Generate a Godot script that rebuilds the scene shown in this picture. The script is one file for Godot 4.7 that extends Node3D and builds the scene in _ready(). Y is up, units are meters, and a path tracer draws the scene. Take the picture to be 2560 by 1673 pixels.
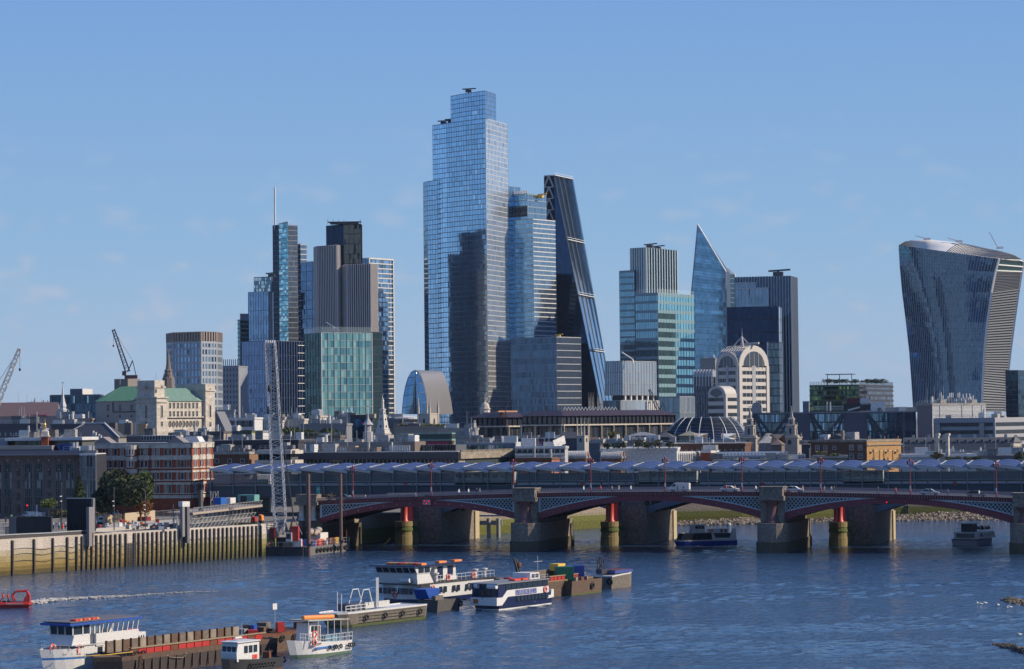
extends Node3D
# A river city seen from an upper floor. at() = the point seen at a pixel of the 2560 x 1673 photograph at a distance in metres;
# on() = the point seen there on the local plane z = c of a frame; level() = the point seen there at a height.
const FL:=6457.0
var lens:=Basis(Vector3.RIGHT,0.0338)*Basis(Vector3.BACK,-0.0105)
var eye:=Vector3(0,30,0)
var rng:=RandomNumberGenerator.new()
var used:={}
var mats:={}
var unit_box:=BoxMesh.new()
var unit_tube:=CylinderMesh.new()
var shared:={}
class MB:
	var v:=PackedVector3Array()
	var n:=PackedVector3Array()
	var c:=PackedColorArray()
	var col:=Color.WHITE
	var t:=Transform3D()

	func tri(a:Vector3,b:Vector3,d:Vector3)->void:
		a=t*a
		b=t*b
		d=t*d
		var m:=(b-a).cross(d-a).normalized()
		v.append(a)
		v.append(d)
		v.append(b)
		for i in 3:
			n.append(m)
			c.append(col)

	func quad(a:Vector3,b:Vector3,d:Vector3,e:Vector3)->void:
		tri(a,b,d)
		tri(a,d,e)

	func pane(a:Vector3,b:Vector3,d:Vector3,e:Vector3,m:Vector3)->void:
		m=(t.basis*m).normalized()
		for p in[a,d,b,a,e,d]:
			v.append(t*p)
			n.append(m)
			c.append(col)

	func box(p:Vector3,s:Vector3,b:=Basis())->void:
		var x:=b.x*s.x/2
		var y:=b.y*s.y/2
		var z:=b.z*s.z/2
		quad(p-x-y+z,p+x-y+z,p+x+y+z,p-x+y+z)
		quad(p+x-y-z,p-x-y-z,p-x+y-z,p+x+y-z)
		quad(p+x-y+z,p+x-y-z,p+x+y-z,p+x+y+z)
		quad(p-x-y-z,p-x-y+z,p-x+y+z,p-x+y-z)
		quad(p-x+y+z,p+x+y+z,p+x+y-z,p-x+y-z)
		quad(p-x-y-z,p+x-y-z,p+x-y+z,p-x-y+z)

	func bar(a:Vector3,b:Vector3,w:float,h:=-1.0)->void:
		var d:=b-a
		var l:=d.length()
		if l<0.001:
			return
		var y:=d/l
		var x:=y.cross(Vector3.UP if absf(y.y)<0.95 else Vector3.BACK).normalized()
		box((a+b)/2,Vector3(w,l,h if h>0 else w),Basis(x,y,x.cross(y)))

	func tube(a:Vector3,b:Vector3,r0:float,r1:=-1.0,k:=8,caps:=true)->void:
		if r1<0:
			r1=r0
		var y:=(b-a).normalized()
		var x:=y.cross(Vector3.BACK if absf(y.z)<0.9 else Vector3.RIGHT).normalized()
		var z:=x.cross(y)
		for i in k:
			var p:=TAU*i/k
			var q:=TAU*(i+1)/k
			var u:=x*cos(p)+z*sin(p)
			var w:=x*cos(q)+z*sin(q)
			quad(a+w*r0,a+u*r0,b+u*r1,b+w*r1)
			if caps and r1>0.001:
				tri(b,b+w*r1,b+u*r1)
			if caps and r0>0.001:
				tri(a,a+u*r0,a+w*r0)

	func path(p:Array,r:float,k:=5)->void:
		for i in p.size()-1:
			tube(p[i],p[i+1],r,r,k,false)

	func ring(p:Vector3,ax:Vector3,r:float,q:float,k:=14,j:=6)->void:
		var x:=ax.cross(Vector3.UP if absf(ax.y)<0.9 else Vector3.RIGHT).normalized()
		var z:=x.cross(ax)
		var rows:=[]
		for i in k+1:
			var o:=x*cos(TAU*i/k)+z*sin(TAU*i/k)
			var row:=PackedVector3Array()
			for m in j+1:
				row.append(p+o*(r+q*cos(TAU*m/j))+ax*q*sin(TAU*m/j))
			rows.append(row)
		grid(rows)

	func grid(rows:Array)->void:
		for i in rows.size()-1:
			for j in rows[i].size()-1:
				quad(rows[i][j],rows[i][j+1],rows[i+1][j+1],rows[i+1][j])

	func prism(poly:PackedVector2Array,y0:float,y1:float,top:=true)->void:
		var k:=poly.size()
		var q:=poly
		var area:=0.0
		for i in k:
			area+=poly[i].cross(poly[(i+1)% k])
		if area>0:
			q=poly.duplicate()
			q.reverse()
		for i in k:
			var a:=q[i]
			var b:=q[(i+1)% k]
			quad(Vector3(a.x,y0,a.y),Vector3(b.x,y0,b.y),Vector3(b.x,y1,b.y),Vector3(a.x,y1,a.y))
		if top:
			var f:=Geometry2D.triangulate_polygon(q)
			for i in range(0,f.size(),3):
				var p:=[q[f[i]],q[f[i+1]],q[f[i+2]]]
				if(p[1]-p[0]).cross(p[2]-p[0])>0:
					p=[p[0],p[2],p[1]]
				tri(Vector3(p[0].x,y1,p[0].y),Vector3(p[1].x,y1,p[1].y),Vector3(p[2].x,y1,p[2].y))

	func extrude(poly:PackedVector2Array,z0:float,z1:float)->void:
		var k:=poly.size()
		var q:=poly
		var area:=0.0
		for i in k:
			area+=poly[i].cross(poly[(i+1)% k])
		if area<0:
			q=poly.duplicate()
			q.reverse()
		for i in k:
			var a:=q[i]
			var b:=q[(i+1)% k]
			quad(Vector3(a.x,a.y,z1),Vector3(a.x,a.y,z0),Vector3(b.x,b.y,z0),Vector3(b.x,b.y,z1))
		var f:=Geometry2D.triangulate_polygon(q)
		for i in range(0,f.size(),3):
			var p:=[q[f[i]],q[f[i+1]],q[f[i+2]]]
			if(p[1]-p[0]).cross(p[2]-p[0])<0:
				p=[p[0],p[2],p[1]]
			tri(Vector3(p[0].x,p[0].y,z1),Vector3(p[1].x,p[1].y,z1),Vector3(p[2].x,p[2].y,z1))
			tri(Vector3(p[0].x,p[0].y,z0),Vector3(p[2].x,p[2].y,z0),Vector3(p[1].x,p[1].y,z0))

	func lathe(p:Vector3,prof:Array,k:=12)->void:
		for i in prof.size()-1:
			for j in k:
				var a:=TAU*(j+0.5)/k
				var b:=TAU*(j+1.5)/k
				var u:=Vector3(sin(a),0,cos(a))
				var w:=Vector3(sin(b),0,cos(b))
				var lo:Vector2=prof[i]
				var hi:Vector2=prof[i+1]
				quad(p+u*lo.x+Vector3.UP*lo.y,p+w*lo.x+Vector3.UP*lo.y,p+w*hi.x+Vector3.UP*hi.y,p+u*hi.x+Vector3.UP*hi.y)

	func ball(p:Vector3,r:Vector3,k:=8)->void:
		var prof:=[]
		for i in k/2+1:
			var a:=PI*i/(k/2)-PI/2
			prof.append(Vector2(cos(a),sin(a)))
		var keep:=t
		t=t*Transform3D(Basis.from_scale(r),p)
		lathe(Vector3.ZERO,prof,k)
		t=keep

func ray(px:float,py:float)->Vector3:
	return lens*Vector3((px-1280)/FL,(836.5-py)/FL,-1)

func at(px:float,py:float,d:float)->Vector3:
	var r:=ray(px,py)
	return eye+r*(d/-r.z)

func level(px:float,py:float,y:float)->Vector3:
	var r:=ray(px,py)
	return eye+r*((y-eye.y)/r.y)

func on(f:Transform3D,px:float,py:float,c:=0.0)->Vector3:
	var i:=f.affine_inverse()
	var o:=i*eye
	var r:=i.basis*ray(px,py)
	return o+r*((c-o.z)/r.z)

func onx(f:Transform3D,px:float,py:float,c:=0.0)->Vector3:
	var i:=f.affine_inverse()
	var o:=i*eye
	var r:=i.basis*ray(px,py)
	return o+r*((c-o.x)/r.x)

func frame(p:Vector3,deg:float)->Transform3D:
	return Transform3D(Basis(Vector3.UP,deg_to_rad(deg)),p)

func numbered(s:String)->String:
	if not used.has(s):
		used[s]=0
		return s
	used[s]+=1
	return "%s_%03d" %[s,used[s]]

func tag(o:Node3D,label:String,category:String,group:="")->Node3D:
	o.set_meta("label",label)
	o.set_meta("category",category)
	if group:
		o.set_meta("group",group)
	return o

func thing(called:String,label:String,category:String,t:=Transform3D(),group:="")->Node3D:
	var o:=Node3D.new()
	o.name=numbered(called)
	add_child(o)
	o.transform=t
	return tag(o,label,category,group)

func mesh_of(m:MB,smooth:=false)->ArrayMesh:
	var a:=[]
	a.resize(Mesh.ARRAY_MAX)
	a[Mesh.ARRAY_VERTEX]=m.v
	a[Mesh.ARRAY_COLOR]=m.c
	if smooth:
		var s:=SurfaceTool.new()
		s.begin(Mesh.PRIMITIVE_TRIANGLES)
		s.set_smooth_group(0)
		for i in m.v.size():
			s.set_color(m.c[i])
			s.add_vertex(m.v[i])
		s.generate_normals()
		return s.commit()
	a[Mesh.ARRAY_NORMAL]=m.n
	var r:=ArrayMesh.new()
	r.add_surface_from_arrays(Mesh.PRIMITIVE_TRIANGLES,a)
	return r

func inst(parent:Node3D,called:String,m:Mesh,mat:Material,t:=Transform3D(),kind:="")->MeshInstance3D:
	var o:=MeshInstance3D.new()
	o.name=called if parent !=self else numbered(called)
	o.mesh=m
	o.material_override=mat
	o.transform=t
	if kind:
		o.set_meta("kind",kind)
	parent.add_child(o,true)
	return o

func part(parent:Node3D,called:String,m:MB,mat:Material,kind:="",smooth:=false)->MeshInstance3D:
	return inst(parent,called,mesh_of(m,smooth),mat,Transform3D(),kind)

func bx(parent:Node3D,called:String,p:Vector3,s:Vector3,mat:Material,b:=Basis(),kind:="")->MeshInstance3D:
	return inst(parent,called,unit_box,mat,Transform3D(b*Basis.from_scale(s),p),kind)

func rod(parent:Node3D,called:String,a:Vector3,b:Vector3,r:float,mat:Material)->MeshInstance3D:
	var y:=b-a
	var x:=y.normalized().cross(Vector3.BACK if absf(y.normalized().z)<0.9 else Vector3.RIGHT).normalized()
	return inst(parent,called,unit_tube,mat,Transform3D(Basis(x*r*2,y,x.cross(y.normalized())*r*2),(a+b)/2))

func struct(called:String,m:MB,mat:Material,smooth:=false)->MeshInstance3D:
	return part(self,called,m,mat,"structure",smooth)

func lin(r:float,g:float,b:float)->Color:
	return Color(r,g,b).linear_to_srgb()

func mk(key:String,r:float,g:float,b:float,rough:=0.7,metal:=0.0,tex:Texture2D=null,scale:=0.1)->StandardMaterial3D:
	var m:=StandardMaterial3D.new()
	m.resource_name=key
	m.albedo_color=lin(r,g,b)
	m.roughness=rough
	m.metallic=metal
	m.vertex_color_use_as_albedo=true
	if tex:
		m.albedo_texture=tex
		m.uv1_triplanar=true
		m.uv1_world_triplanar=true
		m.uv1_scale=Vector3.ONE*scale
	mats[key]=m
	return m

func M(key:String)->StandardMaterial3D:
	if not mats.has(key):
		push_error("no material "+key)
	return mats[key]

func paint(r:float,g:float,b:float,rough:=0.6,metal:=0.0)->StandardMaterial3D:
	var key:="paint_%.3f_%.3f_%.3f_%.2f_%.1f" %[r,g,b,rough,metal]
	if not mats.has(key):
		mk(key,r,g,b,rough,metal,grime,0.35)
		mats[key].resource_name="paint"
	return mats[key]

func noise_tex(seed_:int,freq:float,lo:Color,hi:Color,oct:=5,normal:=false,bump:=4.0,size:=512)->NoiseTexture2D:
	var f:=FastNoiseLite.new()
	f.seed=seed_
	f.frequency=freq
	f.fractal_octaves=oct
	f.noise_type=FastNoiseLite.TYPE_SIMPLEX_SMOOTH
	var t:=NoiseTexture2D.new()
	t.width=size
	t.height=size
	t.seamless=true
	t.noise=f
	t.as_normal_map=normal
	t.bump_strength=bump
	if not normal:
		var g:=Gradient.new()
		g.colors=PackedColorArray([lo,hi])
		t.color_ramp=g
	return t
var grime:NoiseTexture2D
var blotch:NoiseTexture2D
var streak:NoiseTexture2D

func materials()->void:
	grime=noise_tex(3,0.02,Color(0.72,0.72,0.72),Color.WHITE)
	blotch=noise_tex(5,0.012,Color(0.66,0.64,0.6),Color.WHITE,6)
	streak=noise_tex(8,0.03,Color(0.55,0.52,0.5),Color.WHITE,4)
	mk("glass",1,1,1,0.07,0.92)
	mk("glass_soft",1,1,1,0.2,0.85)
	mk("win",0.02,0.03,0.045,0.06,0.0)
	var c:=mk("clear",0.75,0.9,0.88,0.05)
	c.transparency=BaseMaterial3D.TRANSPARENCY_ALPHA
	c.albedo_color.a=0.05
	c.metallic_specular=0.25
	c.vertex_color_use_as_albedo=false
	mk("concrete",0.4,0.38,0.35,0.85,0,grime,0.08)
	mk("concrete_dark",0.17,0.165,0.165,0.85,0,grime,0.08)
	mk("portland",0.6,0.55,0.48,0.85,0,grime,0.06)
	mk("stone",0.34,0.3,0.25,0.9,0,blotch,0.1)
	mk("white",0.74,0.74,0.73,0.5,0,grime,0.15)
	mk("roof",0.2,0.2,0.21,0.9,0,grime,0.1)
	mk("roof_pale",0.42,0.42,0.42,0.9,0,grime,0.1)
	mk("slate",0.085,0.09,0.11,0.7,0,grime,0.2)
	mk("lead",0.3,0.31,0.33,0.6,0,grime,0.1)
	mk("copper",0.16,0.42,0.28,0.7,0,streak,0.12)
	mk("copper_pale",0.3,0.52,0.44,0.7,0,streak,0.12)
	mk("brick",0.36,0.09,0.042,0.9,0,blotch,0.25)
	mk("brick_brown",0.17,0.085,0.055,0.9,0,blotch,0.25)
	mk("brick_sunlit",0.5,0.3,0.13,0.9,0,blotch,0.25)  # hotel end wall: its brick with the sunlight put into the colour
	mk("steel",0.45,0.46,0.47,0.4,0.6)
	mk("steel_dark",0.05,0.055,0.07,0.5,0.4)
	mk("black",0.02,0.02,0.024,0.6)
	mk("rubber",0.018,0.018,0.019,0.85)
	mk("bronze",0.095,0.05,0.042,0.45,0.5,grime,0.1)
	mk("maroon",0.2,0.028,0.045,0.5,0,grime,0.3)
	mk("pale_blue",0.5,0.58,0.62,0.5,0,grime,0.3)
	mk("rust",0.2,0.075,0.04,0.9,0,blotch,0.4)
	mk("hull_rust",0.15,0.1,0.075,0.9,0,blotch,0.35)
	mk("hull_grey",0.2,0.18,0.155,0.9,0,blotch,0.3)
	mk("hull_black",0.03,0.032,0.038,0.6,0,grime,0.4)
	mk("boat_white",0.78,0.78,0.77,0.35,0,grime,0.5)
	mk("navy",0.012,0.022,0.085,0.35,0,grime,0.5)
	mk("blue",0.02,0.09,0.42,0.45,0,grime,0.4)
	mk("life_red",0.62,0.06,0.03,0.6)
	mk("orange",0.68,0.22,0.05,0.6)
	mk("yellow",0.65,0.42,0.06,0.6)
	mk("red_paint",0.5,0.035,0.03,0.45,0,grime,0.4)
	mk("bark",0.06,0.045,0.03,0.9)
	var l:=mk("leaf",1,1,1,0.8)
	l.backlight_enabled=true
	l.backlight=Color(0.25,0.3,0.1)
	mk("any",1,1,1,0.6)
	mk("any_grimy",1,1,1,0.75,0,grime,0.2)

func _ready()->void:
	rng.seed=7
	var cam:=Camera3D.new()
	cam.name="camera"
	cam.transform=Transform3D(lens,eye)
	cam.fov=rad_to_deg(2*atan(836.5/FL))
	cam.near=1
	cam.far=12000
	cam.current=true
	add_child(cam)
	var e:=Environment.new()
	e.background_mode=Environment.BG_SKY
	e.sky=Sky.new()
	var sm:=PanoramaSkyMaterial.new()
	sm.panorama=sky_picture()
	e.sky.sky_material=sm
	e.tonemap_mode=Environment.TONE_MAPPER_LINEAR
	e.tonemap_exposure=1.2
	e.sdfgi_enabled=true
	e.ssao_enabled=true
	e.ssil_enabled=true
	e.fog_enabled=true
	e.fog_density=0.000018
	e.fog_light_color=Color(0.72,0.84,1.0)
	var we:=WorldEnvironment.new()
	we.name="air"
	we.environment=e
	add_child(we)
	var sun:=DirectionalLight3D.new()
	sun.name="sun"
	sun.light_energy=1.6
	sun.light_color=Color(1.0,0.93,0.83)
	sun.light_angular_distance=0.53
	sun.shadow_enabled=true
	sun.sky_mode=DirectionalLight3D.SKY_MODE_LIGHT_ONLY
	var a:=deg_to_rad(95)
	var h:=deg_to_rad(33)
	add_child(sun)
	sun.look_at_from_position(Vector3.ZERO,-Vector3(sin(a)*cos(h),sin(h),-cos(a)*cos(h)))
	unit_tube.top_radius=0.5
	unit_tube.bottom_radius=0.5
	unit_tube.height=1
	unit_tube.radial_segments=10
	unit_tube.rings=0
	materials()
	setting()
	towers()
	city()
	bank()
	bridges()
	boats()
	people()

func sky_picture()->ImageTexture:
	var w:=4096
	var h:=2048
	var im:=Image.create(w,h,false,Image.FORMAT_RGBF)
	var stops:=[[-90,0.1,0.1,0.1],[-0.3,0.16,0.17,0.18],[0,0.33,0.425,0.55],[1.2,0.315,0.425,0.565],[4,0.235,0.39,0.585],[9.5,0.16,0.31,0.585],[20,0.12,0.25,0.56],[45,0.075,0.19,0.48],[90,0.045,0.13,0.38]]
	for y in h:
		var el:=90.0-(y+0.5)/h*180.0
		im.fill_rect(Rect2i(0,y,w,1),sky_at(stops,el))
	var f:=FastNoiseLite.new()
	f.seed=11
	f.frequency=0.55
	f.fractal_octaves=5
	var puffs:=[[-10.5,0.95,0.75,0.3,0.5],[-10.3,0.4,0.9,0.3,0.3],[-8.8,2.9,0.75,0.18,0.28],[-6.6,3.1,0.6,0.32,0.42],[-7.3,2.8,0.9,0.14,0.22],[2.3,1.6,0.5,0.5,0.22],[7.2,1.15,1.3,0.45,0.4],[8.5,0.55,0.7,0.4,0.5],[-8,0.6,1.0,0.3,0.25]]
	for y in range(h/2-92,h/2):
		var el:=90.0-(y+0.5)/h*180.0
		var base:=sky_at(stops,el)
		for x in w:
			var az:=(x+0.5)/w*360.0-180.0
			var s:=0.0
			var nz:=0.0
			if absf(az)<13:
				nz=f.get_noise_3d(az*2.2,el*4.0,0)+0.5
				for p in puffs:
					var q:=pow((az-p[0])/p[2],2)+pow((el-p[1])/p[3],2)
					if q<3.0:
						s=maxf(s,p[4]*clampf(1.25-q*0.55,0,1)*clampf(nz*1.9-0.25,0,1.1))
			else:
				nz=f.get_noise_3d(az*1.2,el*3.0,9)
				s=clampf(nz*1.6-0.28,0,0.45)*clampf(1.0-absf(el-2.5)/4.5,0,1)
			if s>0.003:
				im.set_pixel(x,y,base.lerp(Color(0.56,0.55,0.6).lerp(Color(0.36,0.41,0.53),clampf(1.2-nz,0,1)),clampf(s,0,0.75)))
	return ImageTexture.create_from_image(im)

func sky_at(stops:Array,el:float)->Color:
	for i in stops.size()-1:
		if el<=stops[i+1][0]:
			var t:float=(el-stops[i][0])/(stops[i+1][0]-stops[i][0])
			return Color(stops[i][1],stops[i][2],stops[i][3]).lerp(Color(stops[i+1][1],stops[i+1][2],stops[i+1][3]),t)
	return Color(0.05,0.14,0.4)

func setting()->void:
	var w:=StandardMaterial3D.new()
	w.resource_name="river_water"
	w.albedo_color=lin(0.018,0.046,0.1)
	w.roughness=0.14
	w.metallic_specular=0.75
	w.normal_enabled=true
	w.normal_texture=noise_tex(21,0.045,Color.BLACK,Color.WHITE,4,true,5.0,1024)
	w.normal_scale=1.0
	w.roughness_texture=noise_tex(22,0.008,Color(0.35,0.35,0.35),Color.WHITE,4)
	w.uv1_triplanar=true
	w.uv1_world_triplanar=true
	w.uv1_scale=Vector3(0.014,0.014,0.02)
	mats["water"]=w
	var m:=MB.new()
	var x0:=-150.0
	var x1:=160.0
	var z0:=-290.0
	var z1:=-665.0
	m.quad(Vector3(-700,-0.05,300),Vector3(900,-0.05,300),Vector3(900,-0.05,z0),Vector3(-700,-0.05,z0))
	m.quad(Vector3(-700,-0.05,z1),Vector3(900,-0.05,z1),Vector3(900,-0.05,-1100),Vector3(-700,-0.05,-1100))
	m.quad(Vector3(-700,-0.05,z0),Vector3(x0,-0.05,z0),Vector3(x0,-0.05,z1),Vector3(-700,-0.05,z1))
	m.quad(Vector3(x1,-0.05,z0),Vector3(900,-0.05,z0),Vector3(900,-0.05,z1),Vector3(x1,-0.05,z1))
	var f1:=FastNoiseLite.new()
	f1.seed=4
	f1.frequency=0.17
	f1.fractal_octaves=3
	var f2:=FastNoiseLite.new()
	f2.seed=9
	f2.frequency=0.012
	f2.fractal_octaves=3
	var nx:=330
	var nz:=300
	var pv:=PackedVector3Array()
	for j in nz+1:
		var z:=z0+(z1-z0)*pow(float(j)/nz,1.15)
		for i in nx+1:
			var x:=lerpf(x0,x1,float(i)/nx)
			var calm:=clampf(0.62+f2.get_noise_2d(x*0.7,z*2.2)*1.2,0.22,1.0)
			pv.append(Vector3(x,f1.get_noise_2d(x*1.0+z*0.15,z*1.5)*0.28*calm,z))
	var pn:=PackedVector3Array()
	pn.resize(pv.size())
	var ix:=PackedInt32Array()
	for j in nz:
		for i in nx:
			var a:=i+j*(nx+1)
			var b:=a+nx+1
			pn[a]=(pv[a+1]-pv[a]).cross(pv[b]-pv[a]).normalized()
			ix.append_array([a,b+1,a+1,a,b,b+1])
	for j in nz+1:
		pn[j*(nx+1)+nx]=Vector3.UP
	for i in nx+1:
		pn[nz*(nx+1)+i]=Vector3.UP
	var ar:=[]
	ar.resize(Mesh.ARRAY_MAX)
	ar[Mesh.ARRAY_VERTEX]=pv
	ar[Mesh.ARRAY_NORMAL]=pn
	ar[Mesh.ARRAY_INDEX]=ix
	var wm:=mesh_of(m)
	wm.add_surface_from_arrays(Mesh.PRIMITIVE_TRIANGLES,ar)
	inst(self,"river",wm,w,Transform3D(),"structure")
	var g:=mk("ground",0.23,0.22,0.21,0.95,0,blotch,0.05)
	m=MB.new()
	var shore:=PackedVector2Array([Vector2(-149,-454),Vector2(-57,-599),Vector2(-47,-627),Vector2(-28,-668),Vector2(-5,-697),Vector2(42,-745),Vector2(66,-749),Vector2(108,-765),Vector2(146,-768),Vector2(500,-830),Vector2(3500,-900),Vector2(3500,-9000),Vector2(-3500,-9000),Vector2(-3500,-454)])
	m.prism(shore,-3,6.8)
	struct("ground",m,g)
	var weed:=mk("weed_wall",1,1,1,0.95,0,streak,0.12)
	m=MB.new()
	for i in range(2,9):
		var a:=Vector3(shore[i].x,0,shore[i].y)
		var b:=Vector3(shore[i+1].x,0,shore[i+1].y)
		var off:=(b-a).cross(Vector3.UP).normalized()*0.12
		var ys:=[[-1.0,2.2,Color(0.16,0.17,0.03)],[2.2,3.6,Color(0.2,0.22,0.05)],[3.6,4.3,Color(0.36,0.33,0.22)],[4.3,6.9,Color(0.45,0.38,0.3)]]
		for y in ys:
			m.col=y[2]
			m.quad(a+off+Vector3.UP*y[0],b+off+Vector3.UP*y[0],b+off+Vector3.UP*y[1],a+off+Vector3.UP*y[1])
	tag(part(self,"river_wall",m,weed),"pale river wall with a green weed band, seen through the bridge arches","wall")
	var mud:=mk("mud",1,1,1,0.9,0,blotch,0.3)
	shingle("foreshore",[level(1560,1312,0),level(1700,1313,0),level(1850,1312,0),level(2000,1306,0),level(2200,1302,0),level(2420,1301,0),level(2620,1300,0)],17.0,2.4,Color(0.2,0.165,0.13),mud,"pebbly brown foreshore strip below the far river wall",5200)
	shingle("foreshore",[level(2505,1501,0),level(2530,1510,0),level(2570,1517,0),level(2640,1530,0),level(2760,1545,0)],13.0,0.55,Color(0.17,0.14,0.1),mud,"small stony shingle spit in the sun at the right edge",2600)
	shingle("foreshore",[level(2484,1612,0),level(2530,1626,0),level(2570,1640,0),level(2650,1668,0),level(2760,1700,0)],9.0,0.5,Color(0.1,0.085,0.07),mud,"dark muddy spit low at the right edge",1600)

func shingle(called:String,edge:Array,wide:float,high:float,c:Color,mat:Material,label:String,stones:int)->void:
	var m:=MB.new()
	var rows:=[]
	for k in 7:
		var row:=PackedVector3Array()
		var u:=k/6.0
		for i in edge.size()*6-5:
			var p:Vector3=edge[i/6].lerp(edge[mini(i/6+1,edge.size()-1)],(i % 6)/6.0)
			var taper:=clampf(i/7.0,0.08,1.0)if high<1 else 1.0
			p+=Vector3(0.1,0,-1)*wide*u*taper
			p.y=-0.12+high*taper*(sin(u*PI)if high<1 else u)+rng.randf_range(-0.08,0.08)
			row.append(p+Vector3(rng.randf_range(-0.3,0.3),0,rng.randf_range(-0.5,0.5)))
		rows.append(row)
	m.col=c
	for i in rows.size()-1:
		for j in rows[i].size()-1:
			m.col=c*rng.randf_range(0.75,1.2)
			m.quad(rows[i][j],rows[i][j+1],rows[i+1][j+1],rows[i+1][j])
	var o:=thing(called,label,"shore")
	o.set_meta("kind","structure")
	part(o,"mud",m,mat)
	m=MB.new()
	for i in stones:
		var k:=rng.randi_range(0,rows.size()-2)
		var j:=rng.randi_range(0,rows[0].size()-2)
		var p:Vector3=rows[k][j].lerp(rows[k+1][j],rng.randf()).lerp(rows[k][j+1].lerp(rows[k+1][j+1],rng.randf()),rng.randf())
		var s:=rng.randf_range(0.12,0.34)*(2.0 if high>1 else 1.0)
		m.col=c*rng.randf_range(0.5,2.4)
		m.box(p,Vector3(s*1.4,s*0.8,s),Basis(Vector3(rng.randf(),rng.randf(),0.3).normalized(),rng.randf()*6))
	part(o,"stones",m,mat,"stuff")

func block(called:String,label:String,cat:String,l:float,c:float,r:float,top:float,d:float,deg:float,deep:=20.0,ground:=6.8,group:="")->Dictionary:
	var p:=at(c,top,d)
	var f:=frame(Vector3(p.x,ground,p.z),deg)
	var b:={"o":thing(called,label,cat,f,group),"f":f,"h":p.y-ground,"w":-on(f,l,top).x,"d":deep}
	if r>c:
		b.d=-onx(f,r,top).z
		if b.d<0.3 or b.d>150.0:
			b.d=deep
	b.front=Transform3D(Basis(),Vector3(-b.w,0,0))
	b.side=Transform3D(Basis(Vector3.UP,PI/2),Vector3.ZERO)
	return b

func wing(b:Dictionary,l:float,c:float,r:float,top:float,z:=0.0,deep:=20.0)->Dictionary:
	var p:=on(b.f,c,top,z)
	var a:={"o":b.o,"f":b.f,"h":p.y,"w":p.x-on(b.f,l,top,z).x,"d":deep,"x":p.x,"z":z}
	if r>c:
		a.d=z-onx(b.f,r,top,p.x).z
		if a.d<0.3 or a.d>150.0:
			a.d=deep
	a.front=Transform3D(Basis(),Vector3(p.x-a.w,0,z))
	a.side=Transform3D(Basis(Vector3.UP,PI/2),Vector3(p.x,0,z))
	return a

func core(b:Dictionary,called:String,mat:Material,y0:=0.0,inset:=0.12,roof:Material=null)->void:
	var x:float=b.get("x",0.0)
	var z:float=b.get("z",0.0)
	bx(b.o,called,Vector3(x-b.w/2,(y0+b.h)/2,z-b.d/2),Vector3(b.w-inset*2,b.h-y0,b.d-inset*2),mat)
	if roof:
		bx(b.o,"roof",Vector3(x-b.w/2,b.h+0.1,z-b.d/2),Vector3(b.w-0.5,0.25,b.d-0.5),roof)

func curtain(o:Node3D,f:Transform3D,w:float,y0:float,y1:float,nf:int,nb:int,tint:Color,k:={})->void:
	var m:=MB.new()
	m.t=f
	var fh:=(y1-y0)/nf
	var bw:=w/nb
	var bh:float=k.get("bh",0.16)*fh
	var vary:float=k.get("vary",0.18)
	var jit:float=k.get("jit",0.012)
	var lo:Color=k.get("low",tint)
	for i in nf:
		var y:=y0+fh*i
		var row:=lo.lerp(tint,float(i)/maxf(1,nf-1))
		var rv:=1.0+rng.randf_range(-vary,vary)*0.5
		for j in nb:
			m.col=row*(rv+rng.randf_range(-vary,vary))
			if k.has("odd")and rng.randf()<k.get("share",0.1):
				m.col=k.odd*rng.randf_range(0.7,1.2)
			var x:=bw*j
			m.pane(Vector3(x,y,0),Vector3(x+bw,y,0),Vector3(x+bw,y+fh,0),Vector3(x,y+fh,0),Vector3(rng.randfn(0,jit),rng.randfn(0,jit*0.7)+k.get("tip",0.0),1))
	part(o,"glazing",m,k.get("glass",M("glass")),"stuff")
	if k.has("band"):
		var every:int=k.get("every",1)
		var pr:float=k.get("proud",0.12)
		for i in range(0,nf+1,every):
			bx(o,"floor_band",f*Vector3(w/2,minf(y0+fh*i,y1-bh/2),pr/2),Vector3(w,bh,pr),k.band,f.basis)
	if k.has("fin"):
		m=MB.new()
		m.t=f
		var fw:float=k.get("fw",0.14)
		var fd:float=k.get("fd",0.22)
		var step:int=k.get("step",1)
		for j in range(0,nb+1,step):
			m.box(Vector3(clampf(bw*j,fw/2,w-fw/2),(y0+y1)/2,fd/2+0.01),Vector3(fw,y1-y0,fd))
		part(o,"mullions",m,k.fin,"stuff")

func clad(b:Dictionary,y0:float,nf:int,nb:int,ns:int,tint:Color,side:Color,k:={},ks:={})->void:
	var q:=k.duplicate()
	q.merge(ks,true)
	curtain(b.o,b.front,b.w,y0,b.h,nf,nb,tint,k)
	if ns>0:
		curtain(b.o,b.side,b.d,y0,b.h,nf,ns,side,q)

func window(o:Node3D,f:Transform3D,x:float,y:float,w:float,h:float,fm:Material,glass:Material=null,bar:=1,t:=0.09)->void:
	var key:="win_%.2f_%.2f_%d_%.2f" %[w,h,bar,t]
	if not shared.has(key):
		var m:=MB.new()
		m.box(Vector3(0,h/2,0.05),Vector3(w,t,0.1))
		m.box(Vector3(0,-h/2,0.07),Vector3(w+0.1,t,0.14))
		for s in[-1,1]:
			m.box(Vector3(s*w/2,0,0.05),Vector3(t,h,0.1))
		for i in bar:
			m.box(Vector3(w*((i+1.0)/(bar+1)-0.5),0,0.04),Vector3(t*0.6,h,0.06))
		if bar>0:
			m.box(Vector3(0,h*0.08,0.04),Vector3(w,t*0.6,0.06))
		shared[key]=mesh_of(m)
	var n:=inst(o,"window",shared[key],fm,f*Transform3D(Basis(),Vector3(x,y,0.0)))
	bx(n,"pane",Vector3(0,0,0.01),Vector3(w,h,0.03),glass if glass else M("win"))

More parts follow.
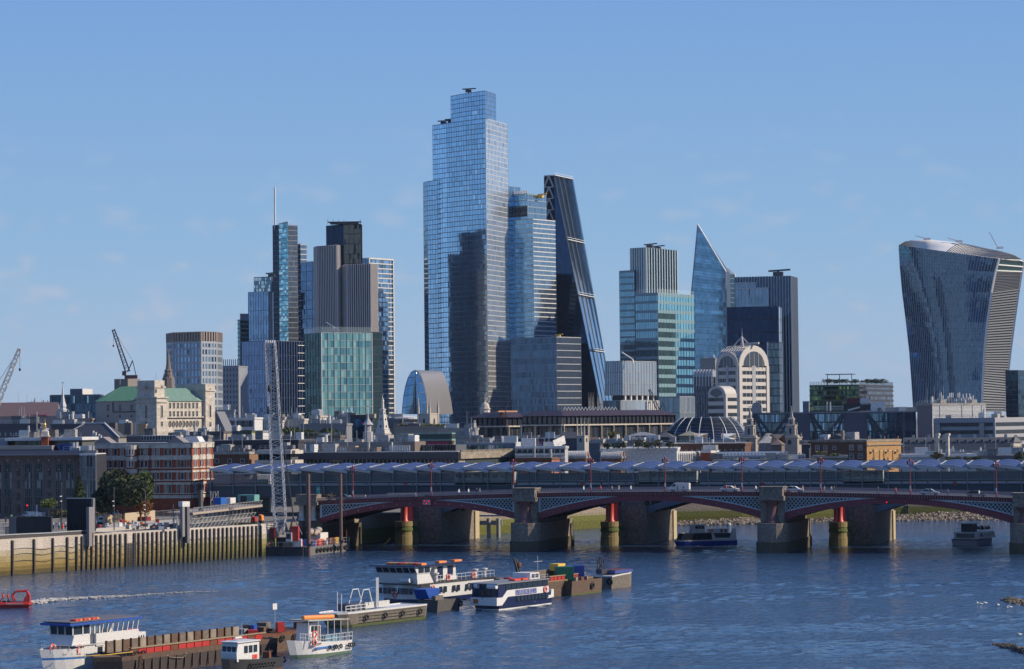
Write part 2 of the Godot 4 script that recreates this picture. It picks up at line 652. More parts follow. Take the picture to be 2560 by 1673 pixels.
func windows(o:Node3D,f:Transform3D,w:float,rows:Array,n:int,ww:float,hh:float,fm:Material,glass:Material=null,bar:=1,margin:=0.0)->void:
	for y in rows:
		for i in n:
			window(o,f,margin+(w-margin*2)*(i+0.5)/n,y,ww,hh,fm,glass,bar)

func clutter(o:Node3D,x0:float,x1:float,z0:float,z1:float,y:float,n:int,rail:=true)->void:
	var pale:=[M("steel"),M("roof_pale"),M("white"),M("concrete"),M("lead"),M("concrete_dark")]
	for i in n:
		var s:=Vector3(rng.randf_range(1.2,4.5),rng.randf_range(0.6,2.4),rng.randf_range(1.2,3.5))
		var p:=Vector3(rng.randf_range(x0+1,x1-1),y+s.y/2,rng.randf_range(z0+1,z1-1))
		match rng.randi()% 4:
			0,1:
				bx(o,"plant_box",p,s,pale[rng.randi()% 6])
			2:
				rod(o,"vent_pipe",p-Vector3.UP*s.y/2,p+Vector3.UP*s.y*0.8,rng.randf_range(0.2,0.45),pale[rng.randi()% 3])
			3:
				rod(o,"aerial",p-Vector3.UP*s.y/2,p+Vector3.UP*rng.randf_range(2,5),0.06,M("steel"))
	if rail:
		var m:=MB.new()
		for yy in[0.55,1.05]:
			m.bar(Vector3(x0,y+yy,z1),Vector3(x1,y+yy,z1),0.06)
		var k:=int((x1-x0)/2.0)+1
		for i in k+1:
			var x:=lerpf(x0,x1,float(i)/k)
			m.bar(Vector3(x,y,z1),Vector3(x,y+1.05,z1),0.06)
		part(o,"railing",m,M("steel"))

func hip(m:MB,x0:float,x1:float,z0:float,z1:float,y:float,h:float,inl:float,inr:float)->void:
	var zc:=(z0+z1)/2
	var a:=Vector3(x0,y,z1)
	var b:=Vector3(x1,y,z1)
	var c:=Vector3(x1,y,z0)
	var d:=Vector3(x0,y,z0)
	var p:=Vector3(x0+inl,y+h,zc)
	var q:=Vector3(x1-inr,y+h,zc)
	m.quad(a,b,q,p)
	m.quad(c,d,p,q)
	m.tri(b,c,q)
	m.tri(d,a,p)

func lattice(m:MB,a:Vector3,b:Vector3,w0:float,w1:float,n:int,r:float,side:=Vector3.RIGHT)->void:
	var y:=(b-a).normalized()
	var z:=side.cross(y).normalized()
	var x:=y.cross(z)
	var prev:=[]
	for i in n+1:
		var u:=float(i)/n
		var w:=lerpf(w0,w1,u)/2
		var p:=a.lerp(b,u)
		var now:=[p-x*w-z*w,p+x*w-z*w,p+x*w+z*w,p-x*w+z*w]
		if i>0:
			for k in 4:
				m.bar(prev[k],now[k],r)
				m.bar(prev[k]if i % 2 else prev[(k+1)% 4],now[(k+1)% 4]if i % 2 else now[k],r*0.55)
		prev=now

func facets(o:Node3D,pts:Array,y0:float,y1:float,fh:float,bay:float,tints:Array,k:={},back:=30.0)->PackedVector2Array:
	var poly:=PackedVector2Array()
	for p in pts:
		var q:=o.transform.affine_inverse()*at(p[0],1000,p[1])
		poly.append(Vector2(q.x,q.z))
	var n:=poly.size()
	for i in n-1:
		var a:=poly[i]
		var b:=poly[i+1]
		var f:=Transform3D(Basis(Vector3.UP,atan2(a.y-b.y,b.x-a.x)),Vector3(a.x,0,a.y))
		var kk:Dictionary=k.duplicate()
		if k.has("per")and k.per.has(i):
			kk.merge(k.per[i],true)
		curtain(o,f,a.distance_to(b),y0,y1,maxi(1,roundi((y1-y0)/fh)),maxi(1,roundi(a.distance_to(b)/bay)),tints[mini(i,tints.size()-1)],kk)
	var full:=PackedVector2Array()
	var c:=Vector2.ZERO
	for p in poly:
		c+=p/n
	for p in poly:
		full.append(p+(c+Vector2(0,-back/2)-p).normalized()*0.15)
	full.append(poly[n-1]+Vector2(-4,-back))
	full.append(poly[0]+Vector2(6,-back))
	var m:=MB.new()
	m.prism(full,y0,y1-0.1)
	part(o,"wall",m,k.get("core",M("steel_dark")))
	return poly

func high(px:float,py:float,d:float)->float:
	return at(px,py,d).y-6.8

func spot(px:float,d:float)->Transform3D:
	var p:=at(px,1000,d)
	return Transform3D(Basis(),Vector3(p.x,6.8,p.z))

func cradle(o:Node3D,p:Vector3,mat:Material,s:=1.0)->void:
	var m:=MB.new()
	m.box(p+Vector3(0,1.2,0)*s,Vector3(4,1.6,2)*s)
	m.bar(p+Vector3(-4,2.4,0)*s,p+Vector3(5,2.8,0)*s,0.7*s)
	m.bar(p+Vector3(0,0,0),p+Vector3(0,2.4,0)*s,0.8*s)
	part(o,"cleaning_cradle",m,mat)

func towers()->void:
	var pale:=paint(0.6,0.62,0.64,0.5)
	var bright:=paint(0.8,0.8,0.78,0.45)
	var grey:=paint(0.2,0.24,0.3,0.5,0.3)
	var dusk:=paint(0.06,0.08,0.12,0.4,0.4)
	var k:={}
	var o:=thing("glass_skyscraper","tallest stepped blue glass tower in the middle of the skyline","skyscraper",spot(1170,2000))
	var sky:=Color(0.4,0.58,0.76)
	k={"band":paint(0.22,0.3,0.4,0.3,0.6),"bh":0.14,"proud":0.04,"fin":grey,"fw":0.12,"fd":0.1,"step":2,"jit":0.004,"vary":0.14,"odd":Color(0.62,0.74,0.86),"share":0.05}
	var ks:=k.duplicate()
	ks.merge({"per":{4:{"glass":M("glass_soft"),"band":pale}}})
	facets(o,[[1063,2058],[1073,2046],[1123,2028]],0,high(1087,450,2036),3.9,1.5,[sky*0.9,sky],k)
	facets(o,[[1087.5,2041],[1123,2027.7],[1172,2010],[1220.5,1995],[1276,2040]],0,high(1123,308,2028),3.9,1.5,[sky*1.25,sky*1.02,sky*0.96,Color(0.85,0.88,0.9)],{"per":{0:{"fin":pale},3:{"glass":M("glass_soft"),"band":pale,"odd":Color(0.5,0.55,0.62)}}}.merged(k),24)  # near-white tint of the right face paints in its bright sky glare
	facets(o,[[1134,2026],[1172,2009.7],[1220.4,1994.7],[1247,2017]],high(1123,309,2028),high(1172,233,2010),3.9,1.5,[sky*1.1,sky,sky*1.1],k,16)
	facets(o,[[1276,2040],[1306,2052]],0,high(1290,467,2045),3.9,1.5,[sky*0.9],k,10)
	for p in[[1171,232,2014],[1109,312,2035],[1127,308,2030],[1163,307,2016]]:
		cradle(o,o.transform.affine_inverse()*at(p[0],p[1],p[2]+6),M("steel_dark"),1.2)
	bx(o,"louvre_panel",o.transform.affine_inverse()*at(1098,364,2036.4),Vector3(5.8,7.2,0.3),M("black"),Basis(Vector3.UP,deg_to_rad(-41)))
	var b:=block("dark_office_tower","thin dark office slab with white floor edges behind the left edge of the tallest tower","skyscraper",1064,1080,0,647,2110,-20)
	core(b,"wall",M("steel_dark"))
	clad(b,0,48,3,0,Color(0.03,0.05,0.08),Color.BLACK,{"band":pale,"bh":0.2})
	b=block("glass_skyscraper","stepped blue glass tower with a louvred crown right of the tallest tower","skyscraper",1268,1332,1388,547,2030,-38)
	var l8:=Color(0.24,0.43,0.6)
	k={"band":paint(0.3,0.38,0.46,0.4),"bh":0.14,"jit":0.005,"fin":grey,"fw":0.1,"fd":0.1,"step":2}
	core(b,"wall",M("steel_dark"),0,0.12,M("roof"))
	clad(b,high(1332,850,2030),26,24,22,l8,Color(0.42,0.5,0.56),k,{"band":bright,"bh":0.18,"proud":0.3})
	var t:=wing(b,1270,1318,1366,484,-3)
	core(t,"crown",M("steel_dark"),b.h,0.12,M("roof"))
	clad(t,b.h,4,18,18,l8*1.1,Color(0.4,0.5,0.58),k)
	var m:=MB.new()
	for i in 9:
		m.box(t.front*Vector3(t.w*(i+0.5)/9,lerpf(b.h,t.h,0.33),0.3),Vector3(1.0,(t.h-b.h)*0.42,0.5))
	part(b.o,"louvre",m,M("black"))
	m=MB.new()
	for i in 12:
		m.box(t.front*Vector3(t.w*(i+0.5)/12,t.h+1.4,-0.5),Vector3(0.9,2.8,0.4))
	part(b.o,"crown_posts",m,pale)
	cradle(b.o,Vector3(t.x+2,t.h-3,-t.d*0.7),M("yellow"),1.2)
	b=block("glass_office_block","broad blue glass block with a fine grid at the foot of the stepped tower","office building",1276,1391,1452,842,1930,-40)
	core(b,"wall",M("steel_dark"),0,0.12,M("roof"))
	clad(b,0,17,46,34,Color(0.12,0.2,0.3),Color(0.16,0.24,0.34),{"band":paint(0.3,0.36,0.44,0.4),"bh":0.12,"fin":grey,"fw":0.16,"fd":0.2,"jit":0.02,"vary":0.3},{"band":pale})
	cradle(b.o,Vector3(-6,b.h,-10),M("yellow"),0.8)
	o=thing("wedge_skyscraper","dark wedge-shaped glass tower with one sloping face and a lattice side","skyscraper",spot(1386,2090))
	var inv:=o.transform.affine_inverse()
	var a:=[inv*at(1386,440,2100),inv*at(1431,448,2118),inv*at(1500,1040,2085),inv*at(1485,1040,2042)]
	var top_l:Vector3=inv*at(1384.5,438,2092)
	var low_l:Vector3=inv*at(1400,1040,2062)
	a=[top_l,inv*at(1431.5,448,2125),inv*at(1538,1040,2085),inv*at(1506,1040,2012)]
	m=MB.new()
	var nn:Vector3=(a[3]-a[0]).cross(a[2]-a[0]).normalized()
	for i in 52:
		for j in 16:
			var u0:=i/52.0
			var u1:=(i+1)/52.0
			var p0:Vector3=a[0].lerp(a[3],u0).lerp(a[1].lerp(a[2],u0),j/16.0)
			var p1:Vector3=a[0].lerp(a[3],u0).lerp(a[1].lerp(a[2],u0),(j+1)/16.0)
			var p2:Vector3=a[0].lerp(a[3],u1).lerp(a[1].lerp(a[2],u1),(j+1)/16.0)
			var p3:Vector3=a[0].lerp(a[3],u1).lerp(a[1].lerp(a[2],u1),j/16.0)
			m.col=Color(0.16,0.33,0.56)*rng.randf_range(0.75,1.2)
			m.pane(p3,p2,p1,p0,nn+Vector3(rng.randfn(0,0.008),rng.randfn(0,0.008),0))
	part(o,"glazing",m,M("glass"),"stuff")
	for v in[0.0,0.275,0.505,0.735,0.962]:
		var p0:Vector3=a[0].lerp(a[3],v)+nn*0.4
		var p1:Vector3=a[1].lerp(a[2],v)+nn*0.4
		m=MB.new()
		m.bar(p0,p1,1.1,0.6)
		m.bar(p0+Vector3.UP*1.8,p1+Vector3.UP*1.8,0.35,0.3)
		part(o,"mega_band",m,bright)
	m=MB.new()
	for j in 5:
		m.bar(a[0].lerp(a[1],j/4.0)+nn*0.2,a[3].lerp(a[2],j/4.0)+nn*0.2,0.3,0.2)
	part(o,"mega_column",m,paint(0.03,0.05,0.09,0.6))
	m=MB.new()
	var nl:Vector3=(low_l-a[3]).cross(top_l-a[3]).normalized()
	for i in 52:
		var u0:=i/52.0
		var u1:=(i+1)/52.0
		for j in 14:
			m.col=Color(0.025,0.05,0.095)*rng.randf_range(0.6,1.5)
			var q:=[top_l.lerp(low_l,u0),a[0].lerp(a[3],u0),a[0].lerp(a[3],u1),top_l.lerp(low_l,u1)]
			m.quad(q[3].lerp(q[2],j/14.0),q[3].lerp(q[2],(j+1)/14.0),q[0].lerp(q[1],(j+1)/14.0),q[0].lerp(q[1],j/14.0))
	part(o,"shade_tinted_glazing",m,M("glass"),"stuff")  # shaded face: same glass, tinted darker than the sunlit slope
	m=MB.new()
	for i in 14:
		var p0:Vector3=top_l.lerp(low_l,i/14.0)+nl*0.2
		var p1:Vector3=a[0].lerp(a[3],i/14.0)+nl*0.2
		m.bar(p0,p1,0.35)
	part(o,"floor_bands",m,dusk)
	var c0:Vector3=inv*at(1360.5,440,2096)
	var c1:Vector3=top_l+Vector3(-0.4,0,0)
	var cl:Vector3=Vector3(c0.x,0,c0.z)
	m=MB.new()
	m.prism(PackedVector2Array([Vector2(c0.x,c0.z-0.6),Vector2(c1.x,c1.z-0.6),Vector2(c1.x,c1.z-24),Vector2(c0.x,c0.z-24)]),0,c0.y)
	part(o,"core_wall",m,M("black"))
	for i in 12:
		m=MB.new()
		var y1:float=c0.y-9.3*i
		var y0:=y1-9.3
		m.bar(Vector3(c0.x,y1,c0.z),Vector3(c1.x,y1,c1.z),0.8)
		m.bar(Vector3(c0.x,y0,c0.z),Vector3((c0.x+c1.x)/2,y1,(c0.z+c1.z)/2),0.95)
		m.bar(Vector3(c1.x,y0,c1.z),Vector3((c0.x+c1.x)/2,y1,(c0.z+c1.z)/2),0.95)
		part(o,"lattice_brace",m,paint(0.85,0.85,0.85))
	m=MB.new()
	m.tri(a[2],a[1],Vector3(a[1].x,0,a[1].z))
	m.quad(c0+Vector3(0,0,-24),a[1],Vector3(a[1].x,0,a[1].z),Vector3(c0.x,0,c0.z-24))
	m.quad(c0,top_l,a[1],c0+Vector3(0,0,-24))
	part(o,"back_wall",m,M("steel_dark"))
	b=block("mast_skyscraper","slender glass tower with a tall white mast left of the ribbed brown tower","skyscraper",681.6,698,743.4,562,2230,-52)
	core(b,"wall",M("steel_dark"),0,0.12,M("roof"))
	clad(b,0,44,14,26,Color(0.07,0.13,0.22),Color(0.24,0.27,0.32),{"band":grey,"bh":0.16,"fin":grey},{"band":paint(0.3,0.32,0.36,0.5),"vary":0.3,"odd":Color(0.5,0.5,0.52)})
	t=wing(b,697,718.5,719.5,556,4,8)
	core(t,"lift_core",M("steel_dark"))
	clad(t,0,88,5,2,Color(0.2,0.42,0.5),Color(0.2,0.4,0.45),{"band":paint(0.2,0.33,0.36,0.3),"vary":0.4,"odd":Color(0.7,0.85,0.8),"share":0.22,"every":2,"bh":0.3})
	t=wing(b,742,751,766.5,610,-22,18)
	core(t,"wall",M("steel_dark"),0,0.12,M("roof"))
	clad(t,0,40,6,10,Color(0.22,0.25,0.31),Color(0.3,0.33,0.38),{"band":pale,"bh":0.2})
	var mp:Vector3=b.f.affine_inverse()*at(687.6,568,2236)
	rod(b.o,"mast",mp+Vector3.DOWN*2,mp+Vector3.UP*(at(687.6,469,2236).y-at(687.6,568,2236).y),0.75,bright)
	cradle(b.o,Vector3(-3,b.h,-8),bright)
	b=block("glass_office_tower","stepped pale blue glass tower with lit top floors left of the mast tower","skyscraper",620,671,681,729,2160,-25)
	k={"band":paint(0.26,0.34,0.42,0.4),"bh":0.12,"every":6,"fin":paint(0.3,0.36,0.42,0.4),"fw":0.25,"fd":0.25,"step":2,"proud":0.3}
	core(b,"wall",M("steel_dark"),0,0.12,M("roof"))
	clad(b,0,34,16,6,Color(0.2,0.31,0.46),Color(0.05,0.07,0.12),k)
	t=wing(b,634.6,678,682,692,-6,16)
	core(t,"upper_floors",M("steel_dark"),b.h,0.12,M("roof"))
	clad(t,b.h,4,14,4,Color(0.15,0.26,0.34),Color(0.1,0.14,0.2),{"band":dusk,"bh":0.1,"fin":grey,"odd":Color(0.85,0.9,0.85),"share":0.4})
	cradle(b.o,Vector3(-5,t.h,-14),M("steel_dark"),1.4)
	b=block("green_glass_tower","narrow dark green glass tower with a spiky crown left of the tall cluster","skyscraper",594,600,622,799,2080,-60)
	core(b,"wall",M("steel_dark"))
	clad(b,0,30,3,10,Color(0.09,0.2,0.22),Color(0.05,0.09,0.13),{"band":paint(0.16,0.24,0.27,0.4),"bh":0.22,"proud":0.4},{"fin":dusk})
	m=MB.new()
	for i in 12:
		m.box(b.side*Vector3(b.d*(i+0.5)/12,b.h+2.4,0),Vector3(0.5,4.8,0.5))
	part(b.o,"crown_posts",m,paint(0.25,0.29,0.33))
	b=block("glass_office_block","wide blue office block with dark stripes behind the crane boom","office building",604,676,762,852,1950,-36)
	core(b,"wall",M("steel_dark"),0,0.12,M("roof"))
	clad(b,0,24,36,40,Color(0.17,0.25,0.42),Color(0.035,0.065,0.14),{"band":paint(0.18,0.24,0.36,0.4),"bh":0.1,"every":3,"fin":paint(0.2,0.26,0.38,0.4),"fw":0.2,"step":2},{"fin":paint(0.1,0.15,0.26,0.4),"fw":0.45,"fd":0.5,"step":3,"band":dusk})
	for i in 14:
		bx(b.o,"floor_edge",b.side*Vector3(b.d*0.87,lerpf(8,b.h-3,i/13.0),0.6),Vector3(b.d*0.2,0.5,0.8),bright,b.side.basis)
	b=block("framed_office_tower","tall glass slab with a white frame and floor lines behind the ribbed brown tower","skyscraper",751,921,982,646,2120,-38)
	core(b,"wall",M("steel_dark"),0,0.12,M("roof"))
	clad(b,0,40,46,14,Color(0.13,0.2,0.32),Color(0.4,0.5,0.6),{"band":paint(0.2,0.26,0.34,0.4),"bh":0.16,"every":2,"fin":grey,"step":4},{"band":bright,"bh":0.2,"proud":0.5,"every":1,"vary":0.35,"glass":M("glass")})
	m=MB.new()
	for x in[0.3,b.d-0.3]:
		m.box(b.side*Vector3(x,b.h/2,0.5),Vector3(1.0,b.h,1.0),b.side.basis)
	m.box(b.side*Vector3(b.d/2,b.h,0.5),Vector3(b.d,1.2,1.0),b.side.basis)
	m.box(b.front*Vector3(b.w/2,b.h,0.3),Vector3(b.w,1.0,0.8))
	part(b.o,"white_frame",m,bright)
	o=thing("ribbed_skyscraper","dark brown tower with pale vertical ribs in stepped leaves","skyscraper",spot(860,1990))
	var brown:=Color(0.055,0.045,0.05)
	k={"glass":M("glass_soft"),"fin":paint(0.62,0.57,0.54,0.45),"fw":0.72,"fd":0.5,"step":1,"vary":0.3,"core":M("black")}
	facets(o,[[788,2016],[795,2006],[846,1992],[859,2004]],0,high(820,614,2000),3.7,1.9,[brown,brown*1.2,brown],k,26)
	facets(o,[[858,2000],[870,1988],[930,1980],[946,1996]],0,high(900,660,1984),3.7,1.9,[brown,brown*1.1,brown*1.3],k,26)
	var hc:=high(864,560,1996)
	facets(o,[[819,2012],[863,1998]],0,hc,3.9,1.6,[Color(0.02,0.035,0.08)],{"glass":M("glass"),"fin":dusk,"core":M("black")},18)
	facets(o,[[863.3,1998],[905,1996],[909,2010]],0,hc,3.9,1.3,[Color(0.16,0.13,0.1),Color(0.04,0.05,0.07)],{"glass":M("glass_soft"),"band":M("black"),"bh":0.12,"every":2,"fin":M("black"),"fw":0.2,"step":3,"odd":Color(0.02,0.02,0.03),"share":0.1,"core":M("black")},18)
	m=MB.new()
	for i in 7:
		m.bar(Vector3(-12+i*4.2,hc,-8),Vector3(-12+i*4.2,hc+rng.randf_range(1.5,4.5),-8),0.25)
	m.box(Vector3(1,hc+1.6,-8),Vector3(26,0.4,8))
	m.box(Vector3(1,hc+0.5,-8),Vector3(22,1,8))
	part(o,"roof_rig",m,M("steel_dark"))
	b=block("green_glass_office_block","squat pale green glass office block with a clear parapet, in front of the brown tower","office building",761,803,929,832,1700,-58)
	core(b,"wall",M("steel_dark"),0,0.2,M("roof_pale"))
	clad(b,0,16,12,0,Color(0.035,0.09,0.1),Color.BLACK,{"band":paint(0.05,0.08,0.09,0.4),"bh":0.1,"vary":0.4,"fin":dusk,"step":2})
	var tints:=[]
	for i in 6:
		var g:=StandardMaterial3D.new()
		g.resource_name="green_glass"
		var cc:Color=[Color(0.2,0.42,0.42),Color(0.28,0.5,0.48),Color(0.13,0.3,0.33),Color(0.09,0.24,0.3),Color(0.36,0.56,0.52),Color(0.16,0.36,0.36)][i]
		g.albedo_color=cc.linear_to_srgb()
		g.metallic=0.6
		g.roughness=0.14
		tints.append(g)
	var nf:=17
	for i in nf:
		for j in 16:
			var pw:float=b.d/16.0
			var ph:float=b.h/nf
			var tilt:=Basis.from_euler(Vector3(rng.randfn(0,0.008),rng.randfn(0,0.012),0))
			bx(b.o,"pane",b.side*Vector3(pw*(j+0.5),ph*(i+0.5),0.02),Vector3(pw-0.1,ph-0.5,0.08),tints[rng.randi()% 6],b.side.basis*tilt)
	for i in nf+1:
		bx(b.o,"floor_band",b.side*Vector3(b.d/2,b.h*i/nf,0.12),Vector3(b.d,0.32,0.3),paint(0.4,0.5,0.48,0.5),b.side.basis)
	for j in 9:
		bx(b.o,"mullion",b.side*Vector3(b.d*j/8.0,b.h/2,0.25),Vector3(0.4 if j in[0,8]else 0.22,b.h,0.5),bright if j in[0,8]else paint(0.25,0.27,0.25,0.5),b.side.basis)
	m=MB.new()
	for q in[[b.front,b.w],[b.side,b.d]]:
		m.t=q[0]
		for i in 18:
			m.box(Vector3(q[1]*(i+0.5)/18,b.h+2.0,0),Vector3(q[1]/18-0.12,4.0,0.08))
	part(b.o,"glass_parapet",m,M("clear"),"stuff")
	t=wing(b,903,929,955,830,-b.d-0.5,20)
	core(t,"wall",M("steel_dark"),0,0.12,M("roof"))
	clad(t,0,17,8,10,Color(0.05,0.11,0.12),Color(0.05,0.11,0.11),{"band":dusk,"fin":paint(0.1,0.14,0.14,0.4),"bh":0.12,"vary":0.35})
	var cr:=MB.new()
	var cp:Vector3=b.f.affine_inverse()*at(835,818,1705)
	var cq:Vector3=b.f.affine_inverse()*at(815,806,1706)
	cr.bar(cp+(cp-cq)*0.6,cq,0.5)
	cr.bar(cp,cp+Vector3.DOWN*5,0.7)
	part(b.o,"cleaning_crane",cr,bright)
	b=block("stepped_glass_tower","stepped turquoise glass tower with a striped crown right of the wedge tower","skyscraper",1588,1644,1735,732,1985,-34)
	var tq:=Color(0.26,0.48,0.62)
	k={"band":paint(0.2,0.34,0.42,0.4),"bh":0.3,"proud":0.1,"fin":grey,"fw":0.12,"step":2,"jit":0.006}
	core(b,"wall",M("steel_dark"),0,0.12,M("roof_pale"))
	clad(b,0,17,24,26,tq*0.8,Color(0.4,0.72,0.74),k,{"band":paint(0.24,0.4,0.46,0.4),"bh":0.38})
	m=MB.new()
	for q in[[b.front,b.w],[b.side,b.d]]:
		m.t=q[0]
		for i in 16:
			m.box(Vector3(q[1]*(i+0.5)/16,b.h+1.6,0),Vector3(q[1]/16-0.12,3.2,0.08))
	part(b.o,"glass_parapet",m,M("clear"),"stuff")
	t=wing(b,1548,1586,0,676,-6,26)
	core(t,"wall",M("steel_dark"),0,0.12,M("roof"))
	clad(t,0,27,16,0,tq*0.75,tq,k)
	t=wing(b,1575,1615,1693,619,-9)
	core(t,"crown",M("steel_dark"),0,0.12,M("roof"))
	clad(t,b.h,9,7,12,Color(0.03,0.06,0.1),Color(0.03,0.05,0.08),{"fin":paint(0.5,0.62,0.66,0.4,0.2),"fw":1.15,"fd":0.35,"step":1,"band":dusk,"bh":0.06,"every":3})
	for p in[0.25,0.75]:
		cradle(b.o,Vector3(t.x-t.w*p,t.h,t.z-t.d*p),M("steel_dark"),1.3)
	o=thing("blade_skyscraper","pointed blade-shaped glass tower rising to a sharp tip","skyscraper",spot(1770,2150))
	inv=o.transform.affine_inverse()
	var q0:Vector3=inv*at(1744.4,561,2160)
	var q1:Vector3=inv*at(1714,780,2172)
	var q2:Vector3=inv*at(1700,1040,2180)
	var q3:Vector3=inv*at(1815.5,680,2128)
	var q4:Vector3=inv*at(1818.5,1040,2126)
	m=MB.new()
	var fn:=(q4-q2).cross(q0-q2).normalized()
	var rows:=46
	for i in rows:
		var ya:=q0.y*i/rows
		var yb:=q0.y*(i+1)/rows
		for j in 20:
			var e:=[]
			for y in[ya,yb]:
				var lp:=q2.lerp(q0,y/q0.y)
				var rp:=q4.lerp(q3,y/q3.y)if y<q3.y else q3.lerp(q0,(y-q3.y)/(q0.y-q3.y))
				e.append(lp.lerp(rp,j/20.0))
				e.append(lp.lerp(rp,(j+1)/20.0))
			m.col=Color(0.17,0.29,0.4)*rng.randf_range(0.75,1.2)*(1.35 if i % 3==1 and i>24 else 1.0)
			m.pane(e[0],e[1],e[3],e[2],fn+Vector3(rng.randfn(0,0.006),rng.randfn(0,0.006),0))
	part(o,"glazing",m,M("glass"),"stuff")
	m=MB.new()
	m.bar(q2,q0,0.9)
	m.bar(q0,q3,0.9)
	m.bar(q3,q4,0.9)
	part(o,"white_edge",m,bright)
	for i in 30:
		var y:=q0.y*i/32.0
		var lp:=q2.lerp(q0,y/q0.y)
		var rp:=q4.lerp(q3,y/q3.y)if y<q3.y else q3.lerp(q0,(y-q3.y)/(q0.y-q3.y))
		m=MB.new()
		m.bar(lp+fn*0.1,rp+fn*0.1,0.4,0.2)
		part(o,"floor_band",m,grey)
	m=MB.new()
	var bk:=Vector3(6,0,-30)
	m.quad(q2+bk,q0+bk*0.02,q0,q2)
	m.quad(q3,q3+bk,q4+bk,q4)
	m.tri(q0,q3,q3+bk)
	m.quad(q4+bk,q3+bk,q0+bk*0.02,q2+bk)
	part(o,"back_wall",m,dusk)
	b=block("glass_fin_tower","narrow glass shaft with white edges tucked behind the blade tower","skyscraper",1808,1822,1837,684,2165,-40)
	core(b,"wall",M("steel_dark"))
	clad(b,0,36,4,6,Color(0.1,0.17,0.24),Color(0.08,0.16,0.2),{"band":grey,"bh":0.14})
	m=MB.new()
	m.box(Vector3(0,b.h/2,0),Vector3(0.9,b.h,0.9))
	m.box(b.side*Vector3(b.d,b.h/2,0),Vector3(0.9,b.h,0.9))
	part(b.o,"white_edge",m,bright)
	m=MB.new()
	m.extrude(PackedVector2Array([Vector2(-b.w,b.h),Vector2(0,b.h-1),Vector2(-b.w,b.h+5)]),-b.d,0)
	part(b.o,"sloped_roof",m,grey)
	b=block("ribbed_office_tower","dark navy tower with close pale ribs at the right end of the middle cluster","skyscraper",1836,1978,1993,690,2090,-16)
	core(b,"wall",M("black"),0,0.12,M("roof"))
	clad(b,0,38,40,14,Color(0.03,0.05,0.085),Color(0.05,0.08,0.12),{"fin":paint(0.42,0.47,0.53,0.4),"fw":0.7,"fd":0.5,"step":2,"band":dusk,"bh":0.08,"every":5,"vary":0.35})
	for q in[[1838,1890,707,0.9],[1838,1922,720,1.8]]:
		var w2:=wing(b,q[0],q[1],0,q[2],q[3],1.0)
		curtain(b.o,w2.front,w2.w,b.h*0.55,w2.h,8,20,Color(0.16,0.23,0.32),{"fin":paint(0.5,0.54,0.58,0.4),"fw":0.4,"step":2})
		bx(b.o,"top_rail",w2.front*Vector3(w2.w/2,w2.h,0.2),Vector3(w2.w,0.9,0.6),pale)
	cradle(b.o,Vector3(-12,b.h,-8),M("steel_dark"),2.0)
	b=block("black_glass_block","black glass office block with a white right edge in front of the ribbed navy tower","office building",1817,1945,1954,766,2000,-14)
	core(b,"wall",M("black"),0,0.12,M("roof"))
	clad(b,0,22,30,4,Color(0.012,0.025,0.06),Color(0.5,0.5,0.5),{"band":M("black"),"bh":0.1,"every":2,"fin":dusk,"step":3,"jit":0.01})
	bx(b.o,"white_edge",Vector3(0.3,b.h/2,-0.5),Vector3(0.9,b.h,1.0),paint(0.5,0.48,0.5))
	b=block("grey_glass_block","grey-green glass block with a white corner strip below the black block","office building",1919,1948,1957,855,1940,-14)
	core(b,"wall",M("steel_dark"),0,0.12,M("roof"))
	clad(b,0,14,8,3,Color(0.12,0.17,0.19),Color(0.2,0.2,0.2),{"band":dusk,"bh":0.16,"fin":grey,"vary":0.4})
	bx(b.o,"white_strip",Vector3(-b.w,b.h/2,0.3),Vector3(0.9,b.h,0.9),bright)
	walkie()
	b=block("dark_glass_block","dark teal glass block at the right edge of the picture","office building",2514,2545,2575,926,1900,-35)
	core(b,"wall",M("steel_dark"),0,0.12,M("roof"))
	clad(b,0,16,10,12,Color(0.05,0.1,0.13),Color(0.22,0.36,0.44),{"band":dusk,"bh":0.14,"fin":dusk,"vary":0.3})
	o=thing("curved_glass_building","curved glass shell building with a silver side left of the tallest tower","office building",spot(1040,1800))
	inv=o.transform.affine_inverse()
	m=MB.new()
	var edge:=[[1005,1036],[1006,1020],[1009,990],[1014,965],[1020,945],[1028,931],[1036,926]]
	var rim:=[[1072,1036],[1068,1005],[1063,980],[1058,958],[1052,940],[1045,929],[1037,925.5]]
	rows=6
	var glz:=[]
	for i in 7:
		var row:=PackedVector3Array()
		for j in 9:
			var u:=j/8.0
			row.append(inv*at(lerpf(edge[i][0],rim[i][0],u),lerpf(edge[i][1],rim[i][1],u),1800-9*sin(u*PI*0.8)))
		glz.append(row)
	for i in 6:
		for j in 8:
			m.col=Color(0.17,0.3,0.44)*rng.randf_range(0.8,1.2)
			m.quad(glz[i][j],glz[i][j+1],glz[i+1][j+1],glz[i+1][j])
	part(o,"glazing",m,M("glass"),"stuff",true)
	for i in range(1,6):
		m=MB.new()
		for j in 8:
			m.bar(glz[i][j]+Vector3(0,0,0.2),glz[i][j+1]+Vector3(0,0,0.2),0.25)
		part(o,"floor_band",m,grey)
	m=MB.new()
	var m2:=MB.new()
	for i in 6:
		m.bar(glz[i][8],glz[i+1][8],0.8)
		m.bar(glz[i][0],glz[i+1][0],0.5)
		var bkk:=Vector3(16,0,-34)
		m2.quad(glz[i][8],glz[i][8]+bkk,glz[i+1][8]+bkk,glz[i+1][8])
	part(o,"edge_trim",m,pale)
	part(o,"silver_side",m2,paint(0.5,0.47,0.44,0.35,0.7),"",true)

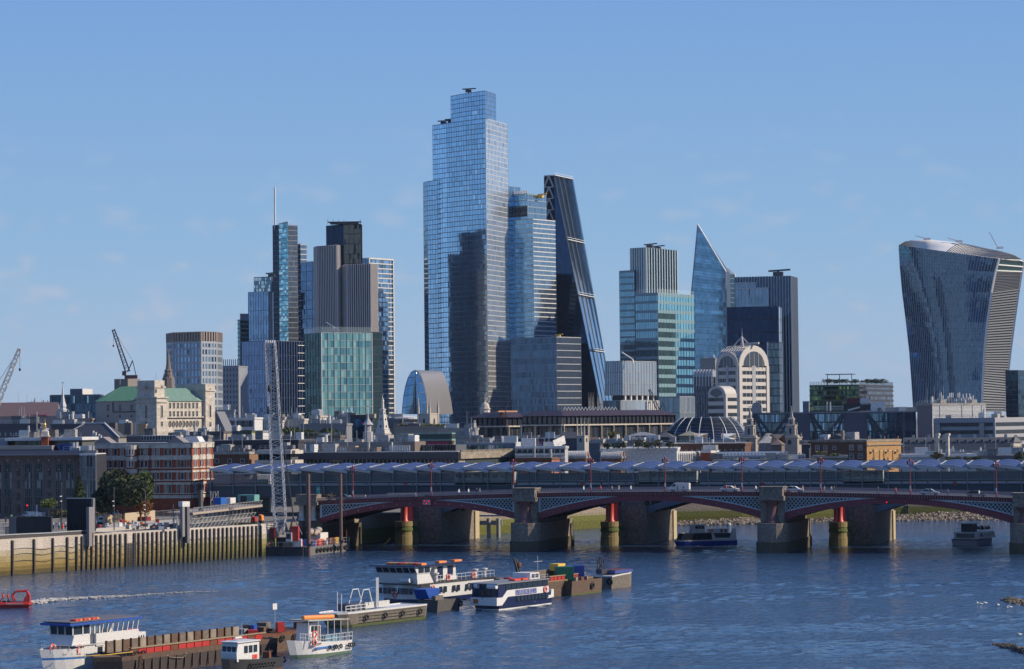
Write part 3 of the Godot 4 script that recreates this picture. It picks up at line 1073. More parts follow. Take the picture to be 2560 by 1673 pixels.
func walkie()->void:
	var o:=thing("flared_skyscraper","top-heavy flared glass tower with white fins and a rounded white roof at the right","skyscraper",spot(2380,2020))
	var inv:=o.transform.affine_inverse()
	var lf:=[[2284,1030],[2279,951],[2274,882],[2265.5,806],[2256,731],[2250,665],[2247.5,613]]
	var cn:=[[2455,1030],[2457,951],[2460.5,882],[2468,806],[2479,731],[2489,680],[2498,647]]
	var rt:=[[2514,1030],[2518,958],[2526.5,880],[2537,800],[2548,722],[2554,682],[2559.5,655]]
	var df:=[2052.0,2050.0,2047.0,2043.0,2037.0,2032.0,2028.0]
	var n:=6
	var white:=paint(0.85,0.85,0.85,0.8)
	var fins:=37
	var lp:=[]
	var cp:=[]
	var rp:=[]
	for i in 7:
		lp.append(inv*at(lf[i][0],lf[i][1],df[i]))
		cp.append(inv*at(cn[i][0],cn[i][1],df[i]-42))
		rp.append(inv*at(rt[i][0],rt[i][1],df[i]-6))
	var fr:=func(i:int,u:float)->Vector3:
		var p:Vector3=lp[i].lerp(cp[i],u)
		return p+Vector3(-0.55,0,0.8)*5.0*sin(u*PI)
	var m:=MB.new()
	var gl:=MB.new()
	var fn:=MB.new()
	for i in n:
		for s in 6:
			var v0:=s/6.0
			var v1:=(s+1)/6.0
			for j in fins:
				var u0:=float(j)/fins
				var u1:=float(j+1)/fins
				var a:Vector3=fr.call(i,u0).lerp(fr.call(i+1,u0),v0)
				var b:Vector3=fr.call(i,u1).lerp(fr.call(i+1,u1),v0)
				var c:Vector3=fr.call(i,u1).lerp(fr.call(i+1,u1),v1)
				var d:Vector3=fr.call(i,u0).lerp(fr.call(i+1,u0),v1)
				var nm:=(b-a).cross(d-a).normalized()
				gl.col=Color(0.17,0.36,0.62)*rng.randf_range(0.88,1.12)
				gl.pane(a,b,c,d,nm+Vector3(rng.randfn(0,0.006),rng.randfn(0,0.006),0))
	part(o,"front_glazing",gl,M("glass"),"stuff")
	for j in fins+1:
		var f:=MB.new()
		var u:=float(j)/fins
		for i in n:
			var a:Vector3=fr.call(i,u)
			var b:Vector3=fr.call(i+1,u)
			f.bar(a,b,0.42 if j in[0,fins]else 0.26,0.35)
		part(o,"fin",f,paint(0.5,0.55,0.62,0.4))
	for i in 30:
		var f:=MB.new()
		var v:=i/5.0
		var a:=mini(int(v),5)
		for j in 12:
			var p0:Vector3=fr.call(a,j/12.0).lerp(fr.call(a+1,j/12.0),v-a)
			var p1:Vector3=fr.call(a,(j+1)/12.0).lerp(fr.call(a+1,(j+1)/12.0),v-a)
			f.bar(p0,p1,0.3,0.15)
		part(o,"floor_band",f,paint(0.08,0.12,0.18,0.4))
	var sd:=func(v:float,u:float)->Vector3:
		var a:=mini(int(v),5)
		var p:Vector3=cp[a].lerp(cp[a+1],v-a)
		var q:Vector3=rp[a].lerp(rp[a+1],v-a)
		return p.lerp(q,u)+Vector3(0.8,0,0.3)*1.5*sin(u*PI)
	for i in 60:
		var v:=i*5.05/60.0
		var v1:=v+0.045
		var f:=MB.new()
		f.quad(sd.call(v,0.03),sd.call(v,0.97),sd.call(v1,0.97)+Vector3(0.35,0,0.2),sd.call(v1,0.03)+Vector3(0.35,0,0.2))
		f.quad(sd.call(v1,0.03)+Vector3(0.35,0,0.2),sd.call(v1,0.97)+Vector3(0.35,0,0.2),sd.call(v1,0.97),sd.call(v1,0.03))
		part(o,"louvre",f,paint(0.4,0.42,0.46,0.6))
	m=MB.new()
	for i in 24:
		var v:=i*6.0/24
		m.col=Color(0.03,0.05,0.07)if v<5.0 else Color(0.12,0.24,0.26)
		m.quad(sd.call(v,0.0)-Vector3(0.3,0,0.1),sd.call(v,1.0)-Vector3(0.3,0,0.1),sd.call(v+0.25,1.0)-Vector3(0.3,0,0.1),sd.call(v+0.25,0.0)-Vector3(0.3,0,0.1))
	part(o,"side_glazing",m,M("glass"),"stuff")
	m=MB.new()
	for i in 24:
		var v:=i*6.0/24
		m.bar(sd.call(v,0.0),sd.call(v+0.25,0.0),1.6,1.2)
		m.bar(sd.call(v,1.0),sd.call(v+0.25,1.0),1.6,1.2)
	part(o,"white_edge",m,white)
	for v in[5.1,5.55]:
		m=MB.new()
		m.bar(sd.call(v,0.0),sd.call(v,1.0),1.4,0.8)
		part(o,"terrace_band",m,white)
	var rows:=[]
	var ridge:=[[2247.5,613],[2262,604],[2285,600],[2330,599.5],[2379,605],[2425,613],[2465,622],[2505,630],[2535,639],[2551,648],[2559.5,655]]
	for i in 11:
		var u:=i/10.0
		var row:=PackedVector3Array()
		var e:Vector3=fr.call(6,minf(u*1.12,1.0))if u<0.9 else cp[6].lerp(rp[6],(u-0.9)/0.1)
		var g:Vector3=inv*at(ridge[i][0],ridge[i][1],2018)
		var h:=Vector3(g.x+3,e.y-4,g.z-22)
		for j in 9:
			var w:=j/8.0
			var p:=e.lerp(g,w*2)if w<0.5 else g.lerp(h,w*2-1)
			p.y=lerpf(e.y,g.y,sin(minf(w*2,1)*PI/2))if w<0.5 else lerpf(h.y,g.y,cos((w-0.5)*PI))
			row.append(p)
		rows.append(row)
	m=MB.new()
	for i in 10:
		for j in 8:
			m.quad(rows[i][j],rows[i+1][j],rows[i+1][j+1],rows[i][j+1])
	part(o,"roof",m,white,"",true)
	for i in 26:
		var v:=4.6+i*4.8/26
		var a:=int(v)
		m=MB.new()
		for j in 4:
			var p0:Vector3=rows[a][j].lerp(rows[a+1][j],v-a)+Vector3(0,0.35,0.3)
			var p1:Vector3=rows[a][j+1].lerp(rows[a+1][j+1],v-a)+Vector3(0,0.35,0.3)
			m.bar(p0,p1,0.4,0.4)
		part(o,"roof_slot",m,M("steel_dark"))
	m=MB.new()
	var back:=[]
	for i in 7:
		back.append([lp[i]+Vector3(10,0,-36),rp[i]+Vector3(-6,0,-26)])
	for i in 6:
		m.quad(back[i][1],back[i][0],back[i+1][0],back[i+1][1])
		m.quad(back[i][0],lp[i],lp[i+1],back[i+1][0])
		m.quad(rp[i],back[i][1],back[i+1][1],rp[i+1])
	m.quad(lp[6]-Vector3.UP*0.5,cp[6]-Vector3.UP*0.5,rp[6]-Vector3.UP*0.5,back[6][0]-Vector3.UP*0.5)
	part(o,"back_wall",m,M("steel"))
	for p in[[2318,600],[2398,606],[2500,622]]:
		var q:Vector3=inv*at(p[0],p[1],2014)
		m=MB.new()
		m.box(q+Vector3(0,0.8,0),Vector3(5,1.6,2.5))
		m.bar(q+Vector3(-2,1.5,0),q+(Vector3(-9,3.4,0)if p[0]<2450 else Vector3(-8,13,0)),0.6)
		part(o,"cleaning_crane",m,white)

func house(called:String,label:String,l:float,c:float,r:float,top:float,d:float,deg:float,wall:Material,k:={})->Dictionary:
	var b:=block(called,label,k.get("cat","building"),l,c,r,top,d,deg,k.get("deep",22.0),6.8,k.get("group",""))
	bx(b.o,"wall",Vector3(-b.w/2,b.h/2,-b.d/2),Vector3(b.w,b.h,b.d),wall)
	if k.has("side"):
		bx(b.o,"side_wall",Vector3(0.06,b.h/2,-b.d/2),Vector3(0.14,b.h,b.d-0.1),k.side)
	var y0:float=k.get("y0",0.0)
	var nf:int=k.get("nf",0)
	for q in[[b.front,b.w,k.get("nb",0)],[b.side,b.d,k.get("ns",0)]]:
		if q[2]==0 or nf==0 or(q[0]==b.side and r<=c):
			continue
		var fh:float=(b.h-y0-k.get("parapet",0.8))/nf
		if k.has("ribbon"):
			for i in nf:
				bx(b.o,"ribbon_window",q[0]*Vector3(q[1]/2,y0+fh*(i+0.5),0.03),Vector3(q[1]*0.97,fh*k.get("wh",0.45),0.12),k.ribbon,q[0].basis)
			var m:=MB.new()
			m.t=q[0]
			for j in q[2]+1:
				for i in nf:
					m.box(Vector3(lerpf(0.02,0.98,float(j)/q[2])*q[1],y0+fh*(i+0.5),0.1),Vector3(0.14,fh*k.get("wh",0.45),0.12))
			part(b.o,"window_bars",m,k.get("frame",M("steel")),"stuff")
		else:
			var bw:float=q[1]/q[2]
			for i in nf:
				for j in q[2]:
					window(b.o,q[0],bw*(j+0.5),y0+fh*(i+0.5),snappedf(bw*k.get("ww",0.5),0.1),snappedf(fh*k.get("wh",0.6),0.1),k.get("frame",M("white")),k.get("pane"),k.get("bar",1))
	if k.has("hip"):
		var m:=MB.new()
		hip(m,-b.w-0.4,0.4,-b.d-0.4,0.4,b.h,k.hip,k.get("inl",4.0),k.get("inr",4.0))
		part(b.o,"roof",m,k.get("roof",M("slate")))
	else:
		var rim:Material=k.get("rim",wall)
		bx(b.o,"roof",Vector3(-b.w/2,b.h+0.1,-b.d/2),Vector3(b.w-0.6,0.25,b.d-0.6),k.get("roof",M("roof")))
		for q in[[b.front,b.w],[b.side,b.d]]:
			bx(b.o,"parapet",q[0]*Vector3(q[1]/2,b.h-0.2,0.06),Vector3(q[1]+0.3,0.7,0.4),rim,q[0].basis)
	if k.get("clutter",0)>0:
		clutter(b.o,-b.w,0,-b.d,-0.8,b.h+0.2,k.clutter,k.get("rail",true))
	return b

func bush(called:String,label:String,p:Vector3,r:Vector3,c:Color,n:int,cat:="tree",trunk:=0.0,group:="")->Node3D:
	var o:=thing(called,label,cat,Transform3D(Basis(),p),group)
	var m:=MB.new()
	var lumps:=[]
	for i in 11:
		var a:=rng.randf()*TAU
		var q:=sqrt(rng.randf())*0.72
		lumps.append([Vector3(cos(a)*q*r.x,trunk+r.y*(0.35+1.1*rng.randf()*(1.0-q*0.6)),sin(a)*q*r.z),rng.randf_range(0.32,0.52)])
	for i in n:
		var l:Array=lumps[rng.randi()% 11]
		var v:=Vector3(rng.randfn(0,1),rng.randfn(0,1),rng.randfn(0,1)).normalized()
		var e:Vector3=l[0]+v*Vector3(r.x,r.y,r.z)*l[1]*pow(rng.randf(),0.3)
		if e.y<0.1:
			continue
		var s:=rng.randf_range(0.16,0.36)*clampf(r.x*0.25,0.6,1.3)
		var b:=Basis(Vector3(rng.randfn(0,1),rng.randfn(0,1),rng.randfn(0,1)).normalized(),rng.randf()*TAU)
		m.col=c*rng.randf_range(0.55,1.5)
		m.quad(e-b.x*s-b.y*s*0.6,e+b.x*s-b.y*s*0.6,e+b.x*s*0.8+b.y*s*0.6,e-b.x*s*0.8+b.y*s*0.6)
	part(o,"crown",m,M("leaf"),"stuff")
	m=MB.new()
	m.tube(Vector3.ZERO,Vector3(0.1,trunk+r.y*0.8,0),maxf(0.08,r.x*0.07),maxf(0.04,r.x*0.03),7)
	for i in 5:
		var a:=TAU*i/5+0.4
		m.tube(Vector3(0,trunk+r.y*(0.15+0.1*i),0),Vector3(cos(a)*r.x*0.55,trunk+r.y*(0.6+0.14*i),sin(a)*r.z*0.55),r.x*0.03,r.x*0.012,5)
	part(o,"trunk",m,M("bark"))
	return o

func pinnacle(m:MB,p:Vector3,w:float,h:float,shaft:=0.45)->void:
	m.lathe(p,[Vector2(w*0.7,0),Vector2(w*0.7,h*shaft),Vector2(w*0.95,h*shaft),Vector2(w*0.85,h*shaft+w*0.5),Vector2(w*0.62,h*shaft+w*0.6),Vector2(w*0.2,h*0.9),Vector2(w*0.3,h*0.91),Vector2(w*0.1,h)],4)
	for i in 4:
		var a:=TAU*(i+0.5)/4
		m.tube(p+Vector3(sin(a),0,cos(a))*w*0.75+Vector3(0,h*shaft,0),p+Vector3(sin(a),0,cos(a))*w*0.7+Vector3(0,h*(shaft+0.2),0),w*0.14,0.01,4)

func steeple(called:String,label:String,px:float,base:float,d:float,deg:float,mat:Material,stages:Array,k:={})->Node3D:
	var p:=at(px,base,d)
	var f:=frame(Vector3(p.x,6.8,p.z),deg)
	var o:=thing(called,label,"church tower",f)
	var sc:=d/FL
	var y0:=p.y-6.8
	var m:=MB.new()
	var prof:=[Vector2(stages[0][0]*sc*1.414,0),Vector2(stages[0][0]*sc*1.414,y0)]
	for s in stages:
		prof.append(Vector2(s[0]*sc*1.414,y0+s[1]*sc))
	m.lathe(Vector3.ZERO,prof,k.get("sides",4))
	part(o,"tower",m,mat)
	for w in k.get("openings",[]):
		for i in 4:
			var fr:=Transform3D(Basis(Vector3.UP,PI/2*i),Vector3.ZERO)
			var q:=MB.new()
			q.t=fr
			var hw:float=w[2]*sc/2
			var hh:float=w[3]*sc
			q.extrude(PackedVector2Array([Vector2(-hw,0),Vector2(hw,0),Vector2(hw,hh*0.75),Vector2(0,hh),Vector2(-hw,hh*0.75)]),0,0.12)
			q.v=Transform3D(Basis(),fr.basis*Vector3(0,y0+w[1]*sc,w[0]*sc))*q.v
			part(o,"opening",q,M("black"))
	for w in k.get("pins",[]):
		for i in 4:
			var a:=PI/4+PI/2*i
			var q:=MB.new()
			pinnacle(q,Vector3(cos(a)*w[0]*sc*1.414,y0+w[1]*sc,sin(a)*w[0]*sc*1.414),w[2]*sc,w[3]*sc,w[4]if w.size()>4 else 0.3)
			part(o,"pinnacle",q,mat)
	for w in k.get("rings",[]):
		var q:=MB.new()
		q.lathe(Vector3(0,y0+w[1]*sc,0),[Vector2(w[0]*sc*1.2,-0.3),Vector2(w[0]*sc*1.5,-0.1),Vector2(w[0]*sc*1.5,0.25),Vector2(w[0]*sc*1.1,0.4)],k.get("sides",4))
		part(o,"cornice",q,mat)
	if k.has("vane"):
		var q:=MB.new()
		var y:float=y0+stages[-1][1]*sc
		q.tube(Vector3(0,y-0.3,0),Vector3(0,y+k.vane*sc,0),0.12,0.05,6)
		q.box(Vector3(0,y+k.vane*sc*0.95,0),Vector3(1.1,0.25,0.1))
		part(o,"weather_vane",q,k.get("vane_mat",M("steel")))
	return o

func city()->void:
	var beige:=paint(0.45,0.36,0.27,0.85)
	var dkglass:=Color(0.05,0.08,0.12)
	var gw:=paint(0.1,0.16,0.17,0.15,0.5)
	var b:={}
	var m:=MB.new()
	b=block("dark_glass_block","long dark blue glass office behind the thin white spire at the left","office building",124,251,258,987,1300,-6)
	core(b,"wall",M("steel_dark"),0,0.12,M("roof"))
	clad(b,0,9,26,2,Color(0.05,0.085,0.14),Color(0.1,0.15,0.2),{"band":paint(0.1,0.15,0.2,0.4),"bh":0.12,"fin":paint(0.06,0.09,0.13,0.4),"vary":0.35,"odd":Color(0.3,0.45,0.5),"share":0.04})
	var t:=wing(b,174,205,230,972,-6,10)
	core(t,"plant_room",paint(0.1,0.13,0.18),b.h)
	bx(b.o,"white_end",t.side*Vector3(t.d/2,(b.h+t.h)/2,0.1),Vector3(t.d,t.h-b.h,0.2),M("white"),t.side.basis)
	house("low_office","low dark teal office left of the dark blue glass office",76,122,126,1009,1350,-6,paint(0.05,0.09,0.11,0.4),{"clutter":4})
	var o:=thing("rounded_tower","pale rounded office tower with a bronze crown behind the stone telephone building","skyscraper",spot(486,1560))
	var hy:=high(486,853,1545)
	var kk:={"band":paint(0.42,0.46,0.52,0.4),"bh":0.3,"proud":0.2,"fin":paint(0.4,0.44,0.5,0.4),"fw":0.9,"fd":0.25,"odd":Color(0.1,0.16,0.24),"share":0.2}
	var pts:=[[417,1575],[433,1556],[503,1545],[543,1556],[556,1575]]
	facets(o,pts,0,hy,4.2,2.6,[Color(0.22,0.34,0.48),Color(0.2,0.32,0.48),Color(0.38,0.46,0.5),Color(0.3,0.36,0.4)],kk)  # facet tints carry the light: bluer shaded left, paler sunlit right
	var cap:={"glass":M("glass_soft"),"fin":paint(0.36,0.29,0.25,0.6),"fw":0.9,"fd":0.4}
	facets(o,pts,hy,high(486,829,1545),8,2.2,[Color(0.16,0.13,0.12)],cap)
	b=house("apartment_block","pale gridded block half hidden right of the rounded tower",556,596,0,915,1700,-10,paint(0.3,0.33,0.38),{"nf":16,"nb":5,"ww":0.5,"wh":0.6,"frame":paint(0.5,0.5,0.5),"bar":0,"y0":4})
	m=MB.new()
	for i in 8:
		m.box(b.front*Vector3(b.w*(i+0.5)/8,b.h+2,0),Vector3(0.5,5,0.5))
	part(b.o,"crown_posts",m,paint(0.4,0.42,0.45))
	b=house("retail_block","long pinkish roofed block with a magenta panel at the far left",-60,146,152,1040,930,-4,paint(0.36,0.3,0.3),{"hip":5.0,"roof":paint(0.3,0.2,0.2,0.8),"inl":1,"inr":1,"deep":24})
	m=MB.new()
	m.quad(Vector3(-11.5,b.h+0.6,0.2),Vector3(-4,b.h+0.4,0.5),Vector3(-5.2,b.h+4.2,-7.4),Vector3(-13,b.h+4.2,-7.4))
	part(b.o,"magenta_panel",m,paint(0.42,0.025,0.1))
	house("roof_block","pale grey roof terrace block above the pinkish roof at the far left",30,128,134,1019,1020,-5,M("roof_pale"),{"clutter":10})
	house("roof_block","dark blue slate block with pale flat top at the far left",-60,100,112,1060,800,-6,M("slate"),{"clutter":9,"roof":M("roof_pale"),"nf":2,"nb":12,"ww":0.2,"wh":0.2,"y0":14,"bar":0})
	house("roof_block","navy slate block below the thin white spire",128,205,218,1061,790,-8,M("slate"),{"clutter":6})
	house("roof_block","pinkish low block between the thin white spire and the stone telephone building",126,226,236,1047,860,-6,paint(0.42,0.32,0.28),{"clutter":7})
	steeple("church_spire","thin white church spire with a slender lead needle at the left",157,1060,900,-30,paint(0.55,0.55,0.56),[[13,0],[13,4],[10,6],[10,22],[12.5,23],[12.5,26],[8,27],[7,34],[9,35],[7,37],[5,39],[6.5,44],[4,56],[2.2,70],[1.2,88],[0.4,98]],{"openings":[[10.2,8,6,12]],"pins":[[10,26,2.5,9]],"vane":5})
	telephone()
	steeple("church_spire","dark stone crown spire rising behind the left copper roof",421,975,1000,-30,paint(0.2,0.17,0.15),[[12,0],[11,30],[9,32],[7.5,34],[7,46],[8,48],[5,52],[2.5,80],[0.8,94]],{"sides":8,"pins":[[8,26,2.6,16]],"openings":[[10.6,8,6,18]],"vane":4,"vane_mat":M("yellow")})
	luffing_crane("tower_crane","dark navy luffing crane above the left copper roof",at(319,948,1150),at(319,930,1150),at(283,824,1150),paint(0.03,0.04,0.1),paint(0.1,0.04,0.05))
	luffing_crane("tower_crane","white lattice crane jib leaning in at the left edge",at(-30,1080,900),at(-20,1040,900),at(49,872,900),paint(0.7,0.7,0.68),M("white"))
	b=house("terrace_house","low white modern building with a glass front left of the crane boom",564,636,656,1045,1000,-26,M("white"),{"roof":M("roof_pale"),"clutter":4})
	curtain(b.o,b.front,b.w*0.94,b.h-3.4,b.h-1.0,1,16,Color(0.14,0.24,0.26),{"fin":M("steel_dark"),"vary":0.4})
	house("roof_block","plain grey plant block above the low white modern building",540,585,588,1026,1080,-12,paint(0.33,0.34,0.35),{"clutter":3})
	o=thing("sloped_pavilion","grey wedge-shaped pavilion leaning against the stone telephone building","building",frame(Vector3(at(540,1060,930).x,6.8,-930),-8))
	m=MB.new()
	var sp:=[o.transform.affine_inverse()*at(520,1080,930),o.transform.affine_inverse()*at(566,1080,930),o.transform.affine_inverse()*at(541,1029,930)]
	m.extrude(PackedVector2Array([Vector2(sp[0].x,0),Vector2(sp[1].x,0),Vector2(sp[1].x,sp[1].y),Vector2(sp[2].x,sp[2].y),Vector2(sp[0].x,sp[2].y)]),-12,0)
	part(o,"wall",m,paint(0.2,0.2,0.22))
	for q in[[-14,20,1072,"slate-topped low block behind the glass school at the far left"],[660,706,1052,"pale low block with roof plant right of the crane boom"],[700,760,1048,"flat-roofed cream block with a domed skylight"]]:
		house("roof_block",q[3],q[0],q[1],q[1]+10,q[2],980,-18,M("portland"),{"clutter":9,"nf":2,"nb":6,"ww":0.3,"wh":0.4,"y0":14,"bar":0})
	house("roof_block","cream lit block with a rooftop cabin below the green glass offices",776,800,818,1040,960,-30,M("portland"),{"clutter":6,"nf":2,"ns":3,"nb":2,"y0":12,"bar":0})
	house("roof_block","long grey block with a louvred roof below the green glass offices",752,866,880,1060,930,-15,paint(0.24,0.25,0.28),{"clutter":16,"ribbon":gw,"nf":3,"nb":16,"y0":6})
	house("roof_block","flat roofed block with skylights between the crane boom and the steeple",820,880,890,1043,1010,-15,paint(0.34,0.34,0.35),{"clutter":10})
	house("garden_roof_block","brown block with planted roof terraces right of the crane boom",700,850,862,1090,860,-16,paint(0.2,0.15,0.13),{"clutter":5,"roof":paint(0.12,0.14,0.06)})
	var gi:=0
	for q in[[728,1089,3.6,2.2,"round green shrub mass next to the crane boom"],[768,1091,4.0,1.6,"middle dark hedge on the planted roof"],[822,1090,3.6,1.9,"right-hand shrub on the planted roof"],[790,1092,2.6,1.3,"small dark bush between two larger ones on the planted roof"]]:
		bush("roof_shrub",q[4],at(q[0],q[1],866),Vector3(q[2],q[3],2.2),Color(0.07,0.085,0.03),900,"shrub",0,"shrubs on the planted roof")
	house("container_cabin","dark green container cabin on the roofs left of the crane boom",602,628,637,1077,800,-30,paint(0.05,0.085,0.05),{"side":paint(0.4,0.42,0.2)})
	house("roof_block","blue grey clad roof block left of the green cabin",580,603,606,1079,810,-20,paint(0.13,0.16,0.2),{"clutter":3})
	house("roof_block","white panelled roof block right of the green cabin",637,656,674,1078,805,-30,paint(0.25,0.28,0.31),{"side":M("white"),"nf":1,"ns":4,"nb":0,"ww":0.4,"wh":0.25,"y0":20,"bar":0})
	house("roof_block","dark grey block with a sunlit beige end left of the crane boom",470,558,580,1080,830,-26,paint(0.1,0.09,0.1),{"side":beige,"clutter":5})  # beige end carries the sunlight in its colour
	house("long_office","long dark flat roofed terrace behind the brick block",470,745,790,1101,780,-10,paint(0.055,0.05,0.06),{"clutter":14,"nf":2,"nb":14,"ww":0.4,"wh":0.4,"y0":12,"frame":paint(0.1,0.1,0.12),"bar":0})
	house("brick_block","low dark brick block with a sunlit brown end behind the station wall",526,622,648,1131,735,-24,M("brick_brown"),{"rim":M("concrete"),"side":paint(0.3,0.17,0.1),"clutter":10,"nf":2,"nb":3,"ww":0.3,"wh":0.35,"y0":8,"bar":0})  # end wall is the same brick, coloured lighter as if sunlit
	b=house("terraced_office","stepped concrete office with pale balcony bands right of the crane boom",646,728,745,1125,728,-20,paint(0.08,0.09,0.1),{"rim":M("portland"),"clutter":5})
	for yy in[1126,1150]:
		var y:float=on(b.f,728,yy).y
		bx(b.o,"balcony_band",Vector3(-b.w/2,y-0.5,0.6),Vector3(b.w+1,1.0,1.6),M("portland"))
		bx(b.o,"balcony_band",Vector3(0.6,y-0.5,-b.d/2),Vector3(1.6,1.0,b.d+1),M("portland"))
	curtain(b.o,b.front,b.w,b.h-6.5,b.h-1,2,12,Color(0.08,0.13,0.14),{"fin":M("steel_dark"),"vary":0.4})
	baynard()
	b=block("dark_screen_building","dark blue screen-fronted building left of the white steeple","building",875,929,934,1037,990,-6)
	core(b,"wall",paint(0.02,0.03,0.05))
	curtain(b.o,b.front,b.w,0,b.h-1.6,5,8,Color(0.025,0.06,0.12),{"vary":0.3})
	bx(b.o,"magenta_mark",on(b.f,906,1058,0.1),Vector3(0.9,0.7,0.1),paint(0.5,0.02,0.2))
	bx(b.o,"roof_box",Vector3(-0.5,b.h-0.5,-2),Vector3(3.2,1.6,4),beige)
	steeple("church_steeple","white stone steeple with a tapering pierced cone left of the copper pavilion",957,1095,905,-28,paint(0.62,0.6,0.56),[[14,0],[14,9],[16,10],[16,12],[13,12.5],[12,21],[13,22],[10.5,24],[9,38],[6.5,56],[5,68],[6.5,70],[6.5,72],[3,73],[2.6,90],[3.2,92],[1.4,98],[0.5,104]],{"openings":[[10.3,26,4,6],[8.4,44,3.4,5],[6.2,60,2.6,4]],"rings":[[14,11],[6,70]],"pins":[[12,12,2.4,11]],"vane":4})
	steeple("church_spire","small grey spire with a flared cap beside the white steeple",920,1104,880,-28,paint(0.45,0.45,0.47),[[9,0],[9,24],[6,25],[6,41],[10,42],[8,45],[5,50],[2,58],[0.8,72],[0.3,84]],{"sides":8,"openings":[[6.2,27,3,10]],"vane":5})
	b=house("louvred_block","grey louvred block right of the white steeple",952,1000,1003,1046,980,-6,paint(0.2,0.21,0.23),{"clutter":3})
	m=MB.new()
	m.t=b.front
	for i in 28:
		m.box(Vector3(b.w*(i+0.5)/28,b.h-2,0.15),Vector3(0.12,3.6,0.3))
	part(b.o,"louvres",m,M("lead"),"stuff")
	o=thing("round_pavilion","round rooftop pavilion with a white disc roof left of the gothic tower","building",spot(1015,985))
	m=MB.new()
	var py:=high(1015,1044,985)
	m.lathe(Vector3.ZERO,[Vector2(4.6,0),Vector2(4.6,py-1)],18)
	part(o,"drum",m,M("concrete"))
	m=MB.new()
	m.lathe(Vector3.ZERO,[Vector2(4.6,py-1),Vector2(6.6,py-0.6),Vector2(6.6,py),Vector2(0,py+0.7)],18)
	part(o,"disc_roof",m,M("white"))
	house("roof_block","roof terrace block with planting at the foot of the gothic tower",985,1110,1122,1066,930,-8,paint(0.3,0.28,0.25),{"clutter":6,"roof":paint(0.16,0.16,0.06)})
	bush("roof_shrub","yellow green planting at the foot of the gothic tower",at(1082,1068,935),Vector3(5,0.8,1.6),Color(0.16,0.15,0.03),700,"shrub")
	bush("roof_shrub","low brown planting left of the gothic tower",at(1020,1066,935),Vector3(4,0.8,1.6),Color(0.14,0.11,0.05),500,"shrub")
	steeple("gothic_tower","white gothic church tower with four tall pinnacles in front of the tallest tower",1071,1068,950,-35,paint(0.52,0.48,0.42),[[18,0],[18,31],[19,32],[18,34]],{"openings":[[18.3,8,5,14]],"pins":[[17.5,0,4.2,74,0.6]],"rings":[[16,26]]})
	o=thing("copper_pavilion","green copper trimmed glass pavilion with a rounded end on a rooftop","building",spot(1060,830))
	var inv:=o.transform.affine_inverse()
	var poly:=PackedVector2Array()
	for i in 9:
		var a:=PI/2+PI*i/8*0.9
		var q:Vector3=inv*at(1018,1090,830)
		poly.append(Vector2(q.x+cos(a)*2.6,q.z-2.6+sin(a)*2.6))
	var e0:Vector3=inv*at(1129,1090,826)
	poly.append(Vector2(e0.x+1,e0.z-6))
	poly.append(Vector2(e0.x,e0.z))
	for q in[[1104,1098,"copper_base",M("copper_pale"),1.05],[1098,1086,"glass_wall",paint(0.1,0.16,0.16,0.1,0.5),1.0],[1086,1083,"copper_roof",M("copper_pale"),1.07]]:
		m=MB.new()
		var pl:=PackedVector2Array()
		for p in poly:
			pl.append(Vector2(p.x*(1.0 if q[4]==1.0 else 1.01),p.y+(0.4 if q[4]>1.0 and p.y>-3 else 0.0)))
		m.prism(pl,high(1060,q[0],830)if q[0]<1104 else 0.0,high(1060,q[1],830))
		part(o,q[2],m,q[3])
	for i in 9:
		var q:Vector3=inv*at(1040+i*11,1092,829.5)
		bx(o,"window_post",q,Vector3(0.35,1.8,0.3),M("copper_pale"))
	b=house("brick_block","strip of brick wall with pink flower boxes under the copper pavilion",1035,1130,1135,1103,815,-6,M("brick_brown"),{"rail":false})
	m=MB.new()
	for i in 16:
		m.box(on(b.f,1055+i*4,1108+(i % 3),0.3),Vector3(0.5,0.5,0.4))
	part(b.o,"flower_boxes",m,paint(0.5,0.03,0.12),"stuff")
	steeple("bell_cupola","pale domed bell cupola above the bronze office roofs",1213,1040,1150,-30,M("portland"),[[12,0],[9,4],[8.5,16],[10,17],[10,19],[8,20],[7.5,25],[5.5,31],[2,34],[0.6,38],[0.5,52]],{"sides":8,"openings":[[8.9,4,5,11]],"pins":[[8,16,1.4,4]],"vane":3})
	bronze_offices()
	o=thing("roof_tent","pale grey rooftop marquee with a pointed canopy below the bronze offices","marquee",spot(1260,850))
	inv=o.transform.affine_inverse()
	m=MB.new()
	var tp:=[[1197,1105,848],[1222,1103,846],[1237,1090,852],[1300,1091,854],[1325,1094,856],[1325,1108,848],[1290,1105,845],[1212,1108,843]]
	var tv:=[]
	for p in tp:
		tv.append(inv*at(p[0],p[1],p[2]))
	m.tri(tv[0],tv[7],tv[1])
	m.tri(tv[7],tv[2],tv[1])
	m.quad(tv[7],tv[6],tv[3],tv[2])
	m.quad(tv[6],tv[5],tv[4],tv[3])
	part(o,"canopy",m,paint(0.42,0.4,0.39))
	m=MB.new()
	for p in[tv[0],tv[7],tv[6],tv[5]]:
		m.tube(Vector3(p.x,0,p.z),p,0.12)
	m.quad(tv[2],tv[3],tv[3]+Vector3(0,-2,-4),tv[2]+Vector3(0,-2,-4))
	part(o,"poles",m,M("steel"),"stuff")
	house("roof_block","navy rooftop bar block behind the magenta letters",1290,1420,1430,1097,840,-6,paint(0.06,0.075,0.12),{"clutter":8,"roof":M("roof_pale")})
	o=thing("magenta_letters","row of illegible magenta rooftop letters in front of the navy bar block","sign",spot(1326,828))
	inv=o.transform.affine_inverse()
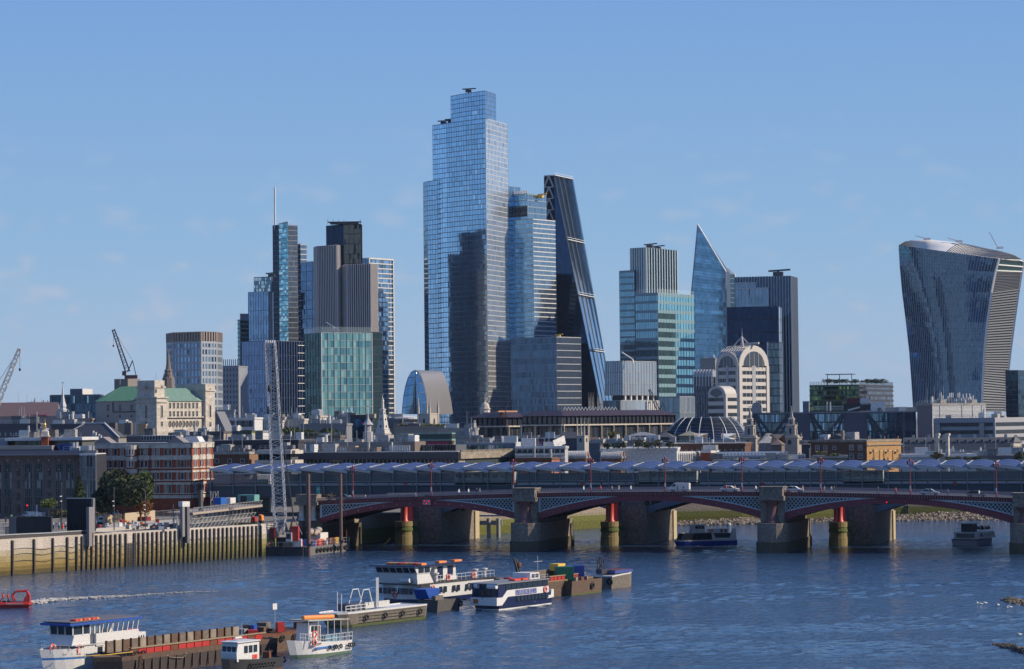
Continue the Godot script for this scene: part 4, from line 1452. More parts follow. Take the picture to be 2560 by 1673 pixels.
	for i in 13:
		m=MB.new()
		var q:Vector3=inv*at(1303+i*3.9,1109.5,828)
		m.box(q+Vector3(0,0.35,0),Vector3(0.11,0.8,0.08))
		if i % 3 !=1:
			m.box(q+Vector3(0.2,0.68,0),Vector3(0.3,0.12,0.08))
			m.box(q+Vector3(0.2,0.32,0),Vector3(0.25,0.12,0.08))
		if i % 3 !=2:
			m.box(q+Vector3(0.34,0.3,0),Vector3(0.1,0.7,0.08))
		part(o,"letter",m,paint(0.55,0.03,0.17))
	m=MB.new()
	m.box(inv*at(1327,1112,828.2),Vector3(7.0,0.15,0.2))
	for px in[1304,1327,1350]:
		var q:Vector3=inv*at(px,1112,828.2)
		m.tube(Vector3(q.x,0,q.z),q,0.06)
	part(o,"rail",m,M("steel"))
	b=house("white_framed_office","white framed office with large dark windows right of the concrete parapet",1288,1412,1420,1118,745,-4,paint(0.5,0.5,0.52),{"roof":M("roof_pale"),"clutter":7,"nf":1,"nb":9,"ww":0.72,"wh":0.3,"y0":13.0,"frame":M("white"),"bar":0,"parapet":0.0})
	for q in[[1118,0.6],[1136,0.5],[1146,0.4]]:
		bx(b.o,"white_band",on(b.f,1350,q[0],0.15)*Vector3(0,1,0)+Vector3(-b.w/2,0,0.2),Vector3(b.w+0.2,q[1],0.5),M("white"))
	for i in 9:
		var x:float=on(b.f,1299+i*13.5,1127).x
		bx(b.o,"dark_window",Vector3(x,on(b.f,1350,1127).y,0.06),Vector3(1.15,1.8,0.1),M("win"))
	o=thing("sloping_canopy","white sloping canopy on two posts above the white framed office","canopy",spot(1398,748))
	inv=o.transform.affine_inverse()
	m=MB.new()
	var ca:Vector3=inv*at(1384,1112,748)
	var cb:Vector3=inv*at(1412,1099,752)
	m.bar(ca,cb,0.22,2.4)
	part(o,"canopy",m,M("white"))
	for p in[ca.lerp(cb,0.25),ca.lerp(cb,0.65)]:
		rod(o,"post",Vector3(p.x,0,p.z),p,0.1,M("white"))
	steeple("gothic_tower","small gothic church tower with four dark pinnacles in front of the bronze offices",1457,1109,800,-30,paint(0.5,0.46,0.4),[[11,0],[11,18],[12,19],[11,20]],{"pins":[[10,18,2.6,46]],"openings":[[11.2,4,5,10]]})
	house("roof_block","dark slate hall beside the small gothic tower",1400,1446,1450,1096,815,-10,M("slate"),{"hip":2.0,"inl":0.5,"inr":0.5,"deep":12})
	for q in[[1478,995,"left pair of pale church pinnacles beyond the bronze roof"],[1500,995,"right pair of pale church pinnacles beyond the bronze roof"]]:
		o=thing("church_pinnacles",q[2],"church tower",spot(q[0],1120))
		for dx in[-0.75,0.75]:
			m=MB.new()
			pinnacle(m,Vector3(dx*0.9,0,0),0.75,high(q[0],q[1]-2,1120),0.86)
			part(o,"pinnacle",m,M("portland"))
	for q in[[1414,1464,1129,"left-hand"],[1503,1553,1129,"right-hand"]]:
		b=house("vaulted_hall",q[3]+" dark brick hall with a grey barrel roof",q[0],q[1],q[1]+10,q[2]+13,768,-10,M("brick_brown"),{"deep":9,"rim":M("lead")})
		m=MB.new()
		var rows:=[]
		for i in 9:
			var a:=PI*i/8
			rows.append(PackedVector3Array([Vector3(-b.w,b.h+sin(a)*1.6,-b.d/2+cos(a)*b.d/2),Vector3(0,b.h+sin(a)*1.6,-b.d/2+cos(a)*b.d/2)]))
		m.grid(rows)
		part(b.o,"barrel_roof",m,M("lead"),"",true)
		for i in 13:
			m=MB.new()
			for j in 8:
				m.bar(rows[j][0].lerp(rows[j][1],i/12.0)+Vector3(0,0.04,0),rows[j+1][0].lerp(rows[j+1][1],i/12.0)+Vector3(0,0.04,0),0.12)
			part(b.o,"roof_rib",m,M("white"))
		m=MB.new()
		var fan:=PackedVector2Array()
		for i in 9:
			fan.append(Vector2(b.d/2-cos(PI*i/8)*b.d/2,b.h+sin(PI*i/8)*1.6))
		m.t=b.side
		m.extrude(fan,-0.1,0.1)
		part(b.o,"gable",m,paint(0.3,0.2,0.17))
	house("brick_block","dark red brick range below the white framed office",1288,1378,1400,1146,738,-20,M("brick_brown"),{"side":paint(0.45,0.18,0.1),"clutter":3})  # orange end paints the sun falling on this brick
	b=house("lead_roofed_pavilion","brick pavilion with a pale pyramid roof left of the barrel roofs",1378,1392,1414,1147,745,-35,M("brick"),{"hip":1.4,"inl":1.2,"inr":1.2,"roof":M("roof_pale")})
	b=house("grey_office","grey stone office with five tall windows and a white louvred side",1562,1655,1773,1134,778,-24,paint(0.33,0.34,0.36),{"roof":M("roof_pale"),"clutter":8,"nf":1,"nb":5,"ww":0.6,"wh":0.3,"y0":9.5,"bar":0,"frame":M("lead"),"rim":M("white")})
	for j in 5:
		bx(b.o,"dark_window",Vector3(-b.w+b.w*(j+0.5)/5,b.h-1.7,0.05),Vector3(b.w/5*0.6,2.3,0.1),M("win"))
	for i in 26:
		bx(b.o,"louvre",b.side*Vector3(b.d*(i+0.5)/26,b.h-1.6,0.3),Vector3(0.35,3.0,0.5),M("white"),b.side.basis)
	bx(b.o,"painted_louvre_shade",b.side*Vector3(b.d/2,b.h-1.6,0.04),Vector3(b.d,3.0,0.06),M("steel_dark"),b.side.basis)  # dark sheet painted in for the shade behind the louvres
	house("brick_range","long dark brick range below the ribbed glass dome",1640,1862,1880,1110,810,-8,M("brick_brown"),{"clutter":14,"nf":2,"nb":16,"ww":0.3,"wh":0.4,"y0":9,"bar":0})
	house("brick_block","small orange brick block with a white roof edge right of the louvred office",1752,1776,1796,1128,800,-25,M("brick"),{"rim":M("white"),"clutter":2})
	dome()
	var roofs:=[
		[1556,1606,1612,1102,860,"pinkish roof wall left of the small dark hip roof",paint(0.45,0.35,0.3),0.0],
		[1617,1648,1654,1104,855,"second pinkish roof wall beside the first",paint(0.45,0.35,0.3),0.0],
		[1572,1636,1642,1089,880,"grey seamed roof in front of the bronze offices",M("lead"),1.2],
		[1641,1680,1690,1093,870,"small dark hip roof at the left foot of the dome",M("slate"),2.2],
		[1698,1744,1752,1089,880,"olive roofed house at the foot of the dome",paint(0.3,0.29,0.2),1.6],
		[1740,1756,1764,1096,860,"cream gabled house at the foot of the dome",M("portland"),1.6],
		[1806,1822,1838,1098,870,"white gabled house at the right foot of the dome",M("white"),1.8],
		[1812,1826,1832,1106,850,"tiny orange brick house right of the dome foot",M("brick"),0.8],
		[1898,1938,1948,1108,850,"pale lead roof hall between the two ornate church towers",M("roof_pale"),3.2],
		[1930,1954,1962,1112,842,"brown domed roof house between the two ornate church towers",paint(0.2,0.16,0.14),3.4],
		[2004,2026,2030,1112,850,"blue grey roof beside the right ornate church tower",M("slate"),1.5],
		[1430,1500,1510,1110,830,"low dark roof right of the small gothic tower",M("roof"),0.0],
		[1470,1560,1566,1104,850,"white edged flat roof right of the small gothic tower",M("roof_pale"),0.0],
		[1130,1200,1206,1090,850,"pale roofs with white masts right of the copper pavilion",M("concrete"),0.0],
		[1096,1192,1196,1071,900,"flat beige roof edge below the tallest tower",M("concrete"),0.0],
	]
	for q in roofs:
		house("low_house",q[5],q[0],q[1],q[2],q[3],q[4],-14,q[6],{"clutter":0 if q[7]>0 else 6,"rail":false,"deep":10}.merged({"hip":q[7],"roof":M("slate")if q[6]==M("brick")else q[6]}if q[7]>0 else{}))
	b=house("roof_garden_block","white edged roof terrace lined with round trees above the vaulted halls",1500,1692,1702,1122,775,-5,M("white"),{"roof":M("roof_pale"),"clutter":4})
	var tl:=["first from the left","second from the left","third from the left","fourth from the left","fifth from the left","sixth from the left","last, right-most"]
	gi=0
	for q in[[1518,1.4],[1541,1.5],[1556,1.5],[1596,2.2],[1622,2.0],[1640,2.0],[1672,1.7]]:
		bush("terrace_tree","small round dark tree on the white terrace, "+tl[gi],at(q[0],1124,772),Vector3(q[1],q[1]*0.9,q[1]),Color(0.03,0.04,0.022),420,"tree",0.3,"trees on the white terrace")
		gi+=1
	for q in[[1876,1117,"left-hand ornate baroque church tower, paler and broader",1.0],[1980,1116,"right-hand ornate baroque church tower with a slim needle top",0.95]]:
		steeple("church_tower",q[2],q[0],q[1],870,-22,paint(0.42,0.38,0.33),[[20,0],[20,20],[22,21],[22,23],[16,23.5],[15,28],[12,29],[11,50],[13,51],[10,53],[7,54],[6.5,68],[8,69],[4,72],[2.2,84],[0.7,95]],{"openings":[[20.2,5,8,12],[11.4,31,5,16],[6.8,56,3,9]],"pins":[[19,23,2.6,12],[11,51,2,10]],"rings":[[20,20],[11,51]],"vane":5})
	cannon()
	b=block("translucent_block","pale translucent cube on white columns left of the turquoise tower","office building",1512,1557,1641,903,1500,-40)
	var yb:float=on(b.f,1557,988).y
	core(b,"upper_cube",paint(0.34,0.36,0.4,0.5),yb,0.1,M("roof_pale"))
	m=MB.new()
	for i in 12:
		m.box(b.side*Vector3(b.d*(i+0.5)/12,(yb+b.h)/2,0.1),Vector3(0.2,b.h-yb,0.1))
	part(b.o,"panel_joints",m,M("steel"),"stuff")
	curtain(b.o,b.side,b.d,yb,b.h,3,12,Color(0.62,0.65,0.66),{"glass":M("glass_soft"),"vary":0.08,"band":M("lead"),"bh":0.04})
	curtain(b.o,b.front,b.w,yb,b.h,3,10,Color(0.3,0.36,0.44),{"glass":M("glass_soft"),"vary":0.08,"band":M("lead"),"bh":0.04,"fin":M("lead")})
	core({"o":b.o,"w":b.w,"d":b.d,"h":yb},"recess",paint(0.05,0.06,0.07),0,3)
	for i in 6:
		bx(b.o,"white_column",b.side*Vector3(b.d*(i+0.5)/6,yb-4,-0.6),Vector3(1.0,8,0.8),M("white"),b.side.basis)
	t=wing(b,1506,1552,1650,1002,5)
	core(t,"base",M("white"),0,0.1,M("roof_pale"))
	curtain(b.o,t.front,t.w,0,t.h,5,12,Color(0.1,0.14,0.18),{"fin":M("lead")})
	curtain(b.o,t.side,t.d*0.62,0,t.h,5,12,Color(0.66,0.7,0.72),{"glass":M("glass_soft"),"vary":0.08})
	for i in 7:
		bx(b.o,"white_fin",t.side*Vector3(t.d*(0.65+i*0.05),t.h/2,0.4),Vector3(0.7,t.h,1.0),M("white"),t.side.basis)
	m=MB.new()
	var gc:Vector3=b.f.affine_inverse()*at(1582,899,1500)
	m.bar(gc,gc+Vector3(-8,4.4,0),0.7)
	m.bar(gc,gc+Vector3(0,-2,0),0.8)
	part(b.o,"roof_crane",m,bright_paint())
	luffing_crane("mobile_crane","dark telescopic crane boom in front of the translucent cube",at(1651,1045,1440),at(1648,1030,1440),at(1623,974,1440),M("steel_dark"),M("steel_dark"))
	b=block("pale_glass_block","small pale glass block below the turquoise tower","office building",1649,1699,1737,992,1460,-42)
	core(b,"wall",M("white"),0,0.1,M("roof_pale"))
	clad(b,0,4,16,12,Color(0.3,0.42,0.5),Color(0.62,0.68,0.7),{"glass":M("glass_soft"),"vary":0.12,"band":M("lead"),"bh":0.05,"fin":M("lead"),"fw":0.08})
	b=block("steel_vault_building","dark steel office with a curved silver roof left of the arched white building","office building",1735,1780,1796,942,1640,-20)
	core(b,"wall",M("steel_dark"),0,0.1)
	clad(b,0,12,14,5,Color(0.06,0.08,0.12),Color(0.1,0.12,0.14),{"fin":paint(0.25,0.27,0.3,0.4,0.5),"fw":0.4,"fd":0.6,"step":2,"band":M("steel_dark")})
	for i in 7:
		m=MB.new()
		for j in 6:
			var a0:=PI/2*j/6
			var a1:=PI/2*(j+1)/6
			m.bar(Vector3(-b.w+b.w*i/6.0,b.h+sin(a0)*4.5,-4+cos(a0)*4.5),Vector3(-b.w+b.w*i/6.0,b.h+sin(a1)*4.5,-4+cos(a1)*4.5),0.7)
		m.bar(Vector3(-b.w+b.w*i/6.0,b.h,0.5),Vector3(-b.w+b.w*i/6.0,b.h-6,0.5),0.5)
		part(b.o,"silver_rib",m,M("steel"))
	bx(b.o,"vault",Vector3(-b.w/2,b.h+2,-6),Vector3(b.w,4,7),M("steel"))
	house("plant_tower","beige plant tower above the dark steel office",1750,1788,1792,896,1700,-12,paint(0.32,0.3,0.29),{"clutter":4})
	arches()
	b=block("garden_roof_office","dark green glass office flaring outward with trees on its roof","office building",2024,2146,2232,962,1750,-24)
	core(b,"wall",M("steel_dark"),0,0.1,M("roof"))
	clad(b,0,13,26,24,Color(0.08,0.13,0.08),Color(0.2,0.19,0.21),{"band":paint(0.05,0.08,0.05,0.4),"bh":0.3,"proud":0.5,"odd":Color(0.3,0.4,0.08),"share":0.07,"vary":0.4},{"band":M("steel_dark"),"bh":0.45})
	m=MB.new()
	for q in[[b.front,b.w],[b.side,b.d]]:
		m.t=q[0]
		for i in 30:
			m.box(Vector3(q[1]*(i+0.5)/30,b.h+1.2,0.2),Vector3(0.25,2.6,0.4))
	part(b.o,"parapet_blades",m,paint(0.07,0.11,0.07),"stuff")
	bx(b.o,"pergola",Vector3(-b.w*0.45,b.h+7.4,-10),Vector3(b.w*0.55,0.5,8),M("steel_dark"))
	for x in[0.2,0.45,0.7]:
		rod(b.o,"pergola_post",Vector3(-b.w*x,b.h,-8),Vector3(-b.w*x,b.h+7.4,-8),0.25,M("steel_dark"))
	gi=0
	for px in[2068,2092,2116,2140,2166,2190,2206]:
		bush("roof_tree","dark shrub on the roof of the flaring green office, number %s from the left" %["one","two","three","four","five","six","seven"][gi],at(px,959,1762),Vector3(4.4,2.2,3),Color(0.035,0.05,0.025),420,"shrub",0,"shrubs on the flaring office roof")
		gi+=1
	house("tiny_office","tiny pale gridded office left of the flaring green office",2007,2022,2026,1004,1850,-20,paint(0.2,0.24,0.32),{"nf":5,"nb":5,"ww":0.5,"wh":0.6,"bar":0,"frame":M("lead"),"y0":8})
	b=house("stone_office","pinkish stone office block with a sunlit white flank and a forest of aerials",2293,2330,2464,1010,900,-62,paint(0.24,0.18,0.19),{"side":M("white"),"clutter":10,"rim":M("concrete"),"roof":M("roof_pale")})  # white flank paints in sunlight; the shaded face stays dark pink
	for i in 22:
		var q:Vector3=b.f.affine_inverse()*at(2345+i*4.2,1008,905+rng.randf()*12)
		var hh:=rng.randf_range(1.2,3.6)
		rod(b.o,"aerial",q,q+Vector3.UP*hh,0.08,M("steel"))
		bx(b.o,"aerial_panel",q+Vector3.UP*hh*0.85,Vector3(0.32,hh*0.5,0.2),M("white"))
	m=MB.new()
	m.t=b.side
	for i in 10:
		m.box(Vector3(b.d/2,b.h-0.9-i*0.45,0.18),Vector3(b.d,0.06,0.06))
	for x in[0.14,0.55,0.75,0.92]:
		m.box(Vector3(b.d*x,b.h-2.6,0.2),Vector3(0.14,4.4,0.14))
	part(b.o,"panel_joints",m,M("lead"),"stuff")
	b=block("striped_office","striped white and dark ribbon window office at the right edge","office building",2333,2488,2640,1046,860,-28)
	core(b,"wall",paint(0.36,0.37,0.4),0,0.05,M("roof_pale"))
	for i in 6:
		var y:float=b.h-2.0-i*2.53
		for q in[[b.front,b.w],[b.side,b.d]]:
			bx(b.o,"ribbon_window",q[0]*Vector3(q[1]/2,y,0.0),Vector3(q[1]*(0.98 if q[0]==b.side else 0.93),1.25,0.16),M("win"),q[0].basis)
			m=MB.new()
			m.t=q[0]
			for j in 22:
				m.box(Vector3(q[1]*(j+1)/23,y,0.1),Vector3(0.07,1.25,0.06))
			part(b.o,"window_bars",m,M("steel_dark"),"stuff")
	for px in[2345,2455]:
		bx(b.o,"stair_bay",on(b.f,px,1078,0.3),Vector3(1.6,5.4,0.5),M("concrete"))
	clutter(b.o,-b.w,0,-b.d*0.8,-3,b.h+0.2,14)
	for px in[2342,2367]:
		house("chimney_stack","pale stone chimney stack, %s of two below the striped office" %["left" if px==2342 else "right"],px-3,px+4,0,1085,800,-25,M("portland"),{"cat":"chimney","rail":false,"deep":1.4})
	b=house("mansard_row","long stone terrace with a dark mansard roof and dormers at the right",2258,2528,2538,1109,850,-7,paint(0.34,0.32,0.3),{"nf":1,"nb":22,"ww":0.3,"wh":0.12,"y0":12,"bar":0,"frame":M("concrete"),"deep":16})
	m=MB.new()
	m.quad(Vector3(-b.w,b.h,0.3),Vector3(0,b.h,0.3),Vector3(-0.6,b.h+1.9,-1.4),Vector3(-b.w+0.6,b.h+1.9,-1.4))
	m.quad(Vector3(0,b.h,0.3),Vector3(0,b.h,-b.d),Vector3(-0.6,b.h+1.9,-b.d),Vector3(-0.6,b.h+1.9,-1.4))
	m.quad(Vector3(-b.w+0.6,b.h+1.9,-1.4),Vector3(-0.6,b.h+1.9,-1.4),Vector3(-0.6,b.h+2.1,-b.d),Vector3(-b.w+0.6,b.h+2.1,-b.d))
	part(b.o,"mansard_roof",m,M("slate"))
	for i in 13:
		var x:float=-b.w*(i+0.6)/13.3
		var dm:=MB.new()
		dm.box(Vector3(x,b.h+0.85,0.0),Vector3(0.9,1.3,1.0))
		part(b.o,"dormer",dm,M("lead"))
		bx(b.o,"dormer_pane",Vector3(x,b.h+0.85,0.52),Vector3(0.6,0.9,0.05),M("win"))
	for i in 7:
		bx(b.o,"chimney",Vector3(-b.w*(i+0.3)/7,b.h+2.5,-3),Vector3(0.9,1.2,0.8),M("portland"))
	b=house("corner_pavilion","sunlit cream corner pavilion ending the mansard terrace",2526,2534,2554,1106,844,-50,M("portland"),{"nf":2,"nb":1,"ns":3,"ww":0.4,"wh":0.3,"y0":11,"bar":0,"frame":M("portland"),"hip":2.4,"inl":1.2,"inr":1.2})
	hotel()
	b=house("terraced_roofs","long low terrace with blue grey roofs and small windows left of the brick hotel",1790,2012,2028,1139,792,-6,paint(0.45,0.46,0.5),{"nf":1,"nb":26,"ww":0.45,"wh":0.12,"y0":14,"bar":0,"frame":M("white"),"deep":10,"side":M("white")})
	m=MB.new()
	m.quad(Vector3(-b.w,b.h,0.3),Vector3(-6,b.h,0.3),Vector3(-6,b.h+1.3,-4),Vector3(-b.w,b.h+1.3,-4))
	part(b.o,"blue_roof",m,paint(0.2,0.25,0.33,0.5))
	for i in 26:
		bx(b.o,"dark_window",Vector3(-b.w*(i+0.5)/26,b.h-0.55,0.04),Vector3(0.5,0.6,0.08),M("win"))
	for q in[[1838,"white gable dormer nearest the tall crossing tower"],[1862,"second white gable dormer"],[1908,"third white gable dormer"],[1938,"fourth white gable dormer right of the others"],[1824,"brown gable dormer left of the white ones"]]:
		house("gable_house",q[1]+" on the low terrace",q[0]-7,q[0],q[0]+8,1151,784,-30,M("white")if q[0]>1830 else M("stone"),{"hip":0.9,"inl":0.1,"inr":0.1,"deep":3})
	b=house("low_range","long grey roofed range directly behind the station canopy",1780,2040,2050,1150,776,-6,M("lead"),{"clutter":10,"rail":false,"deep":10})
	b=house("roof_block","white flat roofed pavilions behind the canopy at the right",2254,2440,2452,1137,800,-6,paint(0.4,0.42,0.45),{"rim":M("white"),"roof":M("roof_pale"),"clutter":16,"ribbon":gw,"nf":1,"nb":14,"y0":12})
	house("roof_block","low dark pavilions with aerials at the far right",2440,2575,2580,1140,798,-6,paint(0.12,0.12,0.14),{"clutter":14,"roof":M("roof")})
	bush("roof_tree","bushy brown green tree on the white pavilions at the right",at(2342,1149,786),Vector3(2.3,1.3,1.6),Color(0.07,0.065,0.03),900,"tree",0.2)
	gi=0
	for px in[2372,2394,2418,2440,2455]:
		bush("roof_shrub","low shrub in the row behind the right canopy, %s" %["nearest the bushy tree","second along","middle one","fourth along","last in the row"][gi],at(px,1151,784),Vector3(1.5,0.75,1),Color(0.06,0.075,0.03),380,"shrub",0,"shrubs behind the right canopy")
		gi+=1
	bush("roof_tree","round green tree at the far right behind the canopy",at(2548,1150,784),Vector3(1.9,1.6,1.4),Color(0.04,0.055,0.025),700,"tree",0.2)

func bright_paint()->Material:
	return paint(0.8,0.8,0.78,0.45)

func luffing_crane(called:String,label:String,foot:Vector3,hinge:Vector3,tip:Vector3,mat:Material,cab:Material)->void:
	var o:=thing(called,label,"crane",Transform3D(Basis(),Vector3(foot.x,6.8,foot.z)))
	var inv:=o.transform.affine_inverse()
	foot=inv*foot
	hinge=inv*hinge
	tip=inv*tip
	var m:=MB.new()
	lattice(m,Vector3(foot.x,0,foot.z),foot,2.0,2.0,14,0.3)
	part(o,"mast",m,mat)
	m=MB.new()
	lattice(m,hinge,tip,1.9,1.1,16,0.3,Vector3.BACK)
	part(o,"jib",m,mat)
	m=MB.new()
	var dir:=-1.0 if tip.x<hinge.x else 1.0
	m.box(foot.lerp(hinge,0.3)-Vector3(dir*1.5,0,0),Vector3(5.5,1.6,2.2))
	m.box(foot.lerp(hinge,0.8)+Vector3(dir*1.4,0,1),Vector3(1.6,2.0,1.6))
	m.bar(hinge,hinge+Vector3(-dir*2.2,5.0,0),0.4)
	m.bar(foot+Vector3(-dir*4,0.5,0),hinge+Vector3(-dir*2.2,5.0,0),0.3)
	part(o,"machine_deck",m,cab)
	m=MB.new()
	m.tube(hinge+Vector3(-dir*2.2,5.0,0),tip,0.07)
	m.tube(tip,tip+Vector3(0,-7,0),0.06)
	m.box(tip+Vector3(0,-7.3,0),Vector3(0.6,0.9,0.6))
	part(o,"hoist_rope",m,M("steel_dark"))

func telephone()->void:
	var st:=M("portland")
	var b:=block("stone_telephone_building","large pale stone building with green copper roofs and square towers at the left","building",338,390,416,800,850,-36)
	b.h=on(b.f,390,994).y
	bx(b.o,"tower",Vector3(-b.w/2,b.h/2,-b.d/2),Vector3(b.w,b.h,b.d),st)
	var t:=wing(b,343,386,411,951,-0.8)
	bx(b.o,"tower_top",Vector3(t.x-t.w/2,(b.h+t.h)/2,t.z-t.d/2),Vector3(t.w,t.h-b.h,t.d),st)
	for yy in[b.h,b.h-1.4,t.h-2.2]:
		var lo:bool=yy<=b.h
		var q:=b if lo else t
		bx(b.o,"cornice",Vector3(q.get("x",0.0)-q.w/2,yy,q.get("z",0.0)-q.d/2),Vector3(q.w+0.7,0.5,q.d+0.7),st)
	for q in[b.front,b.side]:
		var w:float=b.w if q==b.front else b.d
		window(b.o,q,w/2,on(b.f,390,1029).y,1.0,4.2,st,null,0,0.25)
		window(b.o,q,w/2,on(b.f,390,1060).y,1.0,1.5,st,null,1)
		window(b.o,q,w/2,on(b.f,390,968).y,0.8,1.0,st,null,1)
	var z0:float=onx(b.f,416,1000,0).z
	var z1:float=onx(b.f,507,1000,-1.2).z
	var y_e:float=onx(b.f,416,1003,-1.2).y
	var ln:=z0-z1
	bx(b.o,"range_wall",Vector3(-7,y_e/2,(z0+z1)/2),Vector3(11.6,y_e,ln),st)
	var f:=Transform3D(Basis(Vector3.UP,PI/2),Vector3(-1.2,0,z0))
	for r in[1014,1035]:
		windows(b.o,f,ln,[onx(b.f,450,r,-1.2).y],8,1.0,1.9,st,null,1,2.0)
	var yo:float=onx(b.f,450,1060,-1.2).y
	for i in 9:
		var m:=MB.new()
		m.t=f
		m.lathe(Vector3.ZERO,[Vector2(0.3,-1.0)],4)
		var k:=14
		for j in k:
			var a:=TAU*j/k
			var c:=TAU*(j+1)/k
			var x:=2.0+(ln-4.0)*(i+0.5)/9
			m.bar(Vector3(x+cos(a)*0.55,yo+sin(a)*1.0,0.08),Vector3(x+cos(c)*0.55,yo+sin(c)*1.0,0.08),0.2)
			m.tri(Vector3(x,yo,0.03),Vector3(x+cos(a)*0.5,yo+sin(a)*0.95,0.03),Vector3(x+cos(c)*0.5,yo+sin(c)*0.95,0.03))
		part(b.o,"oval_window",m,paint(0.16,0.15,0.14))
	bx(b.o,"ledge",f*Vector3(ln/2,onx(b.f,450,1043,-1.2).y,0.35),Vector3(ln,0.4,0.7),st,f.basis)
	var m:=MB.new()
	m.t=Transform3D(Basis(),Vector3(-1.2,0,0))
	m.quad(Vector3(0.4,y_e,z0),Vector3(0.4,y_e,z1),Vector3(-5.6,y_e+4.4,z1+2.2),Vector3(-5.6,y_e+4.4,z0))
	m.quad(Vector3(-12,y_e,z1),Vector3(-12,y_e,z0),Vector3(-5.6,y_e+4.4,z0),Vector3(-5.6,y_e+4.4,z1+2.2))
	m.tri(Vector3(0.4,y_e,z1),Vector3(-12,y_e,z1),Vector3(-5.6,y_e+4.4,z1+2.2))
	part(b.o,"copper_roof",m,M("copper_pale"))
	for i in 24:
		var z:=lerpf(z0-0.4,z1+2.4,i/23.0)
		m=MB.new()
		m.bar(Vector3(-0.8,y_e+0.05,z),Vector3(-6.8,y_e+4.45,z),0.1)
		part(b.o,"roof_seam",m,M("copper_pale"))
	var ze:float=onx(b.f,537,1000,0).z
	var yt:float=onx(b.f,510,960,0).y
	bx(b.o,"end_tower",Vector3(-6.5,yt/2,(z1+ze)/2),Vector3(13,yt,z1-ze),st)
	bx(b.o,"cornice",Vector3(-6.5,yt-2.2,(z1+ze)/2),Vector3(13.6,0.5,z1-ze+0.6),st)
	var fe:=Transform3D(Basis(Vector3.UP,PI/2),Vector3(0,0,z1))
	window(b.o,fe,(z1-ze)/2,onx(b.f,520,1029).y,1.0,4.2,st,null,0,0.25)
	window(b.o,fe,(z1-ze)/2,onx(b.f,520,1061).y,1.0,1.5,st)
	window(b.o,fe,(z1-ze)/2,onx(b.f,520,975).y,0.8,1.0,st)
	var xl:float=on(b.f,240,1040,-3).x
	var yw:float=on(b.f,300,1003,-3).y
	var wl:float=-b.w-xl+1
	bx(b.o,"wing_wall",Vector3(xl+wl/2,yw/2,-10),Vector3(wl,yw,14),paint(0.4,0.36,0.33))
	m=MB.new()
	hip(m,xl-0.5,xl+wl+1,-17.3,-2.6,yw,5.0,5.0,0.0)
	part(b.o,"copper_roof",m,M("copper"))
	for i in 22:
		var x:=lerpf(xl+3,xl+wl,i/21.0)
		m=MB.new()
		m.bar(Vector3(x,yw+0.05,-2.6),Vector3(maxf(x,xl+4.6),yw+5.05,-9.95),0.1)
		part(b.o,"roof_seam",m,M("copper"))
	var fw:=Transform3D(Basis(),Vector3(xl,0,-3))
	for x in[0.25,0.5,0.74]:
		window(b.o,fw,wl*x,yw-2.2,1.2,2.2,st,null,1)
		window(b.o,fw,wl*x,yw-5.0,1.2,1.0,st,null,1)
	m=MB.new()
	m.path([fw*Vector3(wl*0.36,yw-0.5,0.2),fw*Vector3(wl*0.36,yw-3.6,0.2),fw*Vector3(wl*0.86,yw-3.6,0.2)],0.14)
	m.path([fw*Vector3(wl*0.86,yw,0.2),fw*Vector3(wl*0.86,4,0.2)],0.14)
	part(b.o,"drain_pipe",m,M("black"))
	bx(b.o,"plant_room",on(b.f,318,961,-14),Vector3(6.4,3.6,6),paint(0.26,0.22,0.2))
	for p in[[390,945],[300,955],[332,958]]:
		var q:=on(b.f,p[0],p[1]+8,-8)
		rod(b.o,"aerial",q,q+Vector3.UP*2.6,0.08,M("steel"))
	clutter(b.o,-b.w,0,-b.d,-1,t.h,0,false)

